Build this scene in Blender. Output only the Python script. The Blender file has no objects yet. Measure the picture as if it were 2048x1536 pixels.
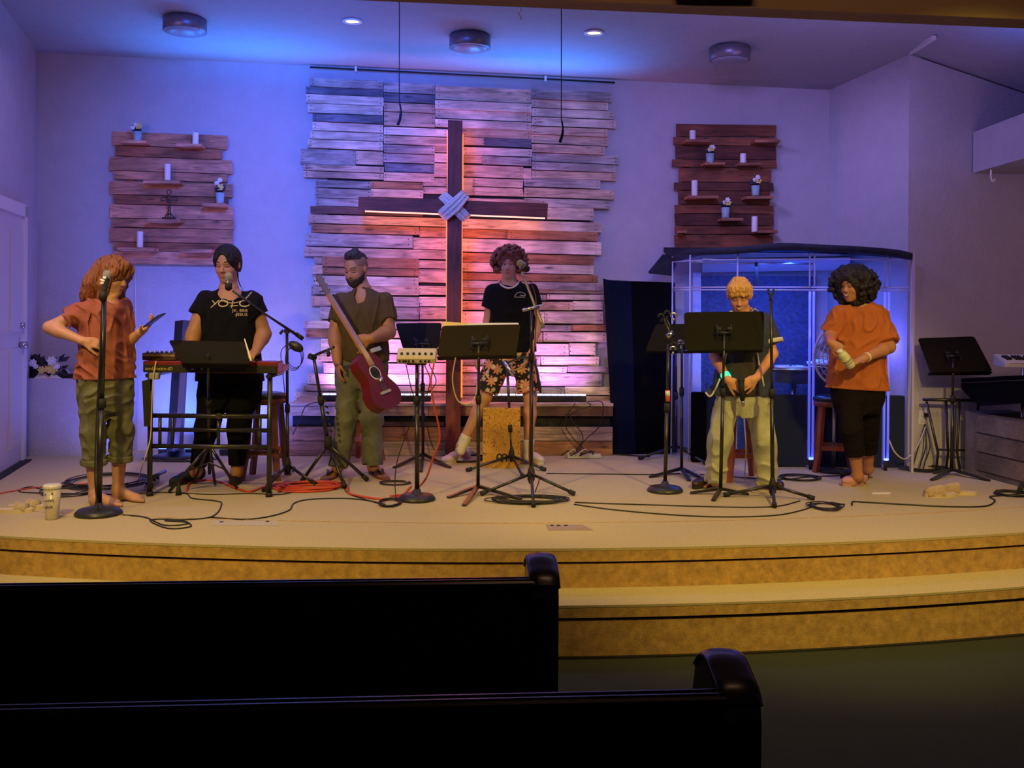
import bpy, math, random
import numpy as np
from mathutils import Vector, Matrix
random.seed(7); np.random.seed(7)
SC = bpy.context.scene
COL = SC.collection
# ---------------------------------------------------------------- camera
F = 1950.0; HC = 1.31; ROLL = 0.008; CYH = 615.0
cam_d = bpy.data.cameras.new('camera'); cam = bpy.data.objects.new('camera', cam_d); COL.objects.link(cam)
cam_d.sensor_width = 36; cam_d.lens = F / 2048 * 36; cam_d.shift_y = -(768 - CYH) / 2048 * -1 * -1
cam_d.clip_start = 0.05; cam_d.clip_end = 60
cam.location = (0, 0, HC); cam.rotation_euler = (math.pi / 2, -ROLL, 0)
SC.camera = cam
vs = SC.view_settings; vs.view_transform = 'Standard'; vs.look = 'None'; vs.gamma = 1; vs.exposure = 0.0
vs.use_curve_mapping = False
# ---------------------------------------------------------------- world and lights
W = bpy.data.worlds.new('world'); SC.world = W; W.use_nodes = True
W.node_tree.nodes['Background'].inputs[0].default_value = (0.35, 0.3, 0.6, 1)
W.node_tree.nodes['Background'].inputs[1].default_value = 0.03
def light(name, kind, loc, target, energy, color, size=0.3, size_y=None, spot=60, blend=0.6):
    l = bpy.data.lights.new(name, kind); o = bpy.data.objects.new(name, l); COL.objects.link(o)
    l.energy = energy; l.color = color
    if kind == 'AREA':
        l.size = size
        if size_y: l.shape = 'RECTANGLE'; l.size_y = size_y
    else: l.shadow_soft_size = size
    if kind == 'SPOT': l.spot_size = math.radians(spot); l.spot_blend = blend
    o.location = loc
    d = Vector(target) - Vector(loc)
    o.rotation_euler = d.to_track_quat('-Z', 'Y').to_euler()
    return o
WARM = (1.0, 0.70, 0.13)
light('stage_wash', 'SPOT', (-2.4, 2.9, 3.0), (-1.4, 6.4, 0.1), 470, WARM, 0.10, spot=58, blend=0.6)
light('stage_wash', 'SPOT', (2.4, 2.9, 3.0), (1.8, 6.4, 0.1), 500, WARM, 0.10, spot=58, blend=0.6)
for x, e in ((-2.9, 95), (-0.9, 75), (1.0, 75), (2.9, 85)):
    light('front_downlight', 'SPOT', (x, 5.15, 3.45), (x * .97, 5.9, 0.0), e, WARM, 0.06, spot=95, blend=0.9)
light('side_fill', 'AREA', (3.9, 4.9, 2.3), (3.6, 8.1, 1.6), 12, (1.0, 0.50, 0.62), 0.6)
light('side_fill', 'AREA', (-3.2, 5.4, 2.5), (-3.7, 8.0, 0.2), 13, (0.85, 0.50, 1.0), 0.5)
light('header_fill', 'AREA', (0.8, 1.8, 3.7), (0.8, 4.5, 3.5), 20, (1.0, 0.58, 0.34), 1.5, 0.3)  # unseen warm area light, added to brighten the header beam
# fixtureless blue spots added for the ceiling glow, then wall washers on the stage
BLUE = (0.07, 0.17, 1.0)
for x, e in ((-3.1, 3.0), (-2.75, 5.0), (-2.4, 7.0), (-2.05, 7.0), (-1.7, 5.0), (-1.2, 2.5), (-0.75, 3.0), (-0.3, 5.5), (0.05, 7.0), (0.4, 7.5), (0.75, 5.0)):
    light('blue_ceiling_glow', 'SPOT', (x, 8.58 + 0.06 * x, 2.98), (x, 8.38 + .06 * x, 3.5), e * 2.3, (0.01, 0.24, 1.0), 0.04, spot=150, blend=0.8)
for x, e in ((-2.9, 7), (-2.1, 6.5), (-3.4, 3)):
    light('blue_wall_wash', 'AREA', (x, 8.25 + .06 * x, 0.12), (x, 8.9 + .06 * x, 1.5), e, (0.12, 0.15, 1.0), 0.25)
light('blue_wall_fill', 'SPOT', (-1.2, 5.0, 3.25), (-1.7, 8.9, 2.35), 760, (0.05, 0.15, 1.0), 0.3, spot=68, blend=1.0)  # hidden spot behind the header, added to turn the rear wall bluer
light('blue_wall_fill', 'SPOT', (0.9, 5.0, 3.25), (1.6, 8.8, 2.4), 230, (0.30, 0.26, 1.0), 0.3, spot=66, blend=1.0)  # second added spot, lifts the purple on the right of the rear wall
light('purple_fill', 'AREA', (-0.4, 7.5, 3.35), (-0.4, 7.6, 0.0), 26, (0.45, 0.36, 1.0), 6.2, 0.3)  # overhead area light without fixture, added for purple on the rear floor
light('side_wall_fill', 'SPOT', (0.9, 7.55, 3.2), (3.12, 8.55, 1.9), 70, (0.46, 0.36, 1.0), 0.15, spot=70, blend=1.0)  # added spot with no lamp there, brightens the side wall
light('blue_ceiling_spot', 'SPOT', (3.55, 6.9, 2.95), (3.7, 7.1, 3.5), 7, (0.03, 0.16, 1.0), 0.08, spot=110, blend=1.0)
light('purple_ceiling_fill', 'SPOT', (2.3, 6.2, 2.3), (2.9, 6.8, 3.6), 60, (0.32, 0.24, 1.0), 0.2, spot=140, blend=1.0)  # spot put in to colour the right ceiling purple, no lamp stands there
# ---------------------------------------------------------------- pixel helpers (photo pixel + depth -> world)
_ca, _sa = math.cos(ROLL), math.sin(ROLL)
def ray(px, py):
    cx = (px - 1024) / F; cy = (CYH - py) / F
    return Vector((cx * _ca - cy * _sa, 1.0, cx * _sa + cy * _ca))
def P(px, py, d):
    r = ray(px, py); return Vector((r.x * d, d, HC + r.z * d))
def G(px, py, z=0.0):
    r = ray(px, py); t = (z - HC) / r.z
    return Vector((r.x * t, t, z))
def Wl(px, py, off=0.0):                       # on the rear wall, off metres in front of it
    r = ray(px, py); t = (8.96 - off) / (1 - 0.06 * r.x)
    return Vector((r.x * t, t, HC + r.z * t))
def wy(x, off=0.0): return 8.96 + 0.06 * x - off
# ---------------------------------------------------------------- materials
MATS = {}
def mat(name, col, rough=0.6, metal=0.0, noise=0.0, scale=20, bump=0.0, emit=None, es=1.0, stretch=None, trans=0, coat=0, bscale=None, sheen=0, spec=None, rnd=0):
    if name in MATS: return MATS[name]
    m = bpy.data.materials.new(name); m.use_nodes = True; nt = m.node_tree; N = nt.nodes; L = nt.links
    b = N['Principled BSDF']; b.inputs['Roughness'].default_value = rough; b.inputs['Metallic'].default_value = metal
    b.inputs['Base Color'].default_value = (*col, 1)
    if spec is not None: b.inputs['Specular IOR Level'].default_value = spec
    if coat: b.inputs['Coat Weight'].default_value = coat
    if sheen: b.inputs['Sheen Weight'].default_value = sheen
    if trans: b.inputs['Transmission Weight'].default_value = trans; b.inputs['IOR'].default_value = 1.45
    tc = N.new('ShaderNodeTexCoord'); mp = N.new('ShaderNodeMapping'); L.new(tc.outputs['Object'], mp.inputs[0])
    if stretch: mp.inputs['Scale'].default_value = stretch
    src = mp.outputs[0]
    if rnd:
        oi = N.new('ShaderNodeObjectInfo'); ad = N.new('ShaderNodeVectorMath'); ad.operation = 'ADD'
        sc_ = N.new('ShaderNodeMath'); sc_.operation = 'MULTIPLY'; sc_.inputs[1].default_value = 37.0
        L.new(oi.outputs['Random'], sc_.inputs[0]); L.new(src, ad.inputs[0]); L.new(sc_.outputs[0], ad.inputs[1]); src = ad.outputs[0]
    if noise:
        nz = N.new('ShaderNodeTexNoise'); nz.inputs['Scale'].default_value = scale; nz.inputs['Detail'].default_value = 5; nz.inputs['Roughness'].default_value = 0.65
        L.new(src, nz.inputs['Vector'])
        mr = N.new('ShaderNodeMapRange'); mr.inputs[1].default_value = 0.3; mr.inputs[2].default_value = 0.7
        mr.inputs[3].default_value = 1 - noise; mr.inputs[4].default_value = 1 + noise
        L.new(nz.outputs[0], mr.inputs[0])
        mx = N.new('ShaderNodeMix'); mx.data_type = 'RGBA'; mx.blend_type = 'MULTIPLY'; mx.inputs[0].default_value = 1
        mx.inputs[6].default_value = (*col, 1)
        L.new(mr.outputs[0], mx.inputs[7]); L.new(mx.outputs[2], b.inputs['Base Color'])
    if bump:
        n2 = N.new('ShaderNodeTexNoise'); n2.inputs['Scale'].default_value = bscale or scale; n2.inputs['Detail'].default_value = 4
        L.new(src, n2.inputs['Vector']); bp = N.new('ShaderNodeBump'); bp.inputs['Strength'].default_value = bump; bp.inputs['Distance'].default_value = 0.02
        L.new(n2.outputs[0], bp.inputs['Height']); L.new(bp.outputs[0], b.inputs['Normal'])
    if emit: b.inputs['Emission Color'].default_value = (*emit, 1); b.inputs['Emission Strength'].default_value = es
    MATS[name] = m; return m
def wood(name, col, dark=0.45, knots=True, rough=0.7, vertical=False):
    if name in MATS: return MATS[name]
    m = bpy.data.materials.new(name); m.use_nodes = True; nt = m.node_tree; N = nt.nodes; L = nt.links; b = N['Principled BSDF']
    b.inputs['Roughness'].default_value = rough
    tc = N.new('ShaderNodeTexCoord'); oi = N.new('ShaderNodeObjectInfo')
    mu = N.new('ShaderNodeMath'); mu.operation = 'MULTIPLY'; mu.inputs[1].default_value = 53.0; L.new(oi.outputs['Random'], mu.inputs[0])
    ad = N.new('ShaderNodeVectorMath'); ad.operation = 'ADD'; L.new(tc.outputs['Object'], ad.inputs[0]); L.new(mu.outputs[0], ad.inputs[1])
    mp = N.new('ShaderNodeMapping'); mp.inputs['Scale'].default_value = (12, 12, 1.2) if vertical else (1.2, 12, 14); L.new(ad.outputs[0], mp.inputs[0])
    nz = N.new('ShaderNodeTexNoise'); nz.inputs['Scale'].default_value = 2.4; nz.inputs['Detail'].default_value = 6; nz.inputs['Distortion'].default_value = 1.2
    L.new(mp.outputs[0], nz.inputs['Vector'])
    cr = N.new('ShaderNodeValToRGB'); e = cr.color_ramp.elements
    e[0].position = 0.32; e[0].color = (col[0] * dark, col[1] * dark, col[2] * dark, 1); e[1].position = 0.62; e[1].color = (*col, 1)
    L.new(nz.outputs[0], cr.inputs[0])
    n3 = N.new('ShaderNodeTexNoise'); n3.inputs['Scale'].default_value = 3.0; n3.inputs['Detail'].default_value = 3; L.new(ad.outputs[0], n3.inputs['Vector'])
    mr = N.new('ShaderNodeMapRange'); mr.inputs[1].default_value = 0.33; mr.inputs[2].default_value = 0.66; mr.inputs[3].default_value = 0.6; mr.inputs[4].default_value = 1.2; L.new(n3.outputs[0], mr.inputs[0])
    mx = N.new('ShaderNodeMix'); mx.data_type = 'RGBA'; mx.blend_type = 'MULTIPLY'; mx.inputs[0].default_value = 1
    L.new(cr.outputs[0], mx.inputs[6]); L.new(mr.outputs[0], mx.inputs[7])
    out = mx.outputs[2]
    if knots:
        mk = N.new('ShaderNodeMapping'); mk.inputs['Scale'].default_value = (1.6, 3.0, 6.0); L.new(ad.outputs[0], mk.inputs[0])
        vo = N.new('ShaderNodeTexVoronoi'); vo.inputs['Scale'].default_value = 1.5; L.new(mk.outputs[0], vo.inputs['Vector'])
        r2 = N.new('ShaderNodeMapRange'); r2.inputs[1].default_value = 0.03; r2.inputs[2].default_value = 0.14; r2.inputs[3].default_value = 0.3; r2.inputs[4].default_value = 1; L.new(vo.outputs['Distance'], r2.inputs[0])
        m2 = N.new('ShaderNodeMix'); m2.data_type = 'RGBA'; m2.blend_type = 'MULTIPLY'; m2.inputs[0].default_value = 1
        L.new(out, m2.inputs[6]); L.new(r2.outputs[0], m2.inputs[7]); out = m2.outputs[2]
    L.new(out, b.inputs['Base Color'])
    bp = N.new('ShaderNodeBump'); bp.inputs['Strength'].default_value = 0.4; bp.inputs['Distance'].default_value = 0.01; L.new(nz.outputs[0], bp.inputs['Height']); L.new(bp.outputs[0], b.inputs['Normal'])
    MATS[name] = m; return m
# ---------------------------------------------------------------- object helpers
WLOC = {}
def new_obj(name, data, parent, world_loc):
    o = bpy.data.objects.new(name, data); COL.objects.link(o)
    w = Vector(world_loc); WLOC[o.name] = w
    if parent is not None: o.parent = parent; o.location = w - WLOC[parent.name]
    else: o.location = w
    return o
def tag(o, label=None, cat=None, group=None, kind=None):
    if label: o['label'] = label
    if cat: o['category'] = cat
    if group: o['group'] = group
    if kind: o['kind'] = kind
    return o
def thing(name, loc, label, cat, group=None):
    o = new_obj(name, None, None, loc); o.empty_display_size = 0.1
    return tag(o, label, cat, group)
def smooth_path(pts, k=6):
    pts = [Vector(p) for p in pts]
    if len(pts) < 3: return pts
    q = [2 * pts[0] - pts[1]] + pts + [2 * pts[-1] - pts[-2]]; out = []
    for i in range(1, len(q) - 2):
        a, b, c, d = q[i - 1], q[i], q[i + 1], q[i + 2]
        for j in range(k):
            t = j / k
            out.append(0.5 * ((2 * b) + (c - a) * t + (2 * a - 5 * b + 4 * c - d) * t * t + (3 * b - a - 3 * c + d) * t ** 3))
    out.append(pts[-1]); return out
class MB:
    def __init__(s): s.v = []; s.f = []; s.sm = []
    def add(s, vs_, fs, smooth=False):
        n = len(s.v); s.v += [Vector(v) for v in vs_]; s.f += [[i + n for i in f] for f in fs]; s.sm += [smooth] * len(fs); return s
    def hexa(s, c):                               # 8 corners: bottom 4 ccw, top 4 ccw
        return s.add(c, [(3, 2, 1, 0), (4, 5, 6, 7), (0, 1, 5, 4), (1, 2, 6, 5), (2, 3, 7, 6), (3, 0, 4, 7)])
    def box(s, c, size, rz=0.0, bev=0.0, R=None):
        c = Vector(c); x, y, z = size[0] / 2, size[1] / 2, size[2] / 2
        M = R if R is not None else Matrix.Rotation(rz, 3, 'Z')
        if bev <= 0:
            pts = [(-x, -y, -z), (x, -y, -z), (x, y, -z), (-x, y, -z), (-x, -y, z), (x, -y, z), (x, y, z), (-x, y, z)]
            return s.hexa([c + M @ Vector(p) for p in pts])
        b = min(bev, x * .9, y * .9, z * .9); vs_ = []; 
        for sx in (-1, 1):
            for sy in (-1, 1):
                for sz in (-1, 1):
                    vs_ += [(sx * x, sy * (y - b), sz * (z - b)), (sx * (x - b), sy * y, sz * (z - b)), (sx * (x - b), sy * (y - b), sz * z)]
        ix = lambda a, b_, c_, k: ((a * 2 + b_) * 2 + c_) * 3 + k
        fs = []
        for a in (0, 1):
            fs.append([ix(a, 0, 0, 0), ix(a, 1, 0, 0), ix(a, 1, 1, 0), ix(a, 0, 1, 0)][::(1 if a else -1)])
            fs.append([ix(0, a, 0, 1), ix(1, a, 0, 1), ix(1, a, 1, 1), ix(0, a, 1, 1)][::(-1 if a else 1)])
            fs.append([ix(0, 0, a, 2), ix(1, 0, a, 2), ix(1, 1, a, 2), ix(0, 1, a, 2)][::(1 if a else -1)])
        for a in (0, 1):
            for b_ in (0, 1):
                fs.append([ix(a, b_, 0, 0), ix(a, b_, 1, 0), ix(a, b_, 1, 1), ix(a, b_, 0, 1)][::(1 if a == b_ else -1)])
                fs.append([ix(a, 0, b_, 0), ix(a, 1, b_, 0), ix(a, 1, b_, 2), ix(a, 0, b_, 2)][::(-1 if a == b_ else 1)])
                fs.append([ix(0, a, b_, 1), ix(1, a, b_, 1), ix(1, a, b_, 2), ix(0, a, b_, 2)][::(1 if a == b_ else -1)])
        for a in (0, 1):
            for b_ in (0, 1):
                for c_ in (0, 1):
                    t = [ix(a, b_, c_, 0), ix(a, b_, c_, 1), ix(a, b_, c_, 2)]
                    fs.append(t if (a + b_ + c_) % 2 == 1 else t[::-1])
        return s.add([c + M @ Vector(v) for v in vs_], fs)
    def prism(s, poly, off):                      # polygon (list of points) extruded by vector off
        n = len(poly); off = Vector(off); pts = [Vector(p) for p in poly]
        fs = [list(range(n))[::-1], [i + n for i in range(n)]] + [[i, (i + 1) % n, (i + 1) % n + n, i + n] for i in range(n)]
        return s.add(pts + [p + off for p in pts], fs)
    def tube(s, pts, r, n=8, smooth=0, cap=True, flat=1.0):
        if smooth: pts = smooth_path(pts, smooth)
        pts = [Vector(p) for p in pts]; m = len(pts)
        rs = r if isinstance(r, (list, tuple)) else [r] * m
        if len(rs) != m: rs = [rs[min(int(i / max(m - 1, 1) * (len(rs) - 1) + .5), len(rs) - 1)] for i in range(m)]
        vs_ = []; up = None
        for i, p in enumerate(pts):
            t = (pts[min(i + 1, m - 1)] - pts[max(i - 1, 0)])
            if t.length < 1e-9: t = Vector((0, 0, 1))
            t.normalize()
            if up is None: up = Vector((0, 0, 1)) if abs(t.z) < .9 else Vector((0, 1, 0))
            a = t.cross(up)
            if a.length < 1e-4: a = t.cross(Vector((1, 0.1, 0)))
            a.normalize(); b = a.cross(t); up = b
            for j in range(n):
                w = 2 * math.pi * j / n; vs_.append(p + rs[i] * (math.cos(w) * a + flat * math.sin(w) * b))
        fs = [(i * n + j, i * n + (j + 1) % n, (i + 1) * n + (j + 1) % n, (i + 1) * n + j) for i in range(m - 1) for j in range(n)]
        s.add(vs_, fs, True)
        if cap:
            k = len(s.v) - len(vs_); s.f.append([k + j for j in range(n)][::-1]); s.f.append([k + (m - 1) * n + j for j in range(n)]); s.sm += [False, False]
        return s
    def lathe(s, c, prof, n=24, axis='Z', R=None, smooth=True):   # prof: list of (radius, height)
        c = Vector(c); vs_ = []
        M = R if R is not None else Matrix.Identity(3)
        for r, h in prof:
            for j in range(n):
                w = 2 * math.pi * j / n; vs_.append(c + M @ Vector((r * math.cos(w), r * math.sin(w), h)))
        m = len(prof)
        fs = [(i * n + j, i * n + (j + 1) % n, (i + 1) * n + (j + 1) % n, (i + 1) * n + j) for i in range(m - 1) for j in range(n)]
        s.add(vs_, fs, smooth); k = len(s.v) - len(vs_)
        if prof[0][0] > 1e-4: s.f.append([k + j for j in range(n)][::-1]); s.sm.append(False)
        if prof[-1][0] > 1e-4: s.f.append([k + (m - 1) * n + j for j in range(n)]); s.sm.append(False)
        return s
    def sphere(s, c, r, n=12, m=8, sc=(1, 1, 1), R=None):
        pr = [(math.sin(math.pi * i / m) * r + (1e-5 if i in (0, m) else 0), -math.cos(math.pi * i / m) * r) for i in range(m + 1)]
        c = Vector(c); M = R if R is not None else Matrix.Identity(3)
        M = M @ Matrix.Diagonal(sc)
        return s.lathe(c, pr, n, R=M)
    def build(s, name, m, parent=None, label=None, cat=None, group=None, kind=None, origin=None):
        me = bpy.data.meshes.new(name)
        lo = Vector([min(v[i] for v in s.v) for i in range(3)]); hi = Vector([max(v[i] for v in s.v) for i in range(3)])
        o = Vector(origin) if origin is not None else ((lo + hi) / 2)
        if parent is None and origin is None: o.z = lo.z
        me.from_pydata([tuple(v - o) for v in s.v], [], s.f)
        me.polygons.foreach_set('use_smooth', s.sm); me.update()
        me.materials.append(m)
        ob = new_obj(name, me, parent, o)
        return tag(ob, label, cat, group, kind)
def frame(fwd, up=(0, 0, 1)):                    # columns: right, forward, up
    f = Vector(fwd).normalized(); r = f.cross(Vector(up)).normalized(); u = r.cross(f)
    return Matrix((r, f, u)).transposed()
# ================================================================ ROOM
M_wall = mat('wall_paint', (0.47, 0.46, 0.52), 0.85, noise=0.05, scale=6, bump=0.25, bscale=38)
M_ceil = mat('ceiling_paint', (0.34, 0.35, 0.40), 0.9, noise=0.04, scale=9, bump=0.3, bscale=60)
M_header = mat('header_paint', (0.26, 0.17, 0.09), 0.85, noise=0.05, scale=6)
M_white = mat('white_trim_paint', (0.72, 0.70, 0.70), 0.5)
M_stagecarpet = mat('beige_stage_carpet', (0.47, 0.39, 0.25), 0.95, noise=0.10, scale=70, bump=0.4, bscale=260)
M_riser = mat('tan_riser_carpet', (0.50, 0.31, 0.12), 0.95, noise=0.30, scale=20, bump=0.4, bscale=240)
M_carpet = mat('dark_green_carpet', (0.022, 0.030, 0.026), 0.95, noise=0.45, scale=130, bump=0.5, bscale=300)
M_black = mat('black_metal', (0.012, 0.012, 0.014), 0.42, spec=0.5)
M_matte = mat('matte_black', (0.010, 0.010, 0.013), 0.8)
M_gap = mat('dark_gap', (0.015, 0.008, 0.01), 0.9)
CZ = lambda x, y=None: 3.55 - 0.0247 * (x + 4.24) + (0 if y is None else -0.07 * (y - 8.96 - .06 * x))
LC = (-4.24, 8.706); RC = (2.957, 9.137); NC = (3.285, 8.10)
def wallq(name, a, b, za, zb, z0=-0.02, th=0.12, m=None):
    a = Vector((a[0], a[1], 0)); b = Vector((b[0], b[1], 0)); n = (b - a).cross(Vector((0, 0, 1))).normalized() * -th
    q = MB().hexa([a + Vector((0, 0, z0)), b + Vector((0, 0, z0)), b + n + Vector((0, 0, z0)), a + n + Vector((0, 0, z0)),
                   a + Vector((0, 0, za)), b + Vector((0, 0, zb)), b + n + Vector((0, 0, zb)), a + n + Vector((0, 0, za))])
    return q.build(name, m or M_wall, kind='structure')
wallq('wall_rear', LC, RC, CZ(LC[0]), CZ(RC[0]))
LF = (-3.10, 3.96)
wallq('wall_left', LF, LC, CZ(*LF), CZ(LC[0]))
NZ = CZ(*NC)
wallq('wall_side', RC, NC, CZ(RC[0]), NZ)
wallq('wall_right', NC, (6.2, 8.27), NZ, NZ - 0.307 * 2.915)
wallq('wall_house', (6.2, 8.27), (6.2, -1.5), 3.9, 3.9, z0=-0.6)
wallq('wall_house', (-3.1, 3.96), (-6.0, 3.96), 3.9, 3.9, z0=-0.6)
wallq('wall_house', (-6.0, 3.96), (-6.0, -1.5), 3.9, 3.9, z0=-0.6)
# ceiling of the stage: flat part, and the part that slopes down on the right
def cslab(pts, name='ceiling'):
    up = Vector((0, 0, .1)); pts = [Vector(p) for p in pts]
    MB().hexa(pts + [p + up for p in pts]).build(name, M_ceil, kind='structure')
XN = NC[0]
cslab([(-4.5, 4.66, CZ(-4.5, 4.66)), (XN, 4.66, CZ(XN, 4.66)), (XN, 9.35, CZ(XN, 9.35)), (-4.5, 9.0, CZ(-4.5, 9.0))])
dz = 0.307 * 2.915
cslab([(XN, 4.66, CZ(XN, 4.66)), (6.2, 4.66, CZ(XN, 4.66) - dz), (6.2, 8.4, NZ - dz), (XN, 8.4, NZ)])
MB().box((XN, 7.86, NZ + .012), (0.035, 0.46, 0.03)).build('trim_1', M_white, kind='structure')
# header beam over the front of the stage
hz0 = P(1200, 21, 4.7).z; 
b = MB()
a0, a1 = P(-400, 21 - 1600 * .0425, 4.7), P(2500, 21 + 1300 * .0425, 4.7)
c0, c1 = P(-400, 4 - 1600 * .0405, 4.55), P(2500, 4 + 1300 * .0405, 4.55)
b.hexa([c0, c1, a1, a0, c0 + Vector((0, 0, 1.1)), c1 + Vector((0, 0, 1.1)), a1 + Vector((0, 0, 1.1)), a0 + Vector((0, 0, 1.1))])
b.build('ceiling_header', M_header, kind='structure')
MB().box((0, 1.5, 3.95), (12.6, 6.2, 0.1)).build('ceiling_house', M_header, kind='structure')
q = P(1450, -4, 4.5); MB().box((q.x - .04, 4.5, q.z + .02), (0.36, 0.06, 0.03)).build('vent_slot', M_matte, label='black slot edge on the header beam at the top of the picture', cat='vent')
# bulkhead on the right wall
MB().hexa([(3.83, 5.6, 2.46), (6.1, 5.6, 2.46), (6.1, 8.2, 2.46), (3.83, 8.12, 2.46), (3.83, 5.6, 2.80), (6.1, 5.6, 2.80), (6.1, 8.2, 2.80), (3.83, 8.12, 2.80)]).build('bulkhead', M_wall, kind='structure')
q = P(1982, 355, 7.5)
cb = thing('ceiling_hook', q, 'small white hook under the bulkhead at the right edge', 'hook')
MB().tube([q + Vector((0, 0, .06)), q, q + Vector((.015, 0, -.03)), q + Vector((0.03, 0, -.01))], 0.008, 6, 4).build('hook', M_white, cb)
# floors
MB().box((0, 2.4, -0.545), (12.4, 8.0, 0.1)).build('floor', M_carpet, kind='structure')
# stage platform, curved front with two steps
def arc(R, n=60, x0=-4.6, x1=5.6):
    return [(x0 + (x1 - x0) * i / n, 18.285 - math.sqrt(R * R - (x0 + (x1 - x0) * i / n + .545) ** 2)) for i in range(n + 1)]
def slab(name, R, z0, z1, m, back=9.6, lip=0.0, parent=None, cut=None):
    pts = arc(R); n = len(pts); b = MB()
    vs_ = [(x, y, z0) for x, y in pts] + [(x, y, z1) for x, y in pts] + [(x, back if not cut else y + cut, z1) for x, y in pts] + [(x, back if not cut else y + cut, z0) for x, y in pts]
    fs = []
    for i in range(n - 1):
        fs += [(i, i + 1, i + 1 + n, i + n), (i + n, i + n + 1, i + 1 + 2 * n, i + 2 * n), (i + 2 * n, i + 2 * n + 1, i + 1 + 3 * n, i + 3 * n), (i + 3 * n, i + 3 * n + 1, i + 1, i)]
    b.add(vs_, fs); return b.build(name, m, parent, kind='structure' if parent is None else None)
slab('stage_floor', 13.0, -0.014, 0.0, M_stagecarpet)
slab('stage_lip', 12.998, -0.075, -0.013, M_riser)
slab('stage_riser', 12.985, -0.22, -0.089, M_riser)
slab('stage_seam', 12.965, -0.090, -0.074, M_gap)
slab('stage_step', 13.30, -0.232, -0.22, M_stagecarpet)
slab('stage_step_lip', 13.298, -0.285, -0.231, M_riser)
slab('stage_step_riser', 13.283, -0.495, -0.301, M_riser)
slab('stage_seam', 13.263, -0.302, -0.284, M_gap)
slab('trim_2', 13.305, -0.50, -0.487, M_matte)
# thin carpet seam crossing the stage floor close to the front
b = MB(); b.tube([Vector((x, y + .62, 0.0012)) for x, y in arc(13.0, 40, -3.4, 4.5)], 0.0022, 4); b.build('trim_3', M_riser, kind='structure')
# left wall door with frame
def leftw(t, z, off=0.0):                          # t from rear corner towards the camera, metres
    d = Vector((LF[0] - LC[0], LF[1] - LC[1], 0)); d.normalize(); n = Vector((-d.y, d.x, 0)) ; n = n if n.x > 0 else -n
    return Vector((LC[0], LC[1], 0)) + d * t + n * off + Vector((0, 0, z))
def lbox(name, t0, t1, z0, z1, o0, o1, m, parent=None, **k):
    return MB().hexa([leftw(t0, z0, o0), leftw(t1, z0, o0), leftw(t1, z0, o1), leftw(t0, z0, o1), leftw(t0, z1, o0), leftw(t1, z1, o0), leftw(t1, z1, o1), leftw(t0, z1, o1)]).build(name, m, parent, **k)
dr = new_obj('door_1', None, None, leftw(1.05, 0)); tag(dr, kind='structure')
M_door = mat('door_paint', (0.60, 0.58, 0.60), 0.45)
lbox('door_leaf', 0.66, 1.56, 0.01, 2.03, 0.012, 0.03, M_door, dr)
for z0, z1 in ((0.15, 0.95), (1.08, 1.9)):
    for t0, t1 in ((0.76, 1.06), (1.16, 1.46)): lbox('door_panel', t0, t1, z0, z1, 0.03, 0.042, M_door, dr)
for t0, t1, z0, z1 in ((0.57, 0.66, 0, 2.12), (1.56, 1.65, 0, 2.12), (0.57, 1.65, 2.03, 2.13)):
    lbox('door_frame', t0, t1, z0, z1, 0.01, 0.05, M_white, dr)
lbox('threshold', 0.6, 1.6, 0.0, 0.012, 0.0, 0.10, M_matte, dr)
q = leftw(0.74, 0.97, 0.04); nn = (leftw(0, 0, 1) - leftw(0, 0, 0))
b = MB(); b.tube([q, q + nn * .05], 0.028, 12); b.tube([q + nn * .05, q + nn * .055 + (leftw(1, 0) - leftw(0, 0)) * .10], 0.009, 8); b.build('door_handle', mat('steel', (0.55, 0.55, 0.58), 0.25, 1.0), dr)
q = leftw(0.74, 1.13, 0.04); MB().tube([q, q + nn * .03], 0.024, 12).build('door_lock', MATS['steel'], dr)
# low ledge box in the left corner
MB().hexa([(-4.2, 8.37, 0), (-3.36, 8.40, 0), (-3.36, 8.75, 0), (-4.2, 8.705, 0), (-4.2, 8.37, .665), (-3.36, 8.40, .665), (-3.36, 8.75, .665), (-4.2, 8.705, .665)]).build('ledge_box', M_wall, kind='structure')
# ================================================================ WALL LIGHT FITTINGS, CEILING
M_steel = MATS['steel']
def ceil_at(px, py):
    r = ray(px, py); t = (CZ(0, 0) - HC) / (r.z + 0.0247 * r.x + .07 - .0042 * r.x); return Vector((r.x * t, t, HC + r.z * t))
M_diff = mat('milky_diffuser', (0.26, 0.26, 0.34), 0.4)
M_nickel = mat('brushed_nickel', (0.22, 0.19, 0.22), 0.4, 0.6, noise=0.1, scale=30)
for i, (x, y, nm) in enumerate(((370, 38, 'leftmost round flush ceiling light with brushed metal band'), (940, 72, 'middle round flush ceiling light above the cross'), (1460, 96, 'rightmost round flush ceiling light above the dark pallet panel'))):
    c = ceil_at(x, y); t = thing('ceiling_light', c, nm, 'light', 'flush ceiling lights')
    MB().lathe(c, [(0.160, 0), (0.168, -.002), (0.168, -.10), (0.158, -.104)], 40).build('band', M_nickel, t)
    MB().lathe(c, [(0.001, -.128), (0.08, -.125), (0.13, -.115), (0.157, -.10), (0.157, -.09)], 40).build('diffuser', M_diff, t)
M_lampe = mat('downlight_glow', (1, .85, .55), 0.5, emit=(1.0, 0.70, 0.26), es=2.0)
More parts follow.
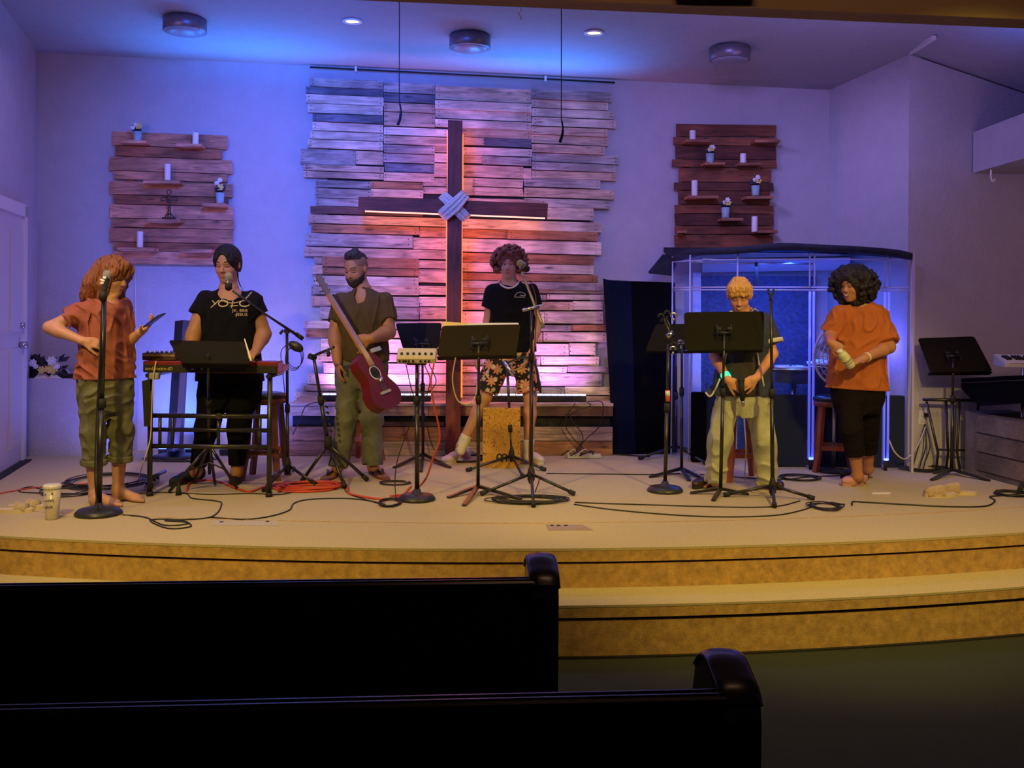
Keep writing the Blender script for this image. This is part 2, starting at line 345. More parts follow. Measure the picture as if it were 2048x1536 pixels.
for x, y, nm in ((705, 42, 'lit recessed downlight left of the middle ceiling light'), (1188, 65, 'lit recessed downlight right of the middle ceiling light')):
    c = ceil_at(x, y); t = thing('downlight', c, nm, 'light', 'recessed downlights')
    MB().lathe(c, [(0.078, 0.0), (0.080, -.008), (0.062, -.012), (0.055, 0.0)], 32).build('trim_ring', M_white, t)
    MB().lathe(c, [(0.001, -.004), (0.054, -.003)], 28).build('lamp_face', M_lampe, t)
    light('downlight_lamp', 'SPOT', c - Vector((0, 0, .03)), c - Vector((0, 0, 3)), 14, (1, .75, .4), 0.05, spot=110, blend=.8)
for x, y, y2, nm in ((798, 10, 250, 'thin black hanging choir microphone wire left of the cross'), (1122, 10, 285, 'thin black hanging choir microphone wire right of the cross')):
    d = 6.6; a = P(x, y, d); a = Vector((a.x, a.y, CZ(a.x, a.y))); e = P(x, y2, d)
    t = thing('hanging_microphone', (a.x, a.y, e.z), nm, 'microphone', 'hanging choir microphones')
    MB().tube([a, e + Vector((0, 0, .16)), e + Vector((0.004, 0, .14))], 0.0035, 5).build('wire', M_matte, t)
    MB().tube([e + Vector((0.004, 0, .145)), e + Vector((0.012, 0, .10)), e + Vector((0.008, 0, .05)), e + Vector((-.008, 0, 0))], [0.006, 0.006, 0.009, 0.010], 8, 4).build('microphone_head', M_matte, t)
q = ceil_at(1040, 14); MB().tube([q, q + Vector((.01, 0, -.03)), q + Vector((-.015, 0, -.05)), q + Vector((.01, 0, -.08)), q + Vector((0, 0, -.10))], 0.005, 6, 5).build('ceiling_hook', M_white, label='small white wavy hook hanging from the ceiling above the cross', cat='hook')
# black rod with clips along the top of the wall
t = thing('curtain_rod', Wl(990, 150, .05), 'thin dark rod with small clips running along the wall top above the big pallet wall', 'rod')
MB().tube([Wl(620, 134, .05), Wl(1230, 165, .05)], 0.008, 8).build('rod', M_matte, t)
for x, y in ((712, 138), (1091, 157)): MB().box(Wl(x, y, .05), (0.02, 0.03, 0.045)).build('clip', M_white, t)
# ================================================================ PALLET WALL
TONES = [wood('pallet_wood_tan', (0.68, 0.48, 0.35), .45), wood('pallet_wood_pale', (0.84, 0.69, 0.56), .55), wood('pallet_wood_grey', (0.46, 0.41, 0.38), .45),
         wood('pallet_wood_weathered', (0.17, 0.19, 0.24), 0.35), wood('pallet_wood_brown', (0.48, 0.22, 0.10)), wood('pallet_wood_dark', (0.15, 0.07, 0.05))]
pw = thing('pallet_wall', Wl(920, 880, .05), 'large wall covering of reclaimed pallet planks behind the tall cross', 'wall covering')
MB().hexa([Wl(655, 790, .02), Wl(1180, 790, .02), Wl(1180, 790, 0), Wl(655, 790, 0), Wl(655, 185, .02), Wl(1180, 210, .02), Wl(1180, 210, 0), Wl(655, 185, 0)]).build('backing_board', M_matte, pw)
NAILS = []
def plank(x0, x1, y0, y1, tone, parent=pw, slope=None, off=None, th=0.022):
    """pixel extents on the wall (y at the plank's left end)"""
    if slope is None: slope = 0.046 - 6.0e-5 * ((y0 + y1) / 2 - 170)
    off = off if off is not None else 0.022 + random.choice((0, 0, .006, .012, .02))
    j = lambda: random.uniform(-1.0, 1.0)
    dy = slope * (x1 - x0); g = 0.6
    cs = [(x0 + j(), y1 - g + j() * .4), (x1 + j(), y1 + dy - g + j() * .4), (x1 + j(), y0 + dy + g + j() * .4), (x0 + j(), y0 + g + j() * .4)]
    fr = [Wl(x, y, off + th) for x, y in cs]; n = Vector((0.06, -1, 0)).normalized() * -th
    m = TONES[tone] if isinstance(tone, int) else tone
    if parent is pw and x1 - x0 > 30:
        for fx in (.04, .96):
            for fy in (.28, .72): NAILS.append(fr[0].lerp(fr[1], fx).lerp(fr[3].lerp(fr[2], fx), fy))
    bb = MB().hexa([fr[0], fr[1], fr[1] + n, fr[0] + n, fr[3], fr[2], fr[2] + n, fr[3] + n])
    return bb.build('plank', m, parent)
Z = lambda x: 600 + x / 2.926
def zp(x0, x1, y0, y1, t, **k): plank(600 + x0 / 2.926, 600 + x1 / 2.926, 100 + y0 / 2.926, 100 + y1 / 2.926, t, **k)
for r in """55 487 160 212 2;35 487 212 256 3;35 487 256 310 1;45 487 310 365 1;75 487 368 415 3;75 487 418 470 1;58 487 470 520 1;45 487 520 572 1;5 325 575 665 2;326 487 588 670 0
22 490 665 703 0;22 490 705 745 0;90 415 757 803 2;90 415 806 863 2;95 415 865 912 2;490 788 185 247 2;490 788 250 302 3;490 788 304 358 0;490 788 360 443 0;490 865 446 495 1;490 865 498 550 0;490 785 552 600 2
490 785 602 657 2;495 785 660 711 3;490 785 713 765 0;416 720 765 808 4;416 720 810 858 0;790 1355 205 288 0;790 1355 290 343 1;790 1355 345 398 1;790 1355 400 450 1;950 1355 455 508 0;955 1075 508 555 0;1078 1355 512 562 3
955 1355 564 612 1;955 1070 614 662 0;1072 1355 618 668 2;955 1305 670 742 0;1306 1355 690 752 0;1010 1305 748 798 0;1010 1305 800 850 0;788 862 552 600 0;788 862 602 658 1;786 862 660 742 0;722 862 745 795 0;722 862 797 840 0
950 1010 745 850 1;1357 1825 225 285 2;1357 1805 287 335 1;1357 1840 337 387 1;1357 1848 389 441 1;1357 1800 443 491 0;1357 1803 493 545 0;1357 1785 547 597 0;1357 1865 599 651 2;1357 1845 653 700 2;1357 1850 702 750 0;1310 1758 742 798 2;1310 1840 802 860 0;1310 1815 864 915 2
62 720 910 956 5;50 862 960 1012 0;68 700 1015 1066 4;702 862 1035 1094 4;35 660 1068 1146 2;662 862 1095 1165 0;25 862 1150 1206 0;85 130 1210 1250 0;130 695 1206 1267 4;697 862 1228 1277 0;72 130 1255 1312 0;130 695 1268 1313 4;697 862 1280 1360 0
80 695 1316 1374 1;950 1445 862 905 0;1447 1718 912 992 1;950 1762 985 1045 1;1216 1745 1050 1105 4;950 1214 1045 1098 4;950 1762 1102 1180 1;950 1720 1183 1240 4;950 1718 1242 1298 1;950 1745 1300 1345 4;950 1760 1347 1393 2""".replace('\n', ';').split(';'):
    a = [int(v) for v in r.split()]; zp(*a)
# lower rows, by left and right ends
rowsL = [(570, 589, 622, 838, 2), (592, 612, 622, 838, 0), (613, 638, 640, 838, 2), (641, 657, 607, 838, 1), (658, 675, 612, 838, 4), (677, 705, 642, 838, 1), (707, 723, 635, 838, 0), (725, 746, 648, 838, 1), (747, 769, 615, 838, 1), (770, 782, 605, 838, 0), (783, 803, 588, 892, 0)]
for k, (a, b_, l, r, t) in enumerate(rowsL):
    mid = 700 + (k * 37) % 80
    plank(l, mid, a, b_, t, slope=0.008); plank(mid + 1, r, a + 1, b_ + 1, (t + 1 + k) % 3, slope=0.008)
    if r < 880: plank(839, 897, a + 1, b_ + 1, (t + k) % 2, slope=.008)
rowsR = [(563, 587, 1205, 0), (588, 600, 1206, 1), (602, 620, 1206, 1), (622, 647, 1206, 1), (649, 662, 1213, 4), (664, 684, 1213, 1), (686, 710, 1190, 1), (712, 731, 1198, 1), (732, 745, 1213, 2), (746, 772, 1203, 2), (773, 790, 1222, 1), (791, 806, 1220, 0)]
for k, (a, b_, r, t) in enumerate(rowsR):
    mid = 1040 + (k * 53) % 110
    plank(924, mid, a, b_, (t + k) % 3, slope=0.006); plank(mid + 1, r, a, b_, t, slope=0.006)
nb = MB()
for q in NAILS: nb.box(q, (.0075, .004, .0075))
nb.build('nail_heads', M_gap, pw, kind='stuff')
# wooden ledge box in front of the pallet wall: top board, plank face
lb = thing('plank_ledge', G(900, 903), 'low plank-clad ledge at the foot of the pallet wall carrying the light bars', 'ledge')
LD = 0.34
zt = P(900, 806, 8.6).z
def lx(px, off): r = ray(px, 850); t = (8.96 - off) / (1 - .06 * r.x); return r.x * t
X0, X1 = lx(578, LD), lx(1226, LD)
def ledge_box(xa, xb, za, zb, o1, o0=0.0): 
    return [Vector((xa, wy(xa, o1), za)), Vector((xb, wy(xb, o1), za)), Vector((xb, wy(xb, o0), za)), Vector((xa, wy(xa, o0), za)),
            Vector((xa, wy(xa, o1), zb)), Vector((xb, wy(xb, o1), zb)), Vector((xb, wy(xb, o0), zb)), Vector((xa, wy(xa, o0), zb))]
MB().hexa(ledge_box(X0, X1, zt - .025, zt, LD + .02)).build('top_board', wood('ledge_top_wood', (0.62, 0.48, 0.38)), lb)
MB().hexa(ledge_box(X0 + .02, X1 - .02, 0, zt - .026, LD - .05)).build('inner_frame', M_matte, lb)
def ledge_rows(xa, xb, rows, seed):
    rr = random.Random(seed)
    for za, zb, t in rows:
        x = xa
        while x < xb - .05:
            x2 = min(x + rr.uniform(.6, 1.3), xb)
            if xb - x2 < .2: x2 = xb
            MB().hexa(ledge_box(x + .003, x2 - .003, za + .003, zb - .003, LD + rr.uniform(0, .012), LD - .03)).build('plank', TONES[rr.choice(t)], lb); x = x2
ledge_rows(X0, X1, ((0.0, .13, (4, 4, 0)), (.13, .255, (0, 4)), (zt - .115, zt - .027, (4, 5, 0))), 3)
ledge_rows(X0 + .5, X0 + 1.35, ((.257, .30, (5,)),), 5)
# ================================================================ CROSS
M_cross = wood('cross_wood', (0.20, 0.042, 0.028), 0.6, knots=False, vertical=True)
M_crossh = wood('cross_arm_wood', (0.20, 0.042, 0.028), 0.6, knots=False)
cr = thing('cross', G(908, 912), 'tall dark red-brown wooden cross edged with glowing orange light', 'cross')
def offbox(px0, px1, py0, py1, o0, o1, sl=0.0):
    dy = sl * (px1 - px0)
    return [Wl(px0, py1, o1), Wl(px1, py1 + dy, o1), Wl(px1, py1 + dy, o0), Wl(px0, py1, o0), Wl(px0, py0, o1), Wl(px1, py0 + dy, o1), Wl(px1, py0 + dy, o0), Wl(px0, py0, o0)]
a, c_ = 0.36, 0.46
bt = Wl(908, 905, c_); 
MB().hexa([Wl(891, 868, c_), Wl(921, 868, c_), Wl(921, 868, a), Wl(891, 868, a), Wl(896, 240, c_), Wl(925, 241, c_), Wl(925, 241, a), Wl(896, 240, a)]).build('upright_beam', M_cross, cr)
MB().hexa([Wl(890, 920, c_), Wl(920, 920, c_), Wl(920, 920, a), Wl(890, 920, a), Wl(891, 868, c_), Wl(921, 868, c_), Wl(921, 868, a), Wl(891, 868, a)]).build('upright_foot', M_cross, cr)
sl = .037
MB().hexa([Wl(716, 420, c_ + .02), Wl(1095, 434, c_ + .02), Wl(1095, 434, a), Wl(716, 420, a), Wl(717, 393, c_ + .02), Wl(1096, 407, c_ + .02), Wl(1096, 407, a), Wl(717, 393, a)]).build('cross_arm', M_crossh, cr)
# the strip of orange lamps behind the edges of the cross
M_led = mat('orange_light_strip', (1, .4, .1), 0.5, emit=(1.0, 0.17, 0.03), es=1.7)
b = MB()
for x0, x1, ytop, ybot in ((894, 897, 262, 385), (924, 927, 268, 392), (892, 896, 436, 795), (921, 925, 440, 795)):
    b.hexa(offbox(x0, x1, ytop, ybot, a - .03, a + .02))
b.build('light_strip', M_led, cr)
M_ledp = mat('pink_light_strip', (1, .6, .5), 0.5, emit=(1.0, 0.40, 0.34), es=2.2)
b = MB(); b.hexa([Wl(730, 424, a + .03), Wl(1090, 438, a + .03), Wl(1090, 438, a - .02), Wl(730, 424, a - .02), Wl(730, 421, a + .03), Wl(1090, 435, a + .03), Wl(1090, 435, a - .02), Wl(730, 421, a - .02)])
b.build('light_strip', M_ledp, cr)
for z0 in (300, 480, 560, 650, 740):
    for x in (884, 934): light('cross_glow', 'POINT', Wl(x, z0, .30), Wl(x, z0, 0), 1.3, (1.0, .17, .03), 0.04)
for x in (760, 830, 985, 1050): 
    light('cross_glow', 'POINT', Wl(x, 437, .30), Wl(x, 437, 0), 1.2, (1.0, .30, .16), 0.03)
# rope lashing, a crossed bundle over the joint
M_rope = mat('grey_rope', (0.72, 0.66, 0.60), 0.9, noise=0.4, scale=160, bump=0.6, bscale=200)
rp = thing('rope_lashing', Wl(910, 412, .5), 'light grey rope wound crosswise around the joint of the tall cross', 'rope')
for i in range(6):
    o = (i - 2.5) * 5.0
    k = .50 + .012 * (i % 2)
    MB().tube([Wl(884 + o * .55, 433 + o * .55 , k - .06), Wl(889 + o * .6, 428 + o * .6, k), Wl(910 + o * .6, 410 + o * .6, k + .035), Wl(926 + o * .5, 393 + o * .5, k), Wl(931 + o * .5, 389 + o * .5, k - .06)], 0.0115, 8, 5).build('rope_turn', M_rope, rp)
for i in range(5):
    o = (i - 2) * 5.0
    k = .487 + .008 * (i % 2)
    MB().tube([Wl(884 - o * .5, 391 + o * .5, k - .06), Wl(890 - o * .55, 395 + o * .55, k), Wl(909 - o * .6, 413 + o * .6, k + .015), Wl(928 - o * .6, 432 + o * .6, k), Wl(934 - o * .55, 437 + o * .55, k - .06)], 0.0115, 8, 5).build('rope_turn', M_rope, rp)
# ================================================================ SMALL PALLET PANELS
M_candle = mat('white_candle_wax', (0.80, 0.78, 0.80), 0.4)
M_pot = mat('pale_blue_pot', (0.30, 0.46, 0.52), 0.5)
M_leafd = mat('dark_leaves', (0.02, 0.03, 0.05), 0.6); M_petalw = mat('white_petals', (0.75, 0.75, 0.82), 0.6); M_petaly = mat('yellow_petals', (0.72, 0.58, 0.16), 0.6)
def candle(px, y0, y1, label, off=.17, w=12):
    c = Wl(px, y1, off); tp = Wl(px, y0, off); r = w / 2 / F * c.y; h = tp.z - c.z
    t = thing('candle', c, label, 'candle', 'pillar candles on the shelves')
    MB().lathe(c, [(r * .98, 0), (r, .004), (r, h - .006), (r * .93, h), (r * .6, h - .006), (.001, h - .008)], 20).build('wax', M_candle, t)
    MB().tube([c + Vector((0, 0, h - .01)), c + Vector((.002, 0, h + .012))], .0015, 5).build('wick', M_matte, t)
def flower(b, c, r, n=5, tilt=None):
    M = frame(tilt or (random.uniform(-.5, .5), -1, random.uniform(-.1, .6)))
    for i in range(n):
        w = 2 * math.pi * i / n; d = M @ Vector((math.cos(w), 0, math.sin(w))); f = M @ Vector((0, 1, 0)); s_ = M @ Vector((-math.sin(w), 0, math.cos(w)))
        b.add([c, c + d * r * .55 + s_ * r * .38 + f * r * .1, c + d * r + f * r * .25, c + d * r * .55 - s_ * r * .38 + f * r * .1], [(0, 1, 2, 3)], True)
    return b
def potted(px, ybase, ytop, label, off=.17, lean=0):
    c = Wl(px, ybase, off); tp = Wl(px, ytop, off); H = tp.z - c.z; ph = .095
    t = thing('flower_pot', c, label, 'flower pot', 'small blue flower pots on the shelves')
    MB().lathe(c, [(.030, 0), (.032, .003), (.038, ph), (.035, ph), (.033, ph - .01), (.001, ph - .012)], 18).build('pot', M_pot, t)
    lv = MB(); rr = random.Random(int(px))
    for i in range(26):
        a_ = rr.uniform(0, 6.28); q0 = c + Vector((0, 0, ph - .005)); d = Vector((math.cos(a_) * rr.uniform(.2, 1), math.sin(a_) * .6, rr.uniform(.5, 1.6))).normalized()
        L_ = rr.uniform(.05, .5 * (H - ph) + .04); s_ = d.cross(Vector((0, 1, 0.2))).normalized() * .014
        m_ = q0 + d * L_ * .6 + Vector((lean * .3 * L_, 0, 0))
        lv.add([q0, m_ + s_, q0 + d * L_ + Vector((lean * L_, 0, 0)), m_ - s_], [(0, 1, 2, 3)], True)
        lv.sphere(q0 + d * L_ * .55, .016, 6, 4)
    lv.build('leaves', M_leafd, t, kind='stuff')
    for k, (fx, fz, r_, mm, nm) in enumerate(((.01 + lean * .04, H - .02, .026, M_petalw, 'white_flower'), (-.018 + lean * .05, H - .045, .024, M_petalw, 'white_flower'), (.012 - lean * .06, ph + .042, .036, M_petaly, 'yellow_flower'))):
        f = MB(); cc = c + Vector((fx, -.035, fz)); flower(f, cc, r_, 6, (0.1, -1, .3)); f.sphere(cc + Vector((0, -.004, 0)), r_ * .3, 8, 5); f.build(nm, mm, t)
def shelf(px0, px1, y, parent, m, slope=0.0, dep=.15):
    yy = y
    a_ = Wl(px0, y, .05); b_ = Wl(px1, y + slope * (px1 - px0), .05); n = Vector((.06, -1, 0)).normalized()
    a2, b2 = a_ + n * dep, b_ + n * dep
    up = Vector((0, 0, .024))
    MB().hexa([a2, b2, b_, a_, a2 + up, b2 + up, b_ + up, a_ + up]).build('shelf', m, parent)
SL = lambda y, x: (y)
# left panel
lp = thing('pallet_panel', Wl(342, 528, .04), 'red-brown pallet panel with shelves left of the big pallet wall', 'wall panel', 'pallet shelf panels')
M_rb = wood('red_brown_pallet', (0.62, 0.27, 0.16)); M_rb2 = wood('rosy_pallet', (0.78, 0.36, 0.23)); M_rb3 = wood('deep_brown_pallet', (0.46, 0.16, 0.08))
lz = lambda x: 200 + x / 4.8; ly = lambda y: 230 + y / 4.8
for k, (x0, x1, y0, y1) in enumerate(((122, 1218, 155, 290), (150, 1165, 292, 392), (92, 1265, 394, 530), (130, 1225, 532, 615), (95, 1270, 630, 760), (130, 1230, 765, 850), (95, 1275, 855, 985), (112, 1280, 988, 1075), (95, 1268, 1078, 1215), (130, 1240, 1220, 1300), (125, 1245, 1302, 1430))):
    plank(lz(x0), lz(x1), ly(y0), ly(y1), (M_rb, M_rb3, M_rb2, M_rb)[k % 4], lp, slope=.036 - k * .0022, off=.025 + .008 * (k % 2), th=.024)
for x in (260, 342, 430): MB().hexa(offbox(x - 8, x + 8, 275, 520, 0.0, .024)).build('batten', M_rb3, lp)
for x0, x1, y in ((248, 302, 291), (362, 412, 298), (297, 368, 370), (413, 458, 415), (305, 368, 446), (246, 318, 502), (368, 430, 505)): shelf(x0, x1, y, lp, M_rb2, .01)
candle(391, 265, 289, 'white pillar candle on the top right shelf of the left pallet panel'); candle(335, 328, 361, 'white pillar candle on the middle shelf above the small ornate cross'); candle(280, 463, 495, 'white pillar candle on the lowest left shelf of the left pallet panel')
potted(275, 285, 247, 'small pale blue flower pot on the top left shelf of the left pallet panel', lean=-.2); potted(440, 407, 357, 'small pale blue flower pot at the right edge of the left pallet panel')
MB().tube([Wl(271, 540, .01), Wl(271.5, 650, .008), Wl(270, 760, .01)], .004, 6).build('cable', M_candle, label='thin pale cord running down the wall right of the woman with the phone', cat='cable')
# ornate little cross
oc = thing('ornate_cross', Wl(338, 437, .16), 'small openwork dark metal cross on a shelf of the left pallet panel', 'cross')
def o2(px, py): return Wl(px, py, .165)
b = MB()
for pts in ([(336, 435), (337, 405), (331, 400), (322, 402), (324, 395), (334, 394), (336, 388), (333, 383), (338, 380), (343, 383), (340, 388), (342, 394), (352, 395), (355, 401), (345, 400), (340, 406), (341, 435)],
            [(330, 434), (334, 428), (342, 428), (348, 435)], [(334, 396), (342, 404)], [(342, 396), (334, 404)]): b.tube([o2(*p) for p in pts], .0045, 6, 4)
for y in (411, 418, 425): b.tube([o2(335, y), o2(342, y + 5)], .004, 6); b.tube([o2(342, y), o2(335, y + 5)], .004, 6)
b.build('openwork_body', M_black, oc); MB().box(o2(338, 436), (.11, .05, .012)).build('foot_plate', M_black, oc)
# right panel
rp2 = thing('pallet_panel', Wl(1450, 492, .04), 'dark brown pallet panel with shelves above the drum booth', 'wall panel', 'pallet shelf panels')
M_db = wood('dark_brown_pallet', (0.25, 0.075, 0.030)); M_db2 = wood('chestnut_pallet', (0.34, 0.11, 0.045)); M_db3 = wood('near_black_pallet', (0.17, 0.05, 0.025)); M_sh = wood('shelf_brown_wood', (0.48, 0.19, 0.10), knots=False)
rz_ = lambda x: 1330 + x / 5.484; ry_ = lambda y: 230 + y / 5.484
for k, (x0, x1, y0, y1) in enumerate(((132, 1215, 95, 230), (92, 1232, 236, 328), (120, 1215, 332, 482), (80, 1222, 485, 570), (152, 1165, 575, 732), (105, 1190, 735, 826), (148, 1150, 830, 980), (112, 1192, 984, 1078), (112, 1192, 1083, 1210), (110, 1190, 1215, 1305), (108, 1188, 1312, 1455))):
    plank(rz_(x0), rz_(x1), ry_(y0), ry_(y1), (M_db, M_db2, M_db3)[k % 3], rp2, slope=.012 - k * .001, off=.025 + .010 * (k % 2), th=.024)
for x in (1372, 1450, 1530): MB().hexa(offbox(x - 8, x + 8, 255, 488, 0.0, .024)).build('batten', M_db3, rp2)
for x0, x1, y in ((1364, 1414, 289), (1500, 1550, 290), (1401, 1441, 334), (1468, 1512, 335), (1368, 1428, 400), (1482, 1537, 401), (1434, 1477, 444), (1352, 1366, 468), (1504, 1545, 468)): shelf(x0, x1, y, rp2, M_sh, .0)
candle(1385, 261, 283, 'white pillar candle on the top shelf of the dark brown panel'); candle(1486, 307, 329, 'white pillar candle right of centre on the dark brown panel, second shelf row'); candle(1389, 361, 393, 'white pillar candle at the left of the dark brown panel, third shelf row'); candle(1509, 433, 464, 'white pillar candle at the lower right of the dark brown panel')
potted(1420, 328, 291, 'small pale blue flower pot on the second shelf row of the dark brown panel', lean=.1); potted(1511, 392, 351, 'small pale blue flower pot at the right of the dark brown panel, third shelf row'); potted(1451, 436, 396, 'small pale blue flower pot on the lowest small shelf of the dark brown panel')
# ================================================================ LIGHT BARS on the ledge
M_barglow = mat('cool_led_face', (.8, .8, 1), 0.4, emit=(0.50, 0.62, 1.0), es=4)
M_barglow2 = mat('blue_led_face', (.4, .5, 1), 0.4, emit=(0.15, 0.35, 1.0), es=4)
def bar(pxa, pxb, py, off, label, glow, colr, e, zz=None):
    a_, b_ = Wl(pxa, py, off), Wl(pxb, py, off); a_.z = b_.z = zz if zz is not None else zt + .003
    t = thing('light_bar', (a_ + b_) / 2, label, 'stage light', 'LED light bars')
    rz = math.atan2(b_.y - a_.y, b_.x - a_.x); L_ = (b_ - a_).length
    MB().box((a_ + b_) / 2 + Vector((0, 0, .028)), (L_, .06, .055), rz, .008).build('housing', M_black, t)
    fb = MB()
    n = max(3, int(L_ / .06))
    for i in range(n):
        q = a_.lerp(b_, (i + .5) / n); fb.box(q + Vector((0, 0, .0605)), (L_ / n * .86, .04, .01), rz)
    fb.build('led_row', glow, t)
    l = light('bar_light', 'AREA', (a_ + b_) / 2 + Vector((0, .01, .075)), (a_ + b_) / 2 + Vector((0, .45, 1)), e, colr, L_, .04); l.data.spread = 1.9; return t
PINK = (0.78, 0.27, 1.0)
bar(975, 1172, 800, .20, 'right light bar glowing upwards on the plank ledge beside the box drum', M_barglow, PINK, 6)
bar(645, 862, 797, .20, 'light bar glowing upwards on the plank ledge behind the guitar player', M_barglow, PINK, 6)
bar(318, 395, 890, .30, 'blue light bar on the floor behind the tall column speaker', M_barglow2, BLUE, 6, 0.003)
bar(440, 515, 890, .30, 'blue light bar on the floor behind the keyboard player', M_barglow2, (.15, .18, 1.0), 6, 0.003)
# ================================================================ GEAR
M_pole = mat('black_pole', (0.014, 0.014, 0.016), 0.32, spec=0.6)
M_rub = mat('black_rubber', (0.012, 0.012, 0.012), 0.75)
M_iron = mat('cast_iron_base', (0.03, 0.03, 0.032), 0.38, 0.3)
M_chr = mat('chrome', (0.7, 0.7, 0.72), 0.15, 1.0)
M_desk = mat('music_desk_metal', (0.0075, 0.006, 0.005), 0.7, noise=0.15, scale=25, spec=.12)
M_grille = mat('mic_grille', (0.50, 0.48, 0.42), 0.45, 0.2, noise=.4, scale=400, bump=.8, bscale=700)
M_beige = mat('beige_plastic', (0.52, 0.45, 0.25), 0.45)
M_paper = mat('white_paper', (0.75, 0.72, 0.66), 0.7)
def tripod(t, hub, ends, z=0.14, flat=False, r=.011, foot=True, m=None):
    for e in ends:
        e = Vector(e); f = e.copy(); f.z = .014
        L_ = MB()
        if flat: 
            d = (f - hub); d.z = 0; d.normalize(); s_ = Vector((-d.y, d.x, 0)) * .014
            a = Vector((hub.x, hub.y, .055)); 
            L_.hexa([a - s_ - Vector((0, 0, .02)), f - s_ - Vector((0, 0, .013)), f + s_ - Vector((0, 0, .013)), a + s_ - Vector((0, 0, .02)), a - s_, f - s_ , f + s_, a + s_])
        else: L_.tube([Vector((hub.x, hub.y, z)), f], r, 8)
        lg = L_.build('leg', m or M_pole, t)
        if foot and not flat:
            d = (f - Vector((hub.x, hub.y, z))).normalized(); MB().tube([f - d * .045, f], .0165, 10).build('rubber_foot', M_rub, lg)
def round_base(t, c, r):
    MB().lathe(c, [(r * .97, 0), (r, .006), (r * .99, .016), (r * .86, .034), (r * .5, .044), (.03, .048), (.022, .075), (.0, .075)], 40).build('base', M_iron, t)
def mic(t, head, tail, label=None, top=False, r=.025, band=None):
    head, tail = Vector(head), Vector(tail); d = (tail - head).normalized()
    R = frame(d, (0.01, .3, 1)); R = Matrix((R.col[0], R.col[2], R.col[1])).transposed()
    tt = thing('microphone', tail, label, 'microphone') if top else t
    MB().sphere(head, r, 16, 10, (1, 1, 1.05), R).build('grille', M_grille, tt)
    MB().tube([head + d * r * .75, head + d * r * 1.05], [r * 1.02, r * .98], 16).build('ring', M_steel, tt)
    MB().tube([head + d * r, tail], [r * .82, r * .55], 14).build('handle', M_matte if not band else band, tt)
    MB().tube([tail - d * .06, tail - d * .01], r * .95, 12).build('clip', M_rub, tt)
    return tt
def pole(t, a, b_, r0=.0125, r1=.0095, split=.55):
    a, b_ = Vector(a), Vector(b_); m_ = a.lerp(b_, split)
    MB().tube([a, m_], r0, 12).build('lower_pole', M_pole, t)
    MB().tube([m_, b_], r1, 12).build('upper_pole', M_pole, t)
    MB().tube([m_ - (b_ - a).normalized() * .03, m_ + (b_ - a).normalized() * .03], r0 * 1.5, 12).build('clutch', M_rub, t)
def hubp(t, c, z=.14): MB().tube([(c.x, c.y, z + .07), (c.x, c.y, z + .02), (c.x, c.y, z - .03), (c.x, c.y, z - .06)], [.014, .026, .026, .014], 12).build('hub', M_rub, t)
# --- stand 1: straight stand with round base, in front of the woman with the phone
c = G(197, 1029); d1 = c.y
t = thing('microphone_stand', c, 'straight microphone stand with large round base in front of the woman with the phone', 'microphone stand')
round_base(t, c, .142); pole(t, c + Vector((0, 0, .05)), P(208, 600, d1), .019, .017, .5)
pts = [P(204, 604, d1 - .03), P(199, 720, d1 - .035), P(192, 860, d1 - .04), P(190, 960, d1 - .07), P(196, 1018, d1 - .1)]
MB().tube(pts, .005, 6, 6).build('cable', M_matte, t)
mt = mic(t, P(214, 549, d1 + .02), P(204, 602, d1 - .02), 'black handheld microphone with white marks on the stand before the woman with the phone', True, .026)
for k, (x, y) in enumerate(((210, 556), (207, 562), (205, 567), (204, 560))): MB().box(P(x - 1, y - 1, d1 - .045), (.018, .006, .014 - .002 * k), 0.2).build('white_mark', M_petalw, mt)
# --- stand 2: boom at the keyboard
c = G(575, 965); t = thing('microphone_stand', c, 'tripod boom microphone stand right of the red keyboard', 'microphone stand')
top = P(574, 668, c.y); pole(t, (c.x, c.y, .1), top, .013, .011, .45); hubp(t, c, .12)
tripod(t, c, [G(527, 985), G(632, 972), G(588, 941)], .13)
MB().tube([P(603, 676, c.y + .02), P(530, 628, 7.05), P(466, 582, 6.84)], [.013, .008, .008], 8).build('boom', M_pole, t)
MB().tube([P(606, 678, c.y + .02), P(592, 668, c.y)], .017, 10).build('counterweight', M_rub, t)
MB().tube([P(574, 662, c.y - .03), P(574, 662, c.y + .04)], .024, 12).build('boom_joint', M_rub, t)
MB().tube([P(560, 668, c.y), P(566, 660, c.y)], .010, 8).build('knob', M_rub, t)
mic(t, P(457, 552, 6.80), P(457, 580, 6.85), 'silver-headed microphone at the mouth of the keyboard singer', True, .026, M_steel)
# headphone-like belt pack with cable hanging at the stand
t = thing('clipped_monitor_pack', P(590, 700, c.y - .03), 'black oval pack with looped cable hanging on the stand right of the keyboard', 'belt pack')
MB().sphere(P(592, 693, c.y - .05), .055, 14, 8, (1.1, .5, .65), Matrix.Rotation(.5, 3, 'Y')).build('shell', M_black, t)
for k in range(3):
    q = P(588 - k * 2, 712 + k * 3, c.y - .04); MB().tube([q + Vector((.06 * math.cos(w) + .01, 0, .085 * math.sin(w))) for w in [i * .35 for i in range(19)]], .0028, 5, 2).build('cable_loop', M_matte, t)
MB().tube([P(573, 690, c.y - .02), P(562, 705, c.y - .03), P(566, 750, c.y - .03), P(571, 800, c.y - .02)], .0035, 6, 5).build('cable', M_matte, t)
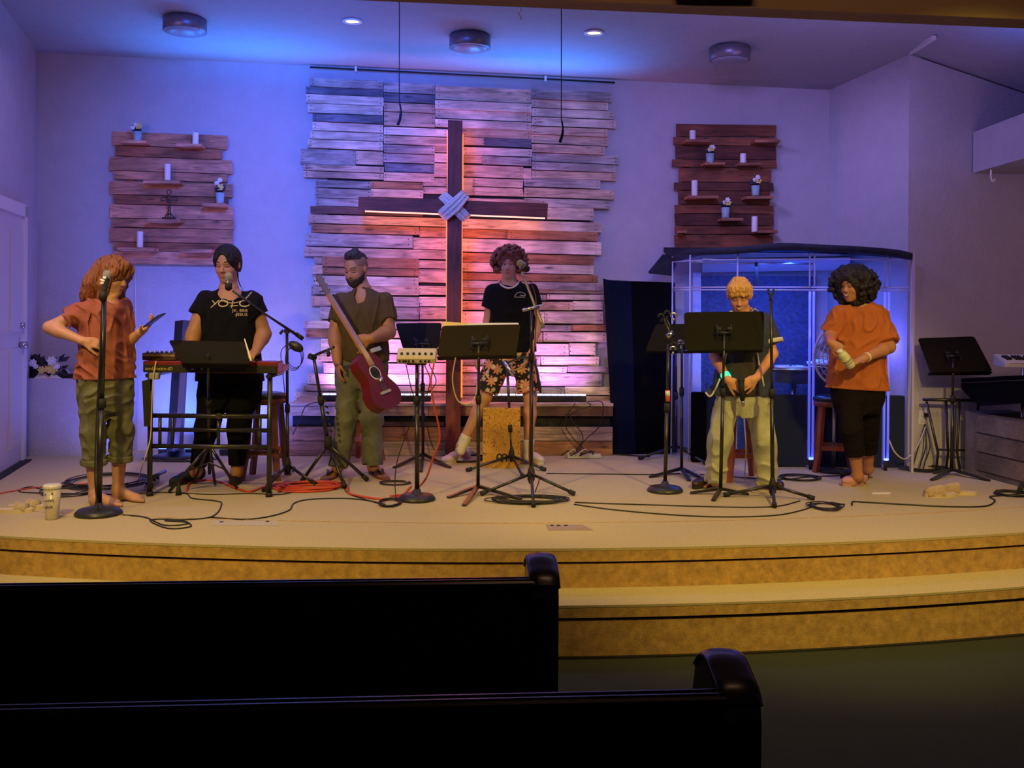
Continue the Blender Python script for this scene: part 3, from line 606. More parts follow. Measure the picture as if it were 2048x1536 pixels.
# --- stand 3: short leaning tripod stand by the guitar player
c = G(660, 966); t = thing('microphone_stand', c, 'low leaning tripod boom stand in front of the guitar player\'s right hand', 'microphone stand')
hp = P(656, 888, 7.2)
pole(t, hp, P(627, 712, 7.15), .015, .012, .5)
for e in (G(603, 967), G(690, 978), G(735, 963)):
    f = e.copy(); f.z = .012; lg = MB().tube([hp, f], [.013, .012], 8).build('leg', M_pole, t); dd = (f - hp).normalized(); MB().tube([f - dd * .05, f], .018, 10).build('rubber_foot', M_rub, lg)
MB().tube([P(617, 716, 7.15), P(668, 694, 7.0)], .010, 8).build('boom', M_pole, t); MB().tube([P(619, 712, 7.13), P(630, 716, 7.17)], .022, 12).build('boom_joint', M_rub, t)
MB().tube([P(656, 700, 7.02), P(657, 712, 7.0)], .013, 8).build('clip', M_rub, t)
MB().tube([hp + Vector((0, 0, .06)), hp + Vector((0, 0, -.04))], .028, 10).build('hub', M_rub, t)
for k in range(6): MB().tube([P(645 + k * 2.2 + 3, 800 + k * 12, 7.14), P(645 + k * 2.2 + 8, 803 + k * 12, 7.13)], .008, 6).build('peg', M_rub, t)
# --- stand 4: round base carrying the monitor mixer
c = G(834, 1000); t = thing('microphone_stand', c, 'straight stand with round base carrying the beige mixer box', 'microphone stand')
round_base(t, c, .125); pole(t, c + Vector((0, 0, .05)), P(834, 728, c.y), .016, .012, .72)
bx = thing('personal_mixer', P(834, 727, c.y), 'beige box mixer with knobs on the stand left of the front music stand', 'mixer')
R = Matrix.Rotation(.55, 3, 'X')
q = P(834, 711, c.y - .02)
MB().box(q, (.265, .125, .045), bev=.008, R=R).build('case', M_beige, bx)
f_ = lambda x, y, z: q + R @ Vector((x, y, z))
MB().box(f_(0, -.063, 0), (.255, .006, .036), R=R).build('front_strip', mat('cream_plastic', (.60, .53, .32), .4), bx)
MB().box(f_(0, -.012, -.03), (.13, .075, .03), R=R).build('mount_bracket', M_matte, bx)
for x in (-.11, -.085, -.07, -.05, -.02, .03, .06, .085): MB().tube([f_(x, -.066, .002), f_(x, -.078, .002)], .0075, 10).build('jack', M_rub, bx)
for x in (-.09, .09): 
    for y in (-.035, .035): MB().tube([f_(x, y, -.022), f_(x, y, -.027)], .007, 8).build('screw', M_rub, bx)
for k in range(6): MB().tube([f_(-.1 + k * .04, -.02, .022), f_(-.1 + k * .04, -.02, .034)], .009, 10).build('knob', M_rub, bx)
# --- stand 5: tall front boom stand
c = G(1062, 987); t = thing('microphone_stand', c, 'tall tripod boom stand right of the front music stand, microphone at the curly-haired man', 'microphone stand')
top = P(1063, 622, c.y); pole(t, (c.x, c.y, .12), top, .014, .0095, .72); hubp(t, c, .13)
tripod(t, c, [G(961, 992), G(1150, 992), G(1067, 1016)], .14)
MB().tube([P(1087, 655, c.y - .05), P(1070, 612, c.y), P(1054, 570, c.y + .05), P(1044, 545, c.y + .1)], [.013, .010, .010, .008], 10, 3).build('boom', mat('worn_pole', (.30, .27, .20), .35, .5), t)
MB().tube([P(1050, 620, c.y - .04), P(1078, 612, c.y - .02)], .011, 10).build('boom_joint', M_steel, t); MB().sphere(P(1048, 620, c.y - .04), .014, 10, 6).build('knob', M_steel, t)
mic(t, P(1041, 527, c.y), P(1056, 541, c.y + .05), 'silver-headed microphone on the tall boom in front of the curly-haired man', True, .027)
MB().tube([P(1060, 560, c.y), P(1072, 600, c.y - .02), P(1070, 680, c.y - .03), P(1062, 800, c.y - .03), P(1059, 930, c.y - .03), P(1078, 955, c.y - .05), P(1070, 985, c.y - .04)], .004, 6, 6).build('cable', mat('dark_red_cable', (.10, .02, .02), .5), t)
# --- stand 6: middle tripod in front of the box drum
c = G(1023, 936); t = thing('microphone_stand', c, 'tripod stand directly in front of the box drum', 'microphone stand')
pole(t, (c.x, c.y, .1), P(1014, 728, c.y), .014, .011, .3); hubp(t, c, .11); tripod(t, c, [G(933, 944), G(1091, 943), G(1046, 957)], .1)
MB().tube([P(1008, 722, c.y - .02), P(1027, 752, c.y - .05)], .016, 10).build('clip', M_steel, t)
MB().tube([P(1010, 728, c.y), P(1040, 716, c.y), P(1068, 722, c.y), P(1081, 786, c.y)], .010, 8, 3).build('boom', M_pole, t)
# --- stand 7: round base with folded boom and clips
c = G(1330, 983); t = thing('microphone_stand', c, 'round-based stand with folded boom and several empty clips beside the large music stand', 'microphone stand')
round_base(t, c, .128); pole(t, c + Vector((0, 0, .05)), P(1337, 688, c.y), .014, .011, .55)
MB().tube([P(1326, 634, c.y - .02), P(1343, 672, c.y), P(1361, 706, c.y + .02)], .0105, 10).build('boom', M_pole, t)
MB().tube([P(1332, 636, c.y - .03), P(1349, 672, c.y - .01)], .008, 8).build('boom_extension', M_pole, t)
MB().tube([P(1334, 674, c.y - .03), P(1346, 664, c.y - .03)], .018, 12).build('boom_joint', M_steel, t)
for x, y in ((1322, 633), (1334, 627), (1347, 631), (1347, 690), (1362, 686), (1346, 698)):
    w = MB(); q = P(x, y, c.y - .03); w.tube([q + Vector((.018 * math.cos(a_), 0, .018 * math.sin(a_))) for a_ in [-.4 + i * .55 for i in range(8)]], .008, 8); w.tube([q - Vector((0, 0, .018)), q - Vector((0, 0, .04))], .008, 8); w.build('microphone_clip', M_rub if (x + y) % 2 else M_steel, t)
MB().tube([P(1335, 780, c.y), P(1335.5, 803, c.y)], .0165, 12).build('red_label', mat('red_white_label', (.7, .10, .06), .5), t)
MB().tube([P(1335, 782, c.y), P(1335.5, 792, c.y)], .0172, 12).build('white_label', M_paper, t)
# --- stand 8: straight tripod stand right of the blond boy
c = G(1545, 997); t = thing('microphone_stand', c, 'straight tripod stand with empty clip right of the blond boy', 'microphone stand')
pole(t, (c.x, c.y, .08), P(1542, 598, c.y), .0145, .0105, .5); hubp(t, c, .08); tripod(t, c, [G(1447, 994), G(1629, 1001), G(1549, 1017)], .09)
w = MB(); q = P(1542, 585, c.y); w.tube([q + Vector((-.018, 0, .03)), q + Vector((-.016, 0, -.005)), q + Vector((0, 0, -.015)), q + Vector((.016, 0, -.005)), q + Vector((.018, 0, .03))], .007, 8, 4); w.tube([q + Vector((0, 0, -.015)), q + Vector((0, 0, -.06))], .011, 8); w.build('microphone_clip', M_rub, t)
# --- stand 9: thin stand behind, left of the booth
c = G(1352, 914); t = thing('microphone_stand', c, 'thin dark tripod stand standing against the drum booth', 'microphone stand')
pole(t, (c.x, c.y, .1), P(1352, 690, c.y), .012, .010, .5); tripod(t, c, [G(1278, 920), G(1413, 931), G(1390, 905)], .1)
# ---------------------------------------------------------------- music stands
def music_stand(name_label, cs, d_top, d_bot, ptop, pbot, legs, dz=None, lip=True, bracket=True, flat=True, shade=M_desk, r=.013):
    base = G(*pbot); t = thing('music_stand', base, name_label, 'music stand', 'black music stands')
    ds = [d_top, d_top, d_bot, d_bot] if not isinstance(d_top, (list, tuple)) else d_top
    A, B, C, D = [P(x, y, d) for (x, y), d in zip(cs, ds)]
    n = (B - A).cross(D - A).normalized(); n = n if n.y < 0 else -n
    def rc(p, q1, q2, r_=.02): return [p + (q1 - p).normalized() * r_, p + ((q1 - p).normalized() + (q2 - p).normalized()) * r_ * .3, p + (q2 - p).normalized() * r_]
    poly = rc(A, D, B) + rc(B, A, C) + rc(C, B, D) + rc(D, C, A)
    MB().prism(poly, n * .004).build('desk', shade, t)
    if lip:
        away = -n
        MB().prism([C, D, D + away * .055, C + away * .055], (D - A).normalized() * .004).build('ledge', shade, t)
    ctr = (A + B + C + D) / 4; pt = P(ptop[0], ptop[1], ctr.y - .02)
    pt = Vector((pt.x, ctr.y - .02 + (pt.z - ctr.z) * (A.y - D.y) / max((A.z - D.z), .05), pt.z)) + n * .02
    if bracket:
        bw = (B - A).normalized(); bh = (A - D).normalized()
        fr = MB()
        for sx in (-1, 1): fr.tube([pt + bw * .05 * sx - bh * .05 + n * .006, pt + bw * .05 * sx + bh * .06 + n * .006], .004, 6)
        fr.tube([pt - bw * .06 + n * .008, pt + bw * .06 + n * .008], .009, 8); fr.build('tilt_bracket', M_pole, t)
        for sx in (-1, 1): MB().box(pt + bw * .038 * sx + bh * .03 + n * .010, (.030, .006, .018), R=Matrix((bw, n, bh)).transposed()).build('rivet_plate', M_rub, t)
    hub = base.copy()
    pole(t, (base.x, base.y, .05), pt, r, r * .75, .62)
    tripod(t, hub, [G(*e) for e in legs], .16, flat=flat)
    return t, (A, B, C, D), n
music_stand('black music stand behind the beige mixer box, left of the cross foot', [(791, 647), (884, 646), (877, 697), (806, 698)], 8.05, 7.95, (846, 690), (846, 918), [(788, 937), (900, 937), (842, 945)])
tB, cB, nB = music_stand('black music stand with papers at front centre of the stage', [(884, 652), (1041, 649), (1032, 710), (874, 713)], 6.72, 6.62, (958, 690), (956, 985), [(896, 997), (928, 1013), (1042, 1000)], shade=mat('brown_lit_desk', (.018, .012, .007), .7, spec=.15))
pp = thing('paper_stack', P(930, 650, 6.74), 'yellowish and white papers sticking up above the front centre music stand', 'paper')
MB().hexa([P(884, 652, 6.735), P(940, 651, 6.735), P(940, 651, 6.75), P(884, 652, 6.75), P(886, 643, 6.76), P(934, 646, 6.76), P(934, 646, 6.775), P(886, 643, 6.775)]).build('yellow_folder', mat('yellow_paper', (.75, .58, .22), .7), pp)
MB().hexa([P(935, 651, 6.735), P(1038, 649, 6.735), P(1038, 649, 6.75), P(935, 651, 6.75), P(935, 646, 6.76), P(1036, 645.5, 6.76), P(1036, 645.5, 6.775), P(935, 646, 6.775)]).build('white_sheets', M_paper, pp)
music_stand('black music stand behind the round-based stand, partly hidden by the large desk', [(1312, 648), (1375, 648), (1372, 702), (1290, 702)], 7.75, 7.68, (1362, 690), (1363, 948), [(1300, 956), (1399, 956), (1378, 963)])
music_stand('black music stand with wide desk in front of the blond boy', [(1368, 625), (1528, 623), (1527, 699), (1370, 701)], 6.92, 6.82, (1447, 668), (1441, 990), [(1380, 988), (1427, 1003), (1497, 990)])
music_stand('black music stand at the right against the mauve wall', [(1835, 677), (1948, 673), (1985, 743), (1860, 744)], 7.95, 7.8, (1903, 715), (1903, 950), [(1863, 962), (1979, 963), (1866, 948), (1930, 948)])
tK, cK, nK = music_stand('folding black music stand in front of the red keyboard', [(337, 681), (491, 684), (499, 728), (362, 726)], 6.62, 6.52, (419, 712), (419, 960), [], bracket=False)
hp = P(419, 890, 6.8)
for e in (G(338, 987), G(474, 980), G(430, 972), G(388, 968)):
    e.z = .012; MB().tube([hp, e], .011, 8).build('leg', M_pole, tK)
MB().tube([P(380, 940, 6.78), P(419, 925, 6.78), P(452, 940, 6.78)], .006, 6).build('brace', M_pole, tK)
s_ = MB(); s_.hexa([P(489, 682, 6.6), P(493, 682, 6.6), P(493, 682, 6.64), P(489, 682, 6.64), P(488, 676, 6.6), P(490, 676, 6.6), P(490, 676, 6.64), P(488, 676, 6.64)])
pp = thing('paper_sheet', P(497, 700, 6.62), 'white sheet edge at the right end of the folding music stand', 'paper')
MB().hexa([P(500, 722, 6.56), P(504, 721, 6.56), P(504, 721, 6.57), P(500, 722, 6.57), P(488, 678, 6.60), P(490, 677, 6.60), P(490, 677, 6.61), P(488, 678, 6.61)]).build('sheet', M_paper, pp)
# ---------------------------------------------------------------- stools
M_stw = wood('red_stool_wood', (0.34, 0.085, 0.035), .6, knots=False, rough=.45, vertical=True); M_stb = wood('brown_stool_wood', (0.20, 0.070, 0.035), .6, knots=False, rough=.45, vertical=True)
M_pad = mat('black_vinyl', (0.012, 0.014, 0.02), 0.3)
def stool(px, d, zs, r, label, m, rot=.6, pad=True, spread=1.12):
    q = P(px, 800, d); c = Vector((q.x, d, 0)); t = thing('bar_stool', c, label, 'stool', 'round wooden bar stools')
    MB().lathe(c, [(r * .9, zs - .055), (r * .98, zs - .05), (r * .98, zs - .012), (.001, zs - .012)], 32).build('seat_ring', m, t)
    MB().lathe(c, [(r * .98, zs - .012), (r * 1.02, zs), (r, zs + .018), (r * .8, zs + .03), (.001, zs + .032)], 32).build('seat_pad', M_pad if pad else m, t)
    tops = []
    for k in range(4):
        w = rot + k * math.pi / 2; u = Vector((math.cos(w), math.sin(w), 0)); s_ = Vector((-u.y, u.x, 0))
        b = MB(); rings = [(zs - .05, r * .80), (zs * .6, r * .92), (zs * .3, r * 1.02), (.0, r * spread * 1.12)]
        v = []; 
        for z, rr in rings:
            for a_, c_ in ((-1, -1), (1, -1), (1, 1), (-1, 1)): v.append(c + u * (rr + a_ * .019) + s_ * (.019 * c_) + Vector((0, 0, z)))
        fs = [(3, 2, 1, 0)[::-1], (12, 13, 14, 15)[::-1]] + [(i * 4 + j, i * 4 + (j + 1) % 4, i * 4 + 4 + (j + 1) % 4, i * 4 + 4 + j)[::-1] for i in range(3) for j in range(4)]
        b.add(v, fs); b.build('leg', m, t); tops.append(u)
    for k in range(4):
        a_, b_ = tops[k], tops[(k + 1) % 4]; h = zs * (.27 if k % 2 else .33); rr = r * 1.02
        MB().box(c + (a_ + b_) * rr / 2 + Vector((0, 0, h)), ((a_ - b_).length * rr, .018, .035), math.atan2((b_ - a_).y, (b_ - a_).x)).build('stretcher', m, t)
    return t
stool(531, 7.42, .62, .155, 'brown wooden bar stool with dark padded seat beside the keyboard player', M_stb, .75)
stool(723, 8.25, .60, .15, 'reddish bar stool behind the guitar player', M_stw, .3)
stool(1483, 7.52, .60, .16, 'red-brown bar stool right behind the blond boy', M_stw, .9)
stool(1668, 7.98, .58, .17, 'red-brown bar stool beside the woman in the orange shirt', M_stw, .55)
# ---------------------------------------------------------------- keyboard set
M_red = mat('keyboard_red', (0.16, 0.010, 0.012), 0.4); M_keyw = mat('white_keys', (.75, .72, .68), .35)
kx0, kx1 = P(285, 735, 6.66), P(555, 737, 6.66); zk0, zk1 = P(420, 746, 6.66).z, P(420, 723, 6.66).z
t = thing('stage_keyboard', ((kx0.x + kx1.x) / 2, 6.82, zk0), 'red stage keyboard on a black stand in front of the player in black', 'keyboard')
kc = (kx0.x + kx1.x) / 2; kl = kx1.x - kx0.x; kh = zk1 - zk0
MB().box((kc, 6.74, zk0 + kh / 2), (kl, .15, kh), bev=.006).build('body', M_red, t)
MB().box((kc, 6.90, zk0 + kh * .3), (kl, .17, kh * .6), bev=.004).build('keybed', M_red, t)
MB().box((kc, 6.659, zk0 + kh * .36), (kl - .02, .012, kh * .62)).build('rear_panel', M_matte, t)
nk = 36
for i in range(nk): MB().box((kc - kl / 2 + .03 + (kl - .06) * (i + .5) / nk, 6.90, zk0 + kh * .6 + .008), ((kl - .06) / nk * .9, .14, .014)).build('white_key', M_keyw, t)
for i in range(nk):
    if i % 7 in (0, 1, 3, 4, 5): MB().box((kc - kl / 2 + .03 + (kl - .06) * (i + 1) / nk, 6.87, zk0 + kh * .6 + .02), ((kl - .06) / nk * .5, .085, .014)).build('black_key', M_matte, t)
for i in range(9): MB().tube([(kc - .1 + i * .05, 6.74, zk1), (kc - .1 + i * .05, 6.74, zk1 + .014)], .008, 10).build('knob', M_rub if i % 3 else M_keyw, t)
for i, x in enumerate((385, 392, 396, 404, 412, 430, 452, 470, 490)): q = P(x, 738, 6.652); MB().box(q, (.014, .006, .012)).build('socket', M_steel if i in (0, 3) else M_rub, t)
def text_obj(s, size, m, name='lettering', ext=.001):
    cu = bpy.data.curves.new(name, 'FONT'); cu.body = s; cu.size = size; cu.extrude = ext; cu.resolution_u = 2
    o = bpy.data.objects.new('tmp', cu); COL.objects.link(o); dg = bpy.context.evaluated_depsgraph_get(); dg.update()
    me = bpy.data.meshes.new_from_object(o.evaluated_get(dg)); bpy.data.objects.remove(o); bpy.data.curves.remove(cu)
    me.materials.clear(); me.materials.append(m); return me
def place_text(s, size, m, parent, loc, R, name='lettering', ext=.001, sx=1.0):
    me = text_obj(s, size, m, name, ext); xs = [v.co.x for v in me.vertices]; ys = [v.co.y for v in me.vertices]
    cx, cy = (min(xs) + max(xs)) / 2, (min(ys) + max(ys)) / 2
    for v in me.vertices: v.co = R @ Vector(((v.co.x - cx) * sx, v.co.y - cy, v.co.z))
    return new_obj(name, me, parent, loc)
RV = Matrix.Rotation(math.pi / 2, 3, 'X')
place_text('nord electro 6D', .033, mat('gold_print', (.55, .45, .15), .5), t, P(318, 737, 6.650), RV, sx=.85)
t = thing('effects_box', ((P(319, 712, 6.8)).x, 6.75, zk1), 'small gold and black box with knobs on the left end of the red keyboard', 'mixer')
a_, b_ = P(286, 715, 6.72), P(353, 715, 6.72)
MB().box(((a_.x + b_.x) / 2, 6.755, zk1 + .028), (b_.x - a_.x, .11, .05), bev=.005).build('case', mat('bronze_case', (.10, .06, .04), .4, .5), t)
MB().box(((a_.x + b_.x) / 2, 6.698, zk1 + .038), (b_.x - a_.x - .01, .006, .016)).build('front_strip', mat('gold_strip', (.5, .36, .15), .4, .5), t)
for i in range(7): MB().tube([(a_.x + .02 + i * .033, 6.75, zk1 + .053), (a_.x + .02 + i * .033, 6.75, zk1 + .068)], .009, 10).build('knob', M_steel, t)
# stand
t = thing('keyboard_stand', ((kc), 6.8, 0), 'black tubular table stand under the red keyboard', 'keyboard stand')
for px, pb in ((303, 985), (541, 992)):
    for dd, hh in ((0, 0), (.3, 0)):
        q = P(px, 800, 6.70 + dd); MB().tube([(q.x, 6.68 + dd, 0.0), (q.x, 6.68 + dd, zk0 - .005)], .018, 10).build('leg', M_pole, t)
        MB().tube([(q.x, 6.68 + dd, 0.0), (q.x, 6.68 + dd, .03)], .024, 10).build('rubber_foot', M_rub, t)
    q = P(px, 800, 6.7); MB().tube([(q.x, 6.62, zk0 - .018), (q.x, 7.04, zk0 - .018)], .016, 8).build('support_arm', M_pole, t)
    MB().tube([(q.x, 6.68, .12), (q.x, 6.98, .12)], .013, 8).build('side_bar', M_pole, t)
for y, dd in ((832, 6.68), (893, 6.68), (860, 6.98)):
    z = P(420, y, dd).z; MB().tube([(P(303, y, dd).x, dd, z), (P(541, y, dd).x, dd, z)], .016, 10).build('cross_bar', M_pole, t)
for px in (320, 345, 437, 520): 
    z = P(px, 850, 6.68); MB().tube([(z.x, 6.68, P(px, 832, 6.68).z), (z.x, 6.68, P(px, 893, 6.68).z)], .012, 8).build('upright_bar', M_pole, t)
MB().tube([P(437, 832, 6.67), P(437, 832, 6.63)], .022, 10).build('knob', M_rub, t)
MB().tube([P(519, 893 - 30, 6.67), P(519, 893 - 10, 6.67)], .014, 8).build('knob', M_rub, t)
MB().hexa([P(288, 853, 6.62), P(303, 853, 6.62), P(303, 853, 6.66), P(288, 853, 6.66), P(284, 762, 6.62), P(300, 758, 6.62), P(300, 758, 6.66), P(284, 762, 6.66)]).build('side_bracket', M_rub, t)
MB().box(P(309, 752, 6.64), (.065, .05, .045), bev=.006).build('adapter_box', mat('grey_plastic', (.3, .3, .33), .5), t)
# column speaker
t = thing('column_speaker', G(350, 915), 'tall slim black column loudspeaker with grey grille behind the keyboard', 'loudspeaker')
sd = 8.3
MB().hexa([P(333, 903, sd), P(349, 903, sd - .1), P(366, 903, sd + .12), P(348, 903, sd + .2), P(350, 642, sd), P(366, 640, sd - .1), P(380, 641, sd + .12), P(362, 641, sd + .2)]).build('cabinet', M_black, t)
MB().hexa([P(347, 898, sd - .11), P(357, 898, sd - .05), P(357, 898, sd - .03), P(347, 898, sd - .09), P(363, 736, sd - .11), P(373, 736, sd - .05), P(373, 736, sd - .03), P(363, 736, sd - .09)]).build('grille', mat('grey_grille', (.22, .20, .22), .6, noise=.3, scale=200), t)
MB().lathe(G(352, 914), [(.19, 0), (.19, .015), (.14, .03), (.08, .035), (.06, .09), (.001, .09)], 32).build('base', M_black, t)
# ---------------------------------------------------------------- box drum
q0, q1 = G(965, 936), G(1040, 935); w = q1.x - q0.x; zc = P(1002, 816, q0.y).z
t = thing('box_drum', ((q0.x + q1.x) / 2, q0.y + .15, 0), 'golden burl-faced wooden box drum on the stage floor by the curly-haired man', 'drum')
M_caj = mat('golden_burl_front', (0.52, 0.28, 0.06), .4)
def burl(m):
    nt = m.node_tree; N = nt.nodes; L = nt.links; tc = N.new('ShaderNodeTexCoord'); nz = N.new('ShaderNodeTexNoise'); nz.inputs['Scale'].default_value = 9; nz.inputs['Detail'].default_value = 2; nz.inputs['Distortion'].default_value = 2.2
    L.new(tc.outputs['Object'], nz.inputs[0]); wv = N.new('ShaderNodeMath'); wv.operation = 'MULTIPLY'; wv.inputs[1].default_value = 50; L.new(nz.outputs[0], wv.inputs[0]); sn = N.new('ShaderNodeMath'); sn.operation = 'SINE'; L.new(wv.outputs[0], sn.inputs[0])
    cr = N.new('ShaderNodeValToRGB'); cr.color_ramp.elements[0].position = 0.0; cr.color_ramp.elements[0].color = (.50, .27, .055, 1); cr.color_ramp.elements[1].position = .95; cr.color_ramp.elements[1].color = (.25, .09, .012, 1); cr.color_ramp.elements.new(.6).color = (.50, .27, .055, 1)
    L.new(sn.outputs[0], cr.inputs[0]); L.new(cr.outputs[0], N['Principled BSDF'].inputs['Base Color'])
burl(M_caj)
cx = (q0.x + q1.x) / 2; cy = q0.y
MB().box((cx, cy + .16, zc / 2), (w, .30, zc), bev=.006).build('body', wood('drum_side_wood', (.45, .26, .09), knots=False), t)
MB().box((cx, cy + .006, zc / 2), (w, .012, zc), bev=.003).build('front_plate', M_caj, t)
for sx in (-1, 1):
    for z in (.03, .12, .21, .30, .39, zc - .025): MB().tube([(cx + sx * (w / 2 - .012), cy, z), (cx + sx * (w / 2 - .012), cy - .003, z)], .005, 8).build('screw', M_matte, t)
mk = MB(); ox, oz = cx + .004, .085
for k in (-1, 1):
    x = ox + k * .021
    mk.tube([(x - .018, cy - .003, oz - .03), (x - .018, cy - .003, oz + .012), (x - .008, cy - .003, oz + .028), (x + .008, cy - .003, oz + .028), (x + .018, cy - .003, oz + .012), (x + .018, cy - .003, oz - .03)], .0055, 6, 4)
    mk.tube([(x - .018, cy - .003, oz + .002), (x, cy - .003, oz - .006), (x + .018, cy - .003, oz + .002)], .004, 6, 4)
mk.build('emblem', M_matte, t)
MB().box((ox + .052, cy - .003, oz), (.003, .003, .06)).build('emblem_bar', M_matte, t)
# ---------------------------------------------------------------- dark folding screen
M_scr = mat('navy_fabric', (0.006, 0.009, 0.026), .95, spec=.05, noise=.2, scale=40, bump=.2, bscale=150); M_scr2 = mat('black_fabric', (0.003, 0.003, 0.005), .95, spec=.05, noise=.2, scale=40)
t = thing('folding_screen', G(1275, 908), 'dark fabric covered folding sound screen left of the drum booth', 'screen')
def panel(name, A, B, C, D, da, db, m, parent, th=.05):
    n = Vector((0, th, 0))
    a_, b_, c_, d_ = P(*A, da), P(*B, db), P(*C, db), P(*D, da)
    for q in (a_, b_): q.z = max(q.z, 0.0)
    return MB().hexa([a_, b_, b_ + n, a_ + n, d_, c_, c_ + n, d_ + n]).build(name, m, parent)
panel('side_panel', (1228, 915), (1237, 915), (1217, 560), (1207, 557), 8.72, 8.70, M_scr, t)
panel('screen_panel', (1237, 915), (1272, 907), (1262, 562), (1217, 560), 8.70, 8.76, M_scr, t)
panel('screen_panel', (1272, 907), (1355, 905), (1350, 565), (1262, 562), 8.76, 8.78, M_scr2, t)
# ---------------------------------------------------------------- drum booth
M_plexi = bpy.data.materials.new('clear_acrylic'); M_plexi.use_nodes = True
_n = M_plexi.node_tree; _b = _n.nodes['Principled BSDF']; _b.inputs['Base Color'].default_value = (.2, .3, .8, 1); _b.inputs['Roughness'].default_value = .04; _b.inputs['Alpha'].default_value = .045; _b.inputs['Specular IOR Level'].default_value = .5
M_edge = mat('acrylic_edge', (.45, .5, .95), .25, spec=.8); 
t = thing('drum_booth', G(1600, 935), 'clear acrylic drum enclosure with dark padded roof, glowing blue inside', 'drum booth')
BP = [(1343, 8.72), (1378, 8.42), (1473, 8.15), (1622, 8.0), (1772, 7.98), (1821, 7.93)]
zt1 = P(1622, 578, 8.0).z; zt2 = P(1622, 506, 8.0).z
pts = [Vector((P(x, 800, d).x, d, 0)) for x, d in BP]
def vpanel(a_, b_, z0, z1, name, m, th=.008, ins=.008):
    u = (b_ - a_).normalized(); n = Vector((-u.y, u.x, 0)) * th; a2, b2 = a_ + u * ins, b_ - u * ins; Zv = lambda z: Vector((0, 0, z))
    return MB().hexa([a2 + Zv(z0), b2 + Zv(z0), b2 + n + Zv(z0), a2 + n + Zv(z0), a2 + Zv(z1), b2 + Zv(z1), b2 + n + Zv(z1), a2 + n + Zv(z1)]).build(name, m, t)
for i in range(len(pts) - 1):
    vpanel(pts[i], pts[i + 1], .02, zt1 - .01, 'acrylic_panel', M_plexi); vpanel(pts[i], pts[i + 1], zt1 + .01, zt2, 'acrylic_panel', M_plexi)
    for z in (zt1 - .008, zt1 + .014): MB().tube([pts[i] + Vector((0, 0, z)), pts[i + 1] + Vector((0, 0, z))], .007, 6).build('panel_rim', M_edge, t)
    MB().tube([pts[i] + Vector((0, 0, zt2 - .05)), pts[i + 1] + Vector((0, 0, zt2 - .05))], .006, 6).build('panel_rim', M_edge, t)
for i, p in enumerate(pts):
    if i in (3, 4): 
        for s_ in (-.016, .016): MB().tube([p + Vector((s_, -.004, .09)), p + Vector((s_, -.004, zt1 - .02))], .011, 8).build('edge_glow_strip', mat('blue_edge_glow', (.3, .35, .9), .3, emit=(.10, .13, 1), es=.55), t)  # edge-lit acrylic strips, their glow put in as emission
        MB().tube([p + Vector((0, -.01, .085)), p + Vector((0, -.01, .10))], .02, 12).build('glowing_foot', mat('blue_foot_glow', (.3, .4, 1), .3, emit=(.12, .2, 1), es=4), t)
        MB().tube([p, p + Vector((0, 0, .085))], .014, 10).build('foot', M_rub, t)
        for s_ in (-.02, .02): MB().tube([p + Vector((s_, -.004, zt1 + .02)), p + Vector((s_, -.004, zt2))], .007, 8).build('hinge_strip', M_edge, t)
    else:
        MB().tube([p + Vector((0, -.003, .01)), p + Vector((0, -.003, zt2))], .007, 8).build('hinge_strip', M_edge, t)
q = P(1826, 700, 7.9); MB().box((q.x, 7.9, (zt2) / 2), (.018, .012, zt2)).build('end_strip', mat('clear_strip', (.55, .5, .55), .25), t)
# roof of padded dark fabric
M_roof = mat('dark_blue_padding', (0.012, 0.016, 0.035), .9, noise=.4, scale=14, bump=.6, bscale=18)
fr = [(1345, 520, 8.75), (1395, 505, 8.45), (1473, 501, 8.1), (1560, 493, 7.97), (1640, 496, 7.93), (1720, 500, 7.92), (1790, 506, 7.93), (1822, 513, 7.92)]
F_ = [P(*a) for a in fr]
b = MB(); b.tube([p for p in F_], .030, 10, 4); b.build('roof_edge_roll', M_roof, t)
back = [Vector((p.x * .97, wy(p.x * .97, .05), zt2 + .10)) for p in F_]
b = MB(); n = len(F_); vs_ = [p + Vector((0, 0, .02)) for p in F_] + back + [p - Vector((0, 0, .02)) for p in F_] + [p - Vector((0, 0, .04)) for p in back]
fs = []
for i in range(n - 1): fs += [(i, i + 1, n + i + 1, n + i), (2 * n + i + 1, 2 * n + i, 3 * n + i, 3 * n + i + 1), (i + 1, i, 2 * n + i, 2 * n + i + 1), (n + i, n + i + 1, 3 * n + i + 1, 3 * n + i)]
fs += [(0, n, 3 * n, 2 * n), (n - 1, 3 * n - 1, 4 * n - 1, 2 * n - 1)]
b.add(vs_, fs, False); b.build('roof_pad', M_roof, t)
MB().hexa([P(1297, 547, 8.78), P(1345, 552, 8.74), P(1352, 530, 8.85), P(1315, 525, 8.85), P(1297, 543, 8.78), P(1345, 521, 8.74), P(1352, 508, 8.85), P(1325, 509, 8.85)]).build('roof_flap', M_roof, t)
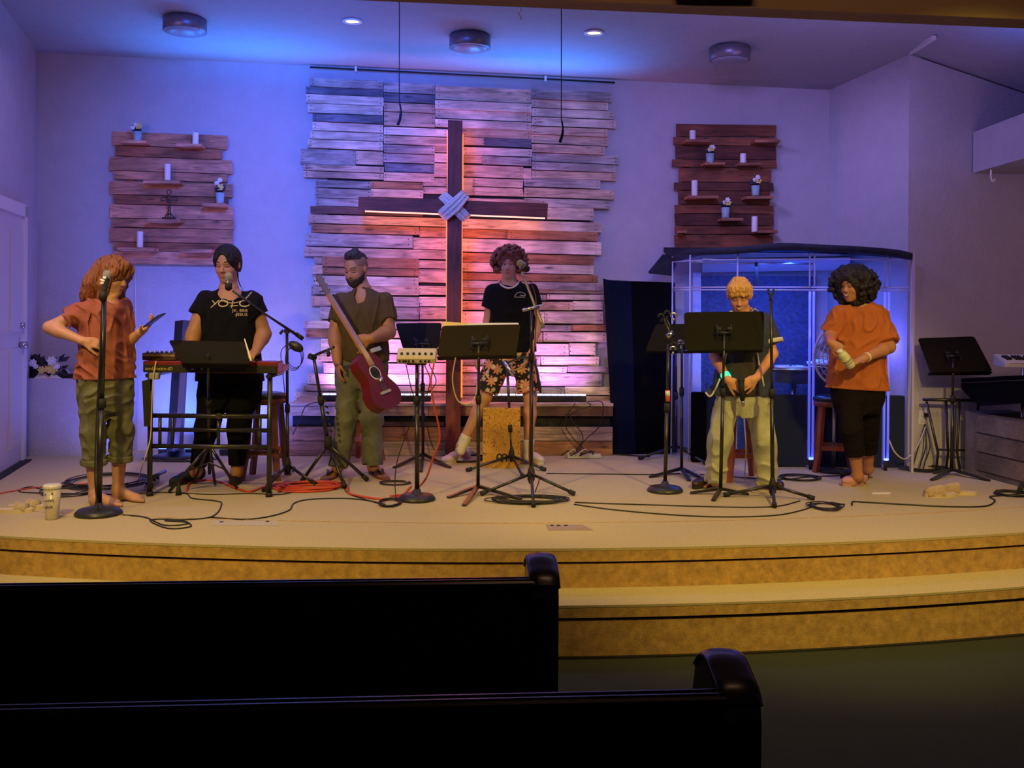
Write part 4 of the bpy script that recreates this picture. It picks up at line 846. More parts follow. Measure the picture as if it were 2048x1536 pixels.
# inside
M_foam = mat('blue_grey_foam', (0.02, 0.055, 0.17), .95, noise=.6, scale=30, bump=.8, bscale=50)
zf = .60
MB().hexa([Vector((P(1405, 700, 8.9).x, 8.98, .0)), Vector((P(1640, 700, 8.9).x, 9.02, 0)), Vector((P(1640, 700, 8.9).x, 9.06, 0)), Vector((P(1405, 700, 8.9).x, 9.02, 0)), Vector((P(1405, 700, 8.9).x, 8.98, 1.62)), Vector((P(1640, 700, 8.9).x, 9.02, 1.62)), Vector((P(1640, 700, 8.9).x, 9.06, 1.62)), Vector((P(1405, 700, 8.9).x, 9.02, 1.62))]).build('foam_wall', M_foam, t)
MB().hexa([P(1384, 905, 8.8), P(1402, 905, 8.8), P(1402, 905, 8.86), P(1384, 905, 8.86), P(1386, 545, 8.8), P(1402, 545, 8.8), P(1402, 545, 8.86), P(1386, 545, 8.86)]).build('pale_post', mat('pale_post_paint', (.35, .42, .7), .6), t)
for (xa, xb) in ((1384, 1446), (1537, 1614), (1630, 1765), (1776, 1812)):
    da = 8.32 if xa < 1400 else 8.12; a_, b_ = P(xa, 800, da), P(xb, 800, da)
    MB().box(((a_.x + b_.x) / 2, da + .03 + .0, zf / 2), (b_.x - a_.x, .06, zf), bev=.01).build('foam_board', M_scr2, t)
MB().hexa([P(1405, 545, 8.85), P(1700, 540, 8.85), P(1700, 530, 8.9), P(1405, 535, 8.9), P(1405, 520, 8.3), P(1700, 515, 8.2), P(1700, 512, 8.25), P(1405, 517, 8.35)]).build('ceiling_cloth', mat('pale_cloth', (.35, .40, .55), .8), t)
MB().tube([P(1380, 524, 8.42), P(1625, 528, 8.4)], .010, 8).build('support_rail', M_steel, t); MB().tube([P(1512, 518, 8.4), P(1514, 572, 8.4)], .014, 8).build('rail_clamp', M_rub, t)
light('booth_light', 'AREA', P(1560, 530, 8.35), P(1570, 760, 8.6), 20, (.04, .14, 1.0), .5)
light('booth_light', 'POINT', P(1600, 690, 8.45), (0, 0, 0), 7, (.05, .14, 1.0), .12)
light('booth_light', 'POINT', P(1440, 700, 8.55), (0, 0, 0), 5, (.05, .14, 1.0), .1)
light('booth_light', 'POINT', P(1770, 690, 8.25), (0, 0, 0), 5, (.12, .1, 1.0), .1)
# drum kit inside
M_shell = mat('drum_shell', (.05, .06, .12), .3); M_head = mat('drum_head', (.6, .6, .65), .5); M_brass = mat('cymbal_bronze', (.5, .38, .18), .3, 1)
t = thing('drum_kit', P(1600, 900, 8.5) * 1.0, 'drum kit with cymbals inside the blue-lit booth', 'drum kit')
for x, y, d, r, h in ((1590, 765, 8.5, .17, .14), (1650, 762, 8.45, .15, .16), (1672, 790, 8.5, .18, .3)):
    q = P(x, y, d); MB().lathe(q, [(r, 0), (r, h), (.001, h)], 28).build('drum', M_shell, t); MB().lathe(q, [(r * 1.03, h - .015), (r * 1.03, h + .006), (.001, h + .006)], 28).build('drum_head', M_head, t)
    MB().tube([q, (q.x, q.y, .0)], .012, 8).build('stand', M_steel, t)
q = P(1590, 870, 8.55); MB().lathe(Vector((q.x, 8.72, .27)), [(.25, -.0), (.25, .3), (.001, .3)], 32, R=Matrix.Rotation(math.pi / 2, 3, 'X')).build('bass_drum', M_shell, t)
for x, y, r in ((1585, 738, .22), (1645, 733, .18), (1520, 742, .18)):
    q = P(x, y, 8.45); MB().lathe(q, [(r, 0), (r * .5, .012), (.04, .02), (.02, .035), (.001, .037)], 32).build('cymbal', M_brass, t); MB().tube([q, (q.x, q.y, 0)], .010, 8).build('stand', M_steel, t)
MB().box((P(1580, 900, 8.3).x, 8.36, .10), (.36, .25, .2), bev=.03).build('muffling_pillow', mat('tan_cushion', (.22, .17, .10), .9), t)
# round fan between stool and booth
t = thing('floor_fan', Vector((P(1662, 700, 7.9).x, 7.86, .0)), 'round white fan partly hidden behind the woman in the orange shirt', 'fan')
fc = P(1672, 712, 7.86); rr_ = .185
f = MB()
for r in (.185, .15, .115, .08, .045): f.tube([fc + Vector((r * .95 * math.cos(w * .2618), -.02 * (1 - r / .2), r * 1.25 * math.sin(w * .2618))) for w in range(25)], .004 if r < .18 else .009, 6)
for k in range(24): w_ = k * .2618; f.tube([fc + Vector((0, -.03, 0)), fc + Vector((.175 * math.cos(w_), 0, .23 * math.sin(w_)))], .0022, 4)
f.build('guard', mat('white_plastic', (.6, .6, .65), .4), t)
for k in range(3):
    w_ = k * 2.09 + .4; u = Vector((math.cos(w_), 0, math.sin(w_))); s_ = Vector((-u.z, .25, u.x)); MB().prism([fc + u * .02 + Vector((0, .03, 0)), fc + u * .15 - s_ * .05 + Vector((0, .03, 0)), fc + u * .16 + s_ * .05 + Vector((0, .03, 0)), fc + u * .03 + s_ * .02 + Vector((0, .03, 0))], (0, .004, 0)).build('blade', mat('clear_blade', (.4, .4, .5), .3), t)
MB().tube([fc + Vector((0, .04, -.05)), Vector((fc.x, 7.9, .02))], .014, 10).build('pole', M_steel, t); MB().lathe((fc.x, 7.9, 0), [(.13, 0), (.13, .015), (.001, .03)], 24).build('base', M_rub, t)
# ---------------------------------------------------------------- right side furniture
t = thing('folding_frame_table', G(1903, 936), 'black metal frame stand behind the rightmost music stand', 'stand')
dT = 7.98
MB().tube([P(1846, 799, dT), P(1966, 801, dT)], .014, 10).build('top_bar', M_pole, t)
for a_, b_ in (((1853, 803), (1876, 905)), ((1892, 803), (1896, 905)), ((1919, 803), (1914, 905)), ((1958, 803), (1942, 905))):
    e = P(b_[0] + (6 if b_[0] > 1900 else -4), 941, dT); e.z = .0; MB().tube([P(*a_, dT), P(*b_, dT), e], .011, 8).build('leg', M_pole, t)
MB().tube([P(1872, 899, dT), P(1945, 901, dT)], .009, 8).build('cross_bar', M_pole, t)
M_org = wood('dull_cabinet_wood', (0.20, 0.16, 0.13), .7, knots=False)
t = thing('cabinet', P(1990, 960, 7.6), 'low grooved wooden cabinet at the right edge under the dark padded case', 'cabinet')
A0 = P(1930, 943, 7.93); A0.z = 0; B0 = P(2052, 975, 7.22); B0.z = 0; dv = (B0 - A0); bk = Vector((.40, .10, 0)); zc_ = .50
A1, B1 = A0 + dv * 0, A0 + dv * 1.6
MB().hexa([A1, B1, B1 + bk, A1 + bk, A1 + Vector((0, 0, zc_)), B1 + Vector((0, 0, zc_)), B1 + bk + Vector((0, 0, zc_)), A1 + bk + Vector((0, 0, zc_))]).build('body', M_org, t)
nrm = Vector((dv.y, -dv.x, 0)).normalized(); nrm = nrm if nrm.x < 0 else -nrm
for k in range(3):
    z0 = .05 + k * .15; a_ = A0 + dv * .22 + nrm * .012; b_ = A0 + dv * 1.5 + nrm * .012
    MB().hexa([a_ + Vector((0, 0, z0)), b_ + Vector((0, 0, z0)), b_ - nrm * .02 + Vector((0, 0, z0)), a_ - nrm * .02 + Vector((0, 0, z0)), a_ + Vector((0, 0, z0 + .135)), b_ + Vector((0, 0, z0 + .135)), b_ - nrm * .02 + Vector((0, 0, z0 + .135)), a_ - nrm * .02 + Vector((0, 0, z0 + .135))]).build('drawer_front', M_org, t)
t = thing('padded_case', A0 + Vector((0, 0, zc_)), 'long dark padded instrument case lying on the low cabinet at the right edge', 'case')
C0 = P(1922, 776, 7.9); C1 = P(1922, 757, 7.9)
MB().prism([P(1922, 757, 7.85), P(2010, 752, 7.4), P(2060, 750, 7.1), P(2060, 806, 7.1), P(1962, 812, 7.6), P(1945, 802, 7.75), P(1922, 777, 7.85)], Vector((.42, .22, 0))).build('case_body', M_scr2, t)
MB().tube([P(1922, 766, 7.84), P(2010, 762, 7.39), P(2060, 760, 7.09)], .005, 6).build('zip', M_rub, t)
t = thing('digital_piano', P(2045, 720, 7.45), 'white-keyed electric keyboard cut by the right edge of the picture', 'keyboard')
k0 = P(2010, 734, 7.45); zt_ = P(2010, 712, 7.5).z
MB().hexa([k0, k0 + Vector((1.1, 0, 0)), k0 + Vector((1.1, .28, 0)), k0 + Vector((.05, .28, 0)), k0 + Vector((0, 0, .025)), k0 + Vector((1.1, 0, .025)), k0 + Vector((1.1, .28, .085)), k0 + Vector((.05, .28, .085))]).build('body', mat('white_casing', (.6, .6, .62), .35), t)
for i in range(14): MB().hexa([k0 + Vector((.03 + i * .024, .0, .028)), k0 + Vector((.052 + i * .024, .0, .028)), k0 + Vector((.056 + i * .024, .12, .056)), k0 + Vector((.034 + i * .024, .12, .056)), k0 + Vector((.03 + i * .024, .0, .034)), k0 + Vector((.052 + i * .024, .0, .034)), k0 + Vector((.056 + i * .024, .12, .062)), k0 + Vector((.034 + i * .024, .12, .062))]).build('white_key', M_keyw, t)
for i in range(14):
    if i % 7 in (0, 1, 3, 4, 5): MB().box(k0 + Vector((.056 + i * .024, .11, .068)), (.013, .09, .016), R=Matrix.Rotation(.2, 3, 'X')).build('black_key', M_matte, t)
t = thing('keyboard_pole_stand', G(2040, 965), 'silver pole with black foot under the keyboard at the right edge', 'keyboard stand')
q = G(2044, 966); MB().tube([q, (q.x, q.y, k0.z)], .013, 10).build('pole', M_steel, t); MB().tube([G(2012, 964) + Vector((0, 0, .02)), G(2090, 975) + Vector((0, 0, .02))], .03, 10, flat=.6).build('foot', M_rub, t)
MB().tube([G(2055, 945) + Vector((0, 0, .02)), G(2040, 985) + Vector((0, 0, .02))], .02, 10, flat=.6).build('foot', M_rub, t)
q = P(1844, 835, 8.12); t = thing('wall_outlet', q, 'white wall outlet with cables on the mauve wall beside the booth', 'outlet')
MB().box((q.x, 8.11, q.z), (.07, .012, .115), bev=.004).build('cover_plate', M_white, t)
for dz_ in (-.025, .025): MB().box((q.x, 8.10, q.z + dz_), (.035, .006, .03)).build('socket', M_door, t)
MB().box((q.x + .02, 8.085, q.z + .025), (.03, .03, .03)).build('plug', M_rub, t)
# items on the ledge box at the left
t = thing('flower_bouquet', Vector((-4.0, 8.5, .665)), 'bouquet of cream and white flowers wrapped in white paper lying on the corner ledge', 'flowers')
b = MB(); rr = random.Random(4)
for i in range(40):
    q = P(rr.uniform(70, 122), rr.uniform(722, 752), 8.5); d = Vector((rr.uniform(-1, 1), rr.uniform(-.5, .2), rr.uniform(-.3, 1))).normalized(); s_ = d.cross(Vector((0, 1, 0))).normalized() * .02
    b.add([q, q + d * .05 + s_, q + d * .10, q + d * .05 - s_], [(0, 1, 2, 3)], True)
b.build('foliage', mat('blue_black_foliage', (.02, .02, .06), .6), t, kind='stuff')
for x, y, r, m in ((84, 740, .03, M_petaly), (106, 737, .042, M_petaly), (96, 738, .028, M_petaly), (104, 722, .035, M_petalw), (66, 726, .03, M_petalw), (72, 733, .02, M_petalw), (114, 733, .025, M_petalw)):
    f = MB(); cc = P(x, y, 8.42); flower(f, cc, r * 1.3, 7, (.1, -1, .2)); flower(f, cc + Vector((0, -.006, 0)), r * .8, 6, (.1, -1, .2)); f.sphere(cc + Vector((0, -.008, 0)), r * .3, 8, 5); f.build('blossom', m, t)
MB().prism([P(67, 757, 8.40), P(98, 757, 8.40), P(80, 744, 8.46)], (0, .05, 0)).build('wrapping_paper', M_paper, t); MB().prism([P(98, 757, 8.40), P(119, 757, 8.40), P(103, 744, 8.46)], (0, .05, 0)).build('wrapping_paper', M_paper, t)
t = thing('black_bag', Vector((-4.05, 8.6, .665)), 'black bag and folded black item behind the bouquet on the corner ledge', 'bag')
MB().hexa([P(62, 756, 8.44), P(74, 756, 8.44), P(74, 752, 8.56), P(62, 752, 8.56), P(62, 722, 8.44), P(72, 722, 8.44), P(72, 722, 8.56), P(62, 722, 8.56)]).build('bag_body', M_matte, t)
MB().tube([P(66, 713, 8.50), P(78, 722, 8.5), P(94, 738, 8.46)], [.03, .035, .02], 10, 4).build('strap', M_matte, t)
t = thing('headphones', Vector((-3.75, 8.52, .665)), 'black headphones with silver band at the right end of the corner ledge', 'headphones')
MB().tube([P(113, 750, 8.5), P(122, 741, 8.5), P(134, 742, 8.5), P(139, 752, 8.5)], .014, 8, 5).build('band', mat('silver_band', (.35, .35, .5), .3, .5), t)
MB().sphere(P(127, 751, 8.48), .045, 14, 8, (1.2, .8, .55)).build('ear_cup', M_matte, t); MB().box(P(148, 752, 8.5), (.085, .10, .04), bev=.01).build('case', M_matte, t)
# ---------------------------------------------------------------- floor things
def cable(pts, r, m, label, name='cable', world=False, sm=6, cat='cable', z=None):
    q = pts if world else [(G(x, y, 0) + Vector((0, 0, r))) for x, y in pts]
    return MB().tube(q, r, 6, sm).build(name, m, label=label, cat=cat)
M_cab = mat('black_cable', (.012, .012, .012), .5); M_redc = mat('orange_red_cable', (.55, .06, .02), .45); M_whc = mat('white_cable', (.5, .45, .42), .5)
cable([(245, 1031), (290, 1036), (330, 1052), (378, 1048), (345, 1040), (300, 1042), (335, 1058), (380, 1055), (372, 1046), (330, 1042), (420, 1036), (443, 1010), (430, 1003), (385, 998), (375, 990), (352, 988)], .0045, M_cab, 'black cable looping on the stage floor right of the large round base')
cable([(420, 1036), (490, 1040), (540, 1034), (578, 1022), (588, 1008), (620, 1000), (690, 998), (740, 1003), (770, 1010)], .0045, M_cab, 'black cable running from the loops towards the beige mixer stand')
cable([(100, 985), (60, 975), (40, 985), (120, 988), (250, 990), (330, 986), (420, 990), (500, 988), (560, 990), (610, 980), (680, 975), (700, 990), (770, 1012)], .0045, M_cab, 'long black cable along the front of the keyboard stand')
cable([(0, 988), (60, 978), (120, 972), (180, 968)], .005, M_redc, 'thin red cable at the left edge of the stage floor')
cable([(373, 985), (380, 968), (410, 962), (440, 966), (470, 978), (500, 985), (530, 975), (570, 968), (640, 966), (676, 972), (660, 982), (600, 986), (560, 982), (545, 974), (600, 966), (668, 974), (640, 984), (570, 985), (556, 978), (620, 972), (690, 976), (700, 990), (760, 1000), (800, 995), (822, 975)], .008, M_redc, 'thick orange-red cable coiled on the floor between keyboard and guitar player')
c = G(612, 976)
coil = MB()
for k in range(7):
    a_ = .16 + .02 * math.sin(k * 2.1); coil.tube([c + Vector((a_ * math.cos(w) * 1.25 + .01 * k, a_ * math.sin(w) * .8, .010 + .003 * k)) for w in [i * .3 + k for i in range(22)]], .0065, 6, 2)
coil.build('cable_coil', M_redc, label='flat coil of orange-red cable beside the keyboard boom stand', cat='cable')
cable([P(868, 728, 6.55), P(862, 760, 6.5), P(866, 800, 6.5), P(880, 870, 6.55), P(868, 910, 6.6), P(850, 960, 6.7), G(820, 988) + Vector((0, 0, .01)), G(780, 995) + Vector((0, 0, .01))], .0065, M_redc, 'orange-red cable hanging from the beige mixer box', world=True)
for k, pl in enumerate(([P(812, 728, 6.55), P(822, 775, 6.5), P(830, 800, 6.55), P(832, 815, 6.57)], [P(848, 728, 6.55), P(860, 760, 6.5), P(850, 800, 6.55), P(836, 810, 6.57)], [P(858, 728, 6.55), P(872, 765, 6.5), P(846, 790, 6.55), P(835, 770, 6.57)], [P(829, 830, 6.57), P(812, 870, 6.6), P(795, 920, 6.6), P(790, 960, 6.6), G(792, 1003) + Vector((0, 0, .01))])):
    cable(pl, .0035, M_cab, ('thin black lead hanging left under the beige mixer box', 'thin black lead curling right under the beige mixer box', 'thin black looped lead tied to the beige mixer stand', 'thin black lead running down left of the beige mixer stand to the floor')[k], world=True)
for k, (x, y, rx, ry, n_) in enumerate(((780, 1008, .075, .045, 4), (1052, 1003, .30, .045, 5), (1068, 1000, .22, .04, 4), (1650, 1015, .11, .05, 5), (1600, 958, .16, .06, 5), (140, 985, .18, .07, 6), (215, 965, .30, .12, 8), (1000, 918, .14, .09, 4), (1850, 940, .20, .05, 7), (2025, 990, .12, .04, 5), (790, 968, .12, .03, 3), (360, 920, .3, .05, 4), (930, 918, .18, .08, 4))):
    c = G(x, y); b = MB(); rr = random.Random(k)
    for j in range(n_):
        fx, fy, ph = rr.uniform(.7, 1.1), rr.uniform(.7, 1.15), rr.uniform(0, 6)
        b.tube([c + Vector((rx * fx * math.cos(w + ph) + rr.uniform(-.006, .006), ry * 2.6 * fy * math.sin(w + ph), .006 + .003 * j)) for w in [i * .42 for i in range(15 + rr.randint(0, 2))]], .0036, 6, 3)
    b.build('cable_coil', M_cab, label=('small round coil of black cable left of the beige mixer stand base', 'flat loops of black cable under the tall front boom stand', 'second tangle of cable against the foot of the tall front boom stand', 'black cable coil in front of the straight stand by the blond boy', 'black cable coil on the floor behind the blond boy, before the booth', 'black cable loops behind the tall cup at the left', 'heap of black cables behind the legs of the woman with the phone', 'black cable loops between the curly-haired man and the box drum', 'dark cable heap at the foot of the mauve wall corner', 'black cable coil at the right edge of the stage', 'small black cable bundle behind the beige mixer stand', 'black cable loops around the foot of the column speaker', 'black cable loops behind the shoe of the curly-haired man')[k], cat='cable')
cable([(1150, 1006), (1200, 1008), (1300, 1011), (1400, 1014), (1500, 1016), (1560, 1013), (1600, 1003)], .0045, M_cab, 'rear of two parallel black cables crossing the stage front at centre right')
cable([(1148, 1010), (1220, 1020), (1330, 1030), (1440, 1035), (1550, 1032), (1610, 1020), (1640, 1008), (1690, 1010)], .0045, M_cab, 'front of two parallel black cables crossing the stage front at centre right')
cable([(1093, 948), (1200, 949), (1300, 950), (1360, 948)], .0045, M_cab, 'black cable between the box drum and the round-based stand with clips')
cable([(1704, 1012), (1706, 1005), (1730, 1006), (1800, 1010), (1900, 1015), (1970, 1014), (1990, 1003), (1980, 995), (2010, 992), (2048, 988)], .0055, M_cab, 'black cable winding towards the right edge of the stage')
cable([(1400, 950), (1470, 955), (1560, 960), (1620, 955), (1700, 952), (1745, 956)], .0045, M_cab, 'black cable behind the feet of the blond boy')
cable([P(1778, 880, 7.9), P(1790, 905, 7.85), P(1810, 918, 7.85), P(1830, 900, 7.95), P(1845, 870, 8.02), P(1852, 850, 8.08)], .006, M_whc, 'pale cable sagging from the wall outlet to the booth', world=True)
for x in (1836, 1850, 1858): cable([P(1850, 848, 8.08), P(x + 2, 890, 8.0), P(x - 8, 925, 8.0), G(x - 12, 944) + Vector((0, 0, .01))], .005, M_cab, {1836: 'leftmost black cord hanging from the wall outlet', 1850: 'middle black cord hanging from the wall outlet', 1858: 'rightmost black cord hanging from the wall outlet'}[x], world=True)
cable([P(912, 711, 6.63), P(905, 760, 6.66), P(915, 800, 6.7), P(935, 808, 6.7), P(950, 795, 6.72), P(955, 765, 6.76)], .005, mat('cream_cable', (.55, .45, .28), .5), 'cream cable looping under the front centre music stand', world=True)
cable([P(312, 722, 6.63), P(306, 760, 6.6), P(303, 830, 6.6), P(300, 880, 6.6), P(285, 930, 6.6), G(275, 968) + Vector((0, 0, .01))], .0045, mat('cream_cable', (.5, .4, .3), .5), 'cream cable hanging down the left leg of the keyboard stand', world=True)
cable([(560, 905), (700, 908), (820, 910), (960, 912), (1100, 905), (1225, 910), (1300, 915)], .006, M_cab, 'black cables lying along the foot of the plank ledge')
for k, (pl) in enumerate(([(1172, 803), (1180, 812), (1140, 830), (1165, 870), (1160, 900)], [(1176, 803), (1205, 806), (1200, 850), (1170, 880), (1150, 905)], [(640, 803), (612, 812), (600, 840), (585, 870)], [(835, 800), (850, 830), (858, 870), (868, 900)], [(1150, 806), (1130, 850), (1170, 900), (1190, 903)])):
    cable([Wl(x, y, .42) for x, y in pl], .0045, M_cab, ('black cord dropping from the right light bar in a short curve', 'outermost black cord of the right light bar, near the ledge end', 'black cord hanging at the left end of the plank ledge', 'black cord dropping from the light bar behind the guitar player', 'innermost black cord hanging under the right light bar')[k], world=True)
b = MB(); q = Wl(1145, 895, .5)
t = thing('power_strip', Vector((q.x, q.y, 0)), 'white power strip with tangled plugs on the floor before the plank ledge', 'power strip')
MB().box(Vector((q.x + .1, q.y, .02)), (.3, .05, .035), .1, .006).build('housing', mat('white_plastic2', (.5, .5, .55), .5), t)
for k in range(5): MB().tube([Vector((q.x - .02 + k * .05, q.y - .01, .035)), Vector((q.x - .04 + k * .05, q.y - .03, .07 + .015 * (k % 2))), Vector((q.x - .10 + k * .04, q.y - .04, .03))], .006, 6, 4).build('plug_cord', M_whc if k % 2 else M_cab, t)
t = thing('power_strip', G(300, 975), 'grey metal power strip standing by the left leg of the keyboard stand', 'power strip')
MB().hexa([G(288, 984), G(318, 968), G(320, 962), G(290, 976), G(288, 984) + Vector((0, 0, .045)), G(318, 968) + Vector((0, 0, .045)), G(320, 962) + Vector((0, 0, .045)), G(290, 976) + Vector((0, 0, .045))]).build('housing', mat('grey_metal', (.25, .25, .28), .4, .5), t)
for k in range(4): MB().box(G(292 + k * 7, 981 - k * 4) + Vector((0.005, 0, .05)), (.02, .02, .02), .6).build('socket', M_rub, t)
# floor outlet boxes and tape
M_plate = mat('mauve_floor_plate', (.30, .22, .20), .6)
def plate(x0, x1, x2, x3, y0, y1, label, m, holes):
    t = thing('floor_box', G((x0 + x2) / 2, (y0 + y1) / 2), label, 'floor box')
    up = Vector((0, 0, .003)); c4 = [G(x3, y1), G(x2, y1), G(x1, y0), G(x0, y0)]; c4 = [p for p in c4]
    MB().hexa(c4 + [p + up for p in c4]).build('cover_plate', m, t)
    for (x, y) in holes: MB().lathe(G(x, y) + Vector((0, 0, .003)), [(.012, 0), (.012, .002), (.001, .002)], 12).build('socket', M_matte, t)
plate(1092, 1165, 1186, 1097, 1050, 1061, 'flat floor box cover at the centre front of the stage', M_plate, ((1104, 1052), (1117, 1052), (1132, 1052)))
plate(428, 552, 558, 424, 1042, 1052, 'pale scuffed floor box cover behind the left pew', mat('pale_plate', (.46, .40, .34), .5), ((443, 1045), (535, 1044)))
plate(348, 385, 392, 346, 983, 990, 'small brass floor outlet with a black plug in front of the keyboard', mat('yellow_plate', (.55, .45, .2), .5), ((355, 987),))
q = G(357, 990); t = thing('power_plug', q, 'black plug standing in the small floor outlet', 'plug'); MB().tube([q, q + Vector((0, 0, .03)), q + Vector((0, 0, .09))], [.022, .018, .006], 10).build('plug_body', M_rub, t)
MB().hexa([G(1744, 988.5), G(1780, 988.5), G(1782, 985), G(1746, 985)] + [G(1744, 988.5) + Vector((0, 0, .002)), G(1780, 988.5) + Vector((0, 0, .002)), G(1782, 985) + Vector((0, 0, .002)), G(1746, 985) + Vector((0, 0, .002))]).build('floor_tape', M_paper, label='short strip of white tape on the floor left of the fluffy slippers', cat='tape')
# cup
c = G(104, 1038); t = thing('tumbler', c, 'tall frosted tumbler with dark print and white lid at the left front of the stage', 'cup')
cup_h = P(104, 970, c.y).z
MB().lathe(c, [(.036, 0), (.038, .004), (.050, cup_h - .02), (.001, cup_h - .02)], 28).build('cup_body', mat('frosted_cup', (.48, .42, .40), .3, noise=.1, scale=60), t)
MB().lathe(c, [(.051, cup_h - .022), (.054, cup_h - .015), (.054, cup_h), (.045, cup_h + .006), (.001, cup_h + .006)], 28).build('lid', mat('white_lid', (.6, .58, .6), .3), t)
for k, (dx, dz_, s) in enumerate(((0, .12, '~ovely'), (0, .16, 'xoxo'), (.0, .08, 'days'))): place_text(s, .026, mat('cup_print', (.05, .03, .03), .6), t, c + Vector((dx, -.0475 + .002 * k, dz_)), RV @ Matrix.Rotation(.12, 3, 'Z'), 'print')
# sandals at the left
def sandal(pc, ang, label, m, m2, L_=.24, w=.09, fluffy=False, grp=None):
    c = G(*pc); t = thing('slipper' if fluffy else 'sandal', c, label, 'footwear', grp)
    M = Matrix.Rotation(ang, 3, 'Z'); b = MB(); out = []
    for i in range(20):
        a_ = i / 20 * 2 * math.pi; x = math.cos(a_) * L_ / 2; y = math.sin(a_) * w / 2 * (1 + .18 * math.cos(a_)); out.append(c + M @ Vector((x, y, 0)))
    b.prism(out, (0, 0, .022)); b.build('sole', m, t)
    u = MB()
    n1, n2 = 9, 8; vs_ = []
    for i in range(n1):
        x = L_ * (-.02 + .48 * i / (n1 - 1)) if fluffy else L_ * (.05 + .28 * i / (n1 - 1)); hh = .065 * (1 - .45 * (i / (n1 - 1)) ** 2) if fluffy else .05 * (1 - .3 * i / (n1 - 1))
        wd = w / 2 * (1.05 - (.35 * (i / (n1 - 1)) ** 2 if fluffy else .1))
        for j in range(n2 + 1): a_ = math.pi * j / n2; vs_.append(c + M @ Vector((x, -math.cos(a_) * wd, .018 + math.sin(a_) * hh + (random.uniform(-.003, .003) if fluffy else 0))))
    k = n2 + 1; fs = [(i * k + j, i * k + j + 1, (i + 1) * k + j + 1, (i + 1) * k + j) for i in range(n1 - 1) for j in range(n2)]
    u.add(vs_ + [v - Vector((0, 0, .008)) for v in vs_], fs + [tuple(q_ + len(vs_) for q_ in f[::-1]) for f in fs] + [tuple((n1 - 1) * k + j for j in range(k))], True); u.build('upper', m2, t)
    return t
M_sand = mat('cream_woven_straw', (.55, .45, .27), .8, noise=.4, scale=120, bump=.8, bscale=160); M_fluf = mat('tan_fluffy_fleece', (.58, .40, .22), 1.0, noise=.25, scale=90, bump=1.0, bscale=140, sheen=.5); M_sole = mat('cream_sole', (.60, .50, .32), .7)
sandal((28, 1024), .08, 'front cream woven sandal left of the tall tumbler', M_sole, M_sand)
sandal((52, 1017), .02, 'rear cream woven sandal, nearer to the tall tumbler', M_sole, M_sand)
sandal((1882, 993), 3.3, 'left tan fluffy slipper on the right stage floor', M_sole, M_fluf, .25, .1, True)
sandal((1916, 988), 2.9, 'right tan fluffy slipper on the right stage floor', M_sole, M_fluf, .25, .1, True)
# ---------------------------------------------------------------- pews
M_pew = mat('near_black_pew_wood', (.010, .009, .013), .28, noise=.2, scale=8, spec=.5)
def pew(label, xr, dr_, xl_px, dl, ztop, zcap):
    R0 = Vector((xr, dr_, 0)); L0 = Vector(((xl_px - 1024) / F * dl, dl, 0)); u = (L0 - R0).normalized(); v = Vector((-u.y, u.x, 0)); v = v if v.y > 0 else -v
    t = thing('pew', Vector((xr, dr_, -.495)), label, 'pew', 'dark church pews')
    Lx = 3.0; fz = -.495
    def bx(a0, a1, b0, b1, z0, z1, name, bev=0):
        c = R0 + u * (a0 + a1) / 2 + v * (b0 + b1) / 2 + Vector((0, 0, (z0 + z1) / 2)); return MB().box(c, (abs(a1 - a0), abs(b1 - b0), z1 - z0), math.atan2(u.y, u.x), bev).build(name, M_pew, t)
    bx(.05, Lx, 0.0, .03, fz + .30, ztop, 'backrest'); bx(.05, Lx, -.006, .036, ztop - .045, ztop, 'top_rail', .012)
    bx(.05, Lx, .03, .44, fz + .40, fz + .45, 'seat'); bx(.3, .36, .03, .4, fz, fz + .40, 'support')
    prof = [(-.012, fz), (-.012, ztop - .06), (-.004, ztop - .03), (.02, ztop), (.06, zcap - .018), (.12, zcap), (.18, zcap - .01), (.23, zcap - .05), (.26, zcap - .14), (.32, zcap - .22), (.48, zcap - .26), (.50, zcap - .31), (.47, fz)]
    MB().prism([R0 + v * y + Vector((0, 0, z)) + u * .09 for y, z in prof], -u * .09).build('end_panel', M_pew, t)
    cp = MB(); pr = prof[2:8]
    L_ = []
    for (y, z) in pr: L_.append(R0 + v * y + Vector((0, 0, z)) + u * .045)
    cp.tube(L_, .052, 16, 5, flat=.3); cp.build('arm_cap', M_pew, t)
    return t
zt_p = P(1060, 1157, 3.18).z
pew('front dark pew with rounded end cap in the middle of the picture', P(1117, 1160, 3.18).x, 3.18, 0, 3.05, zt_p, zt_p + .035)
zt_p2 = P(1400, 1384, 2.25).z
pew('nearest dark pew along the bottom edge, its end cap right of centre', P(1520, 1400, 2.25).x, 2.25, 0, 2.12, zt_p2, zt_p2 + .035)
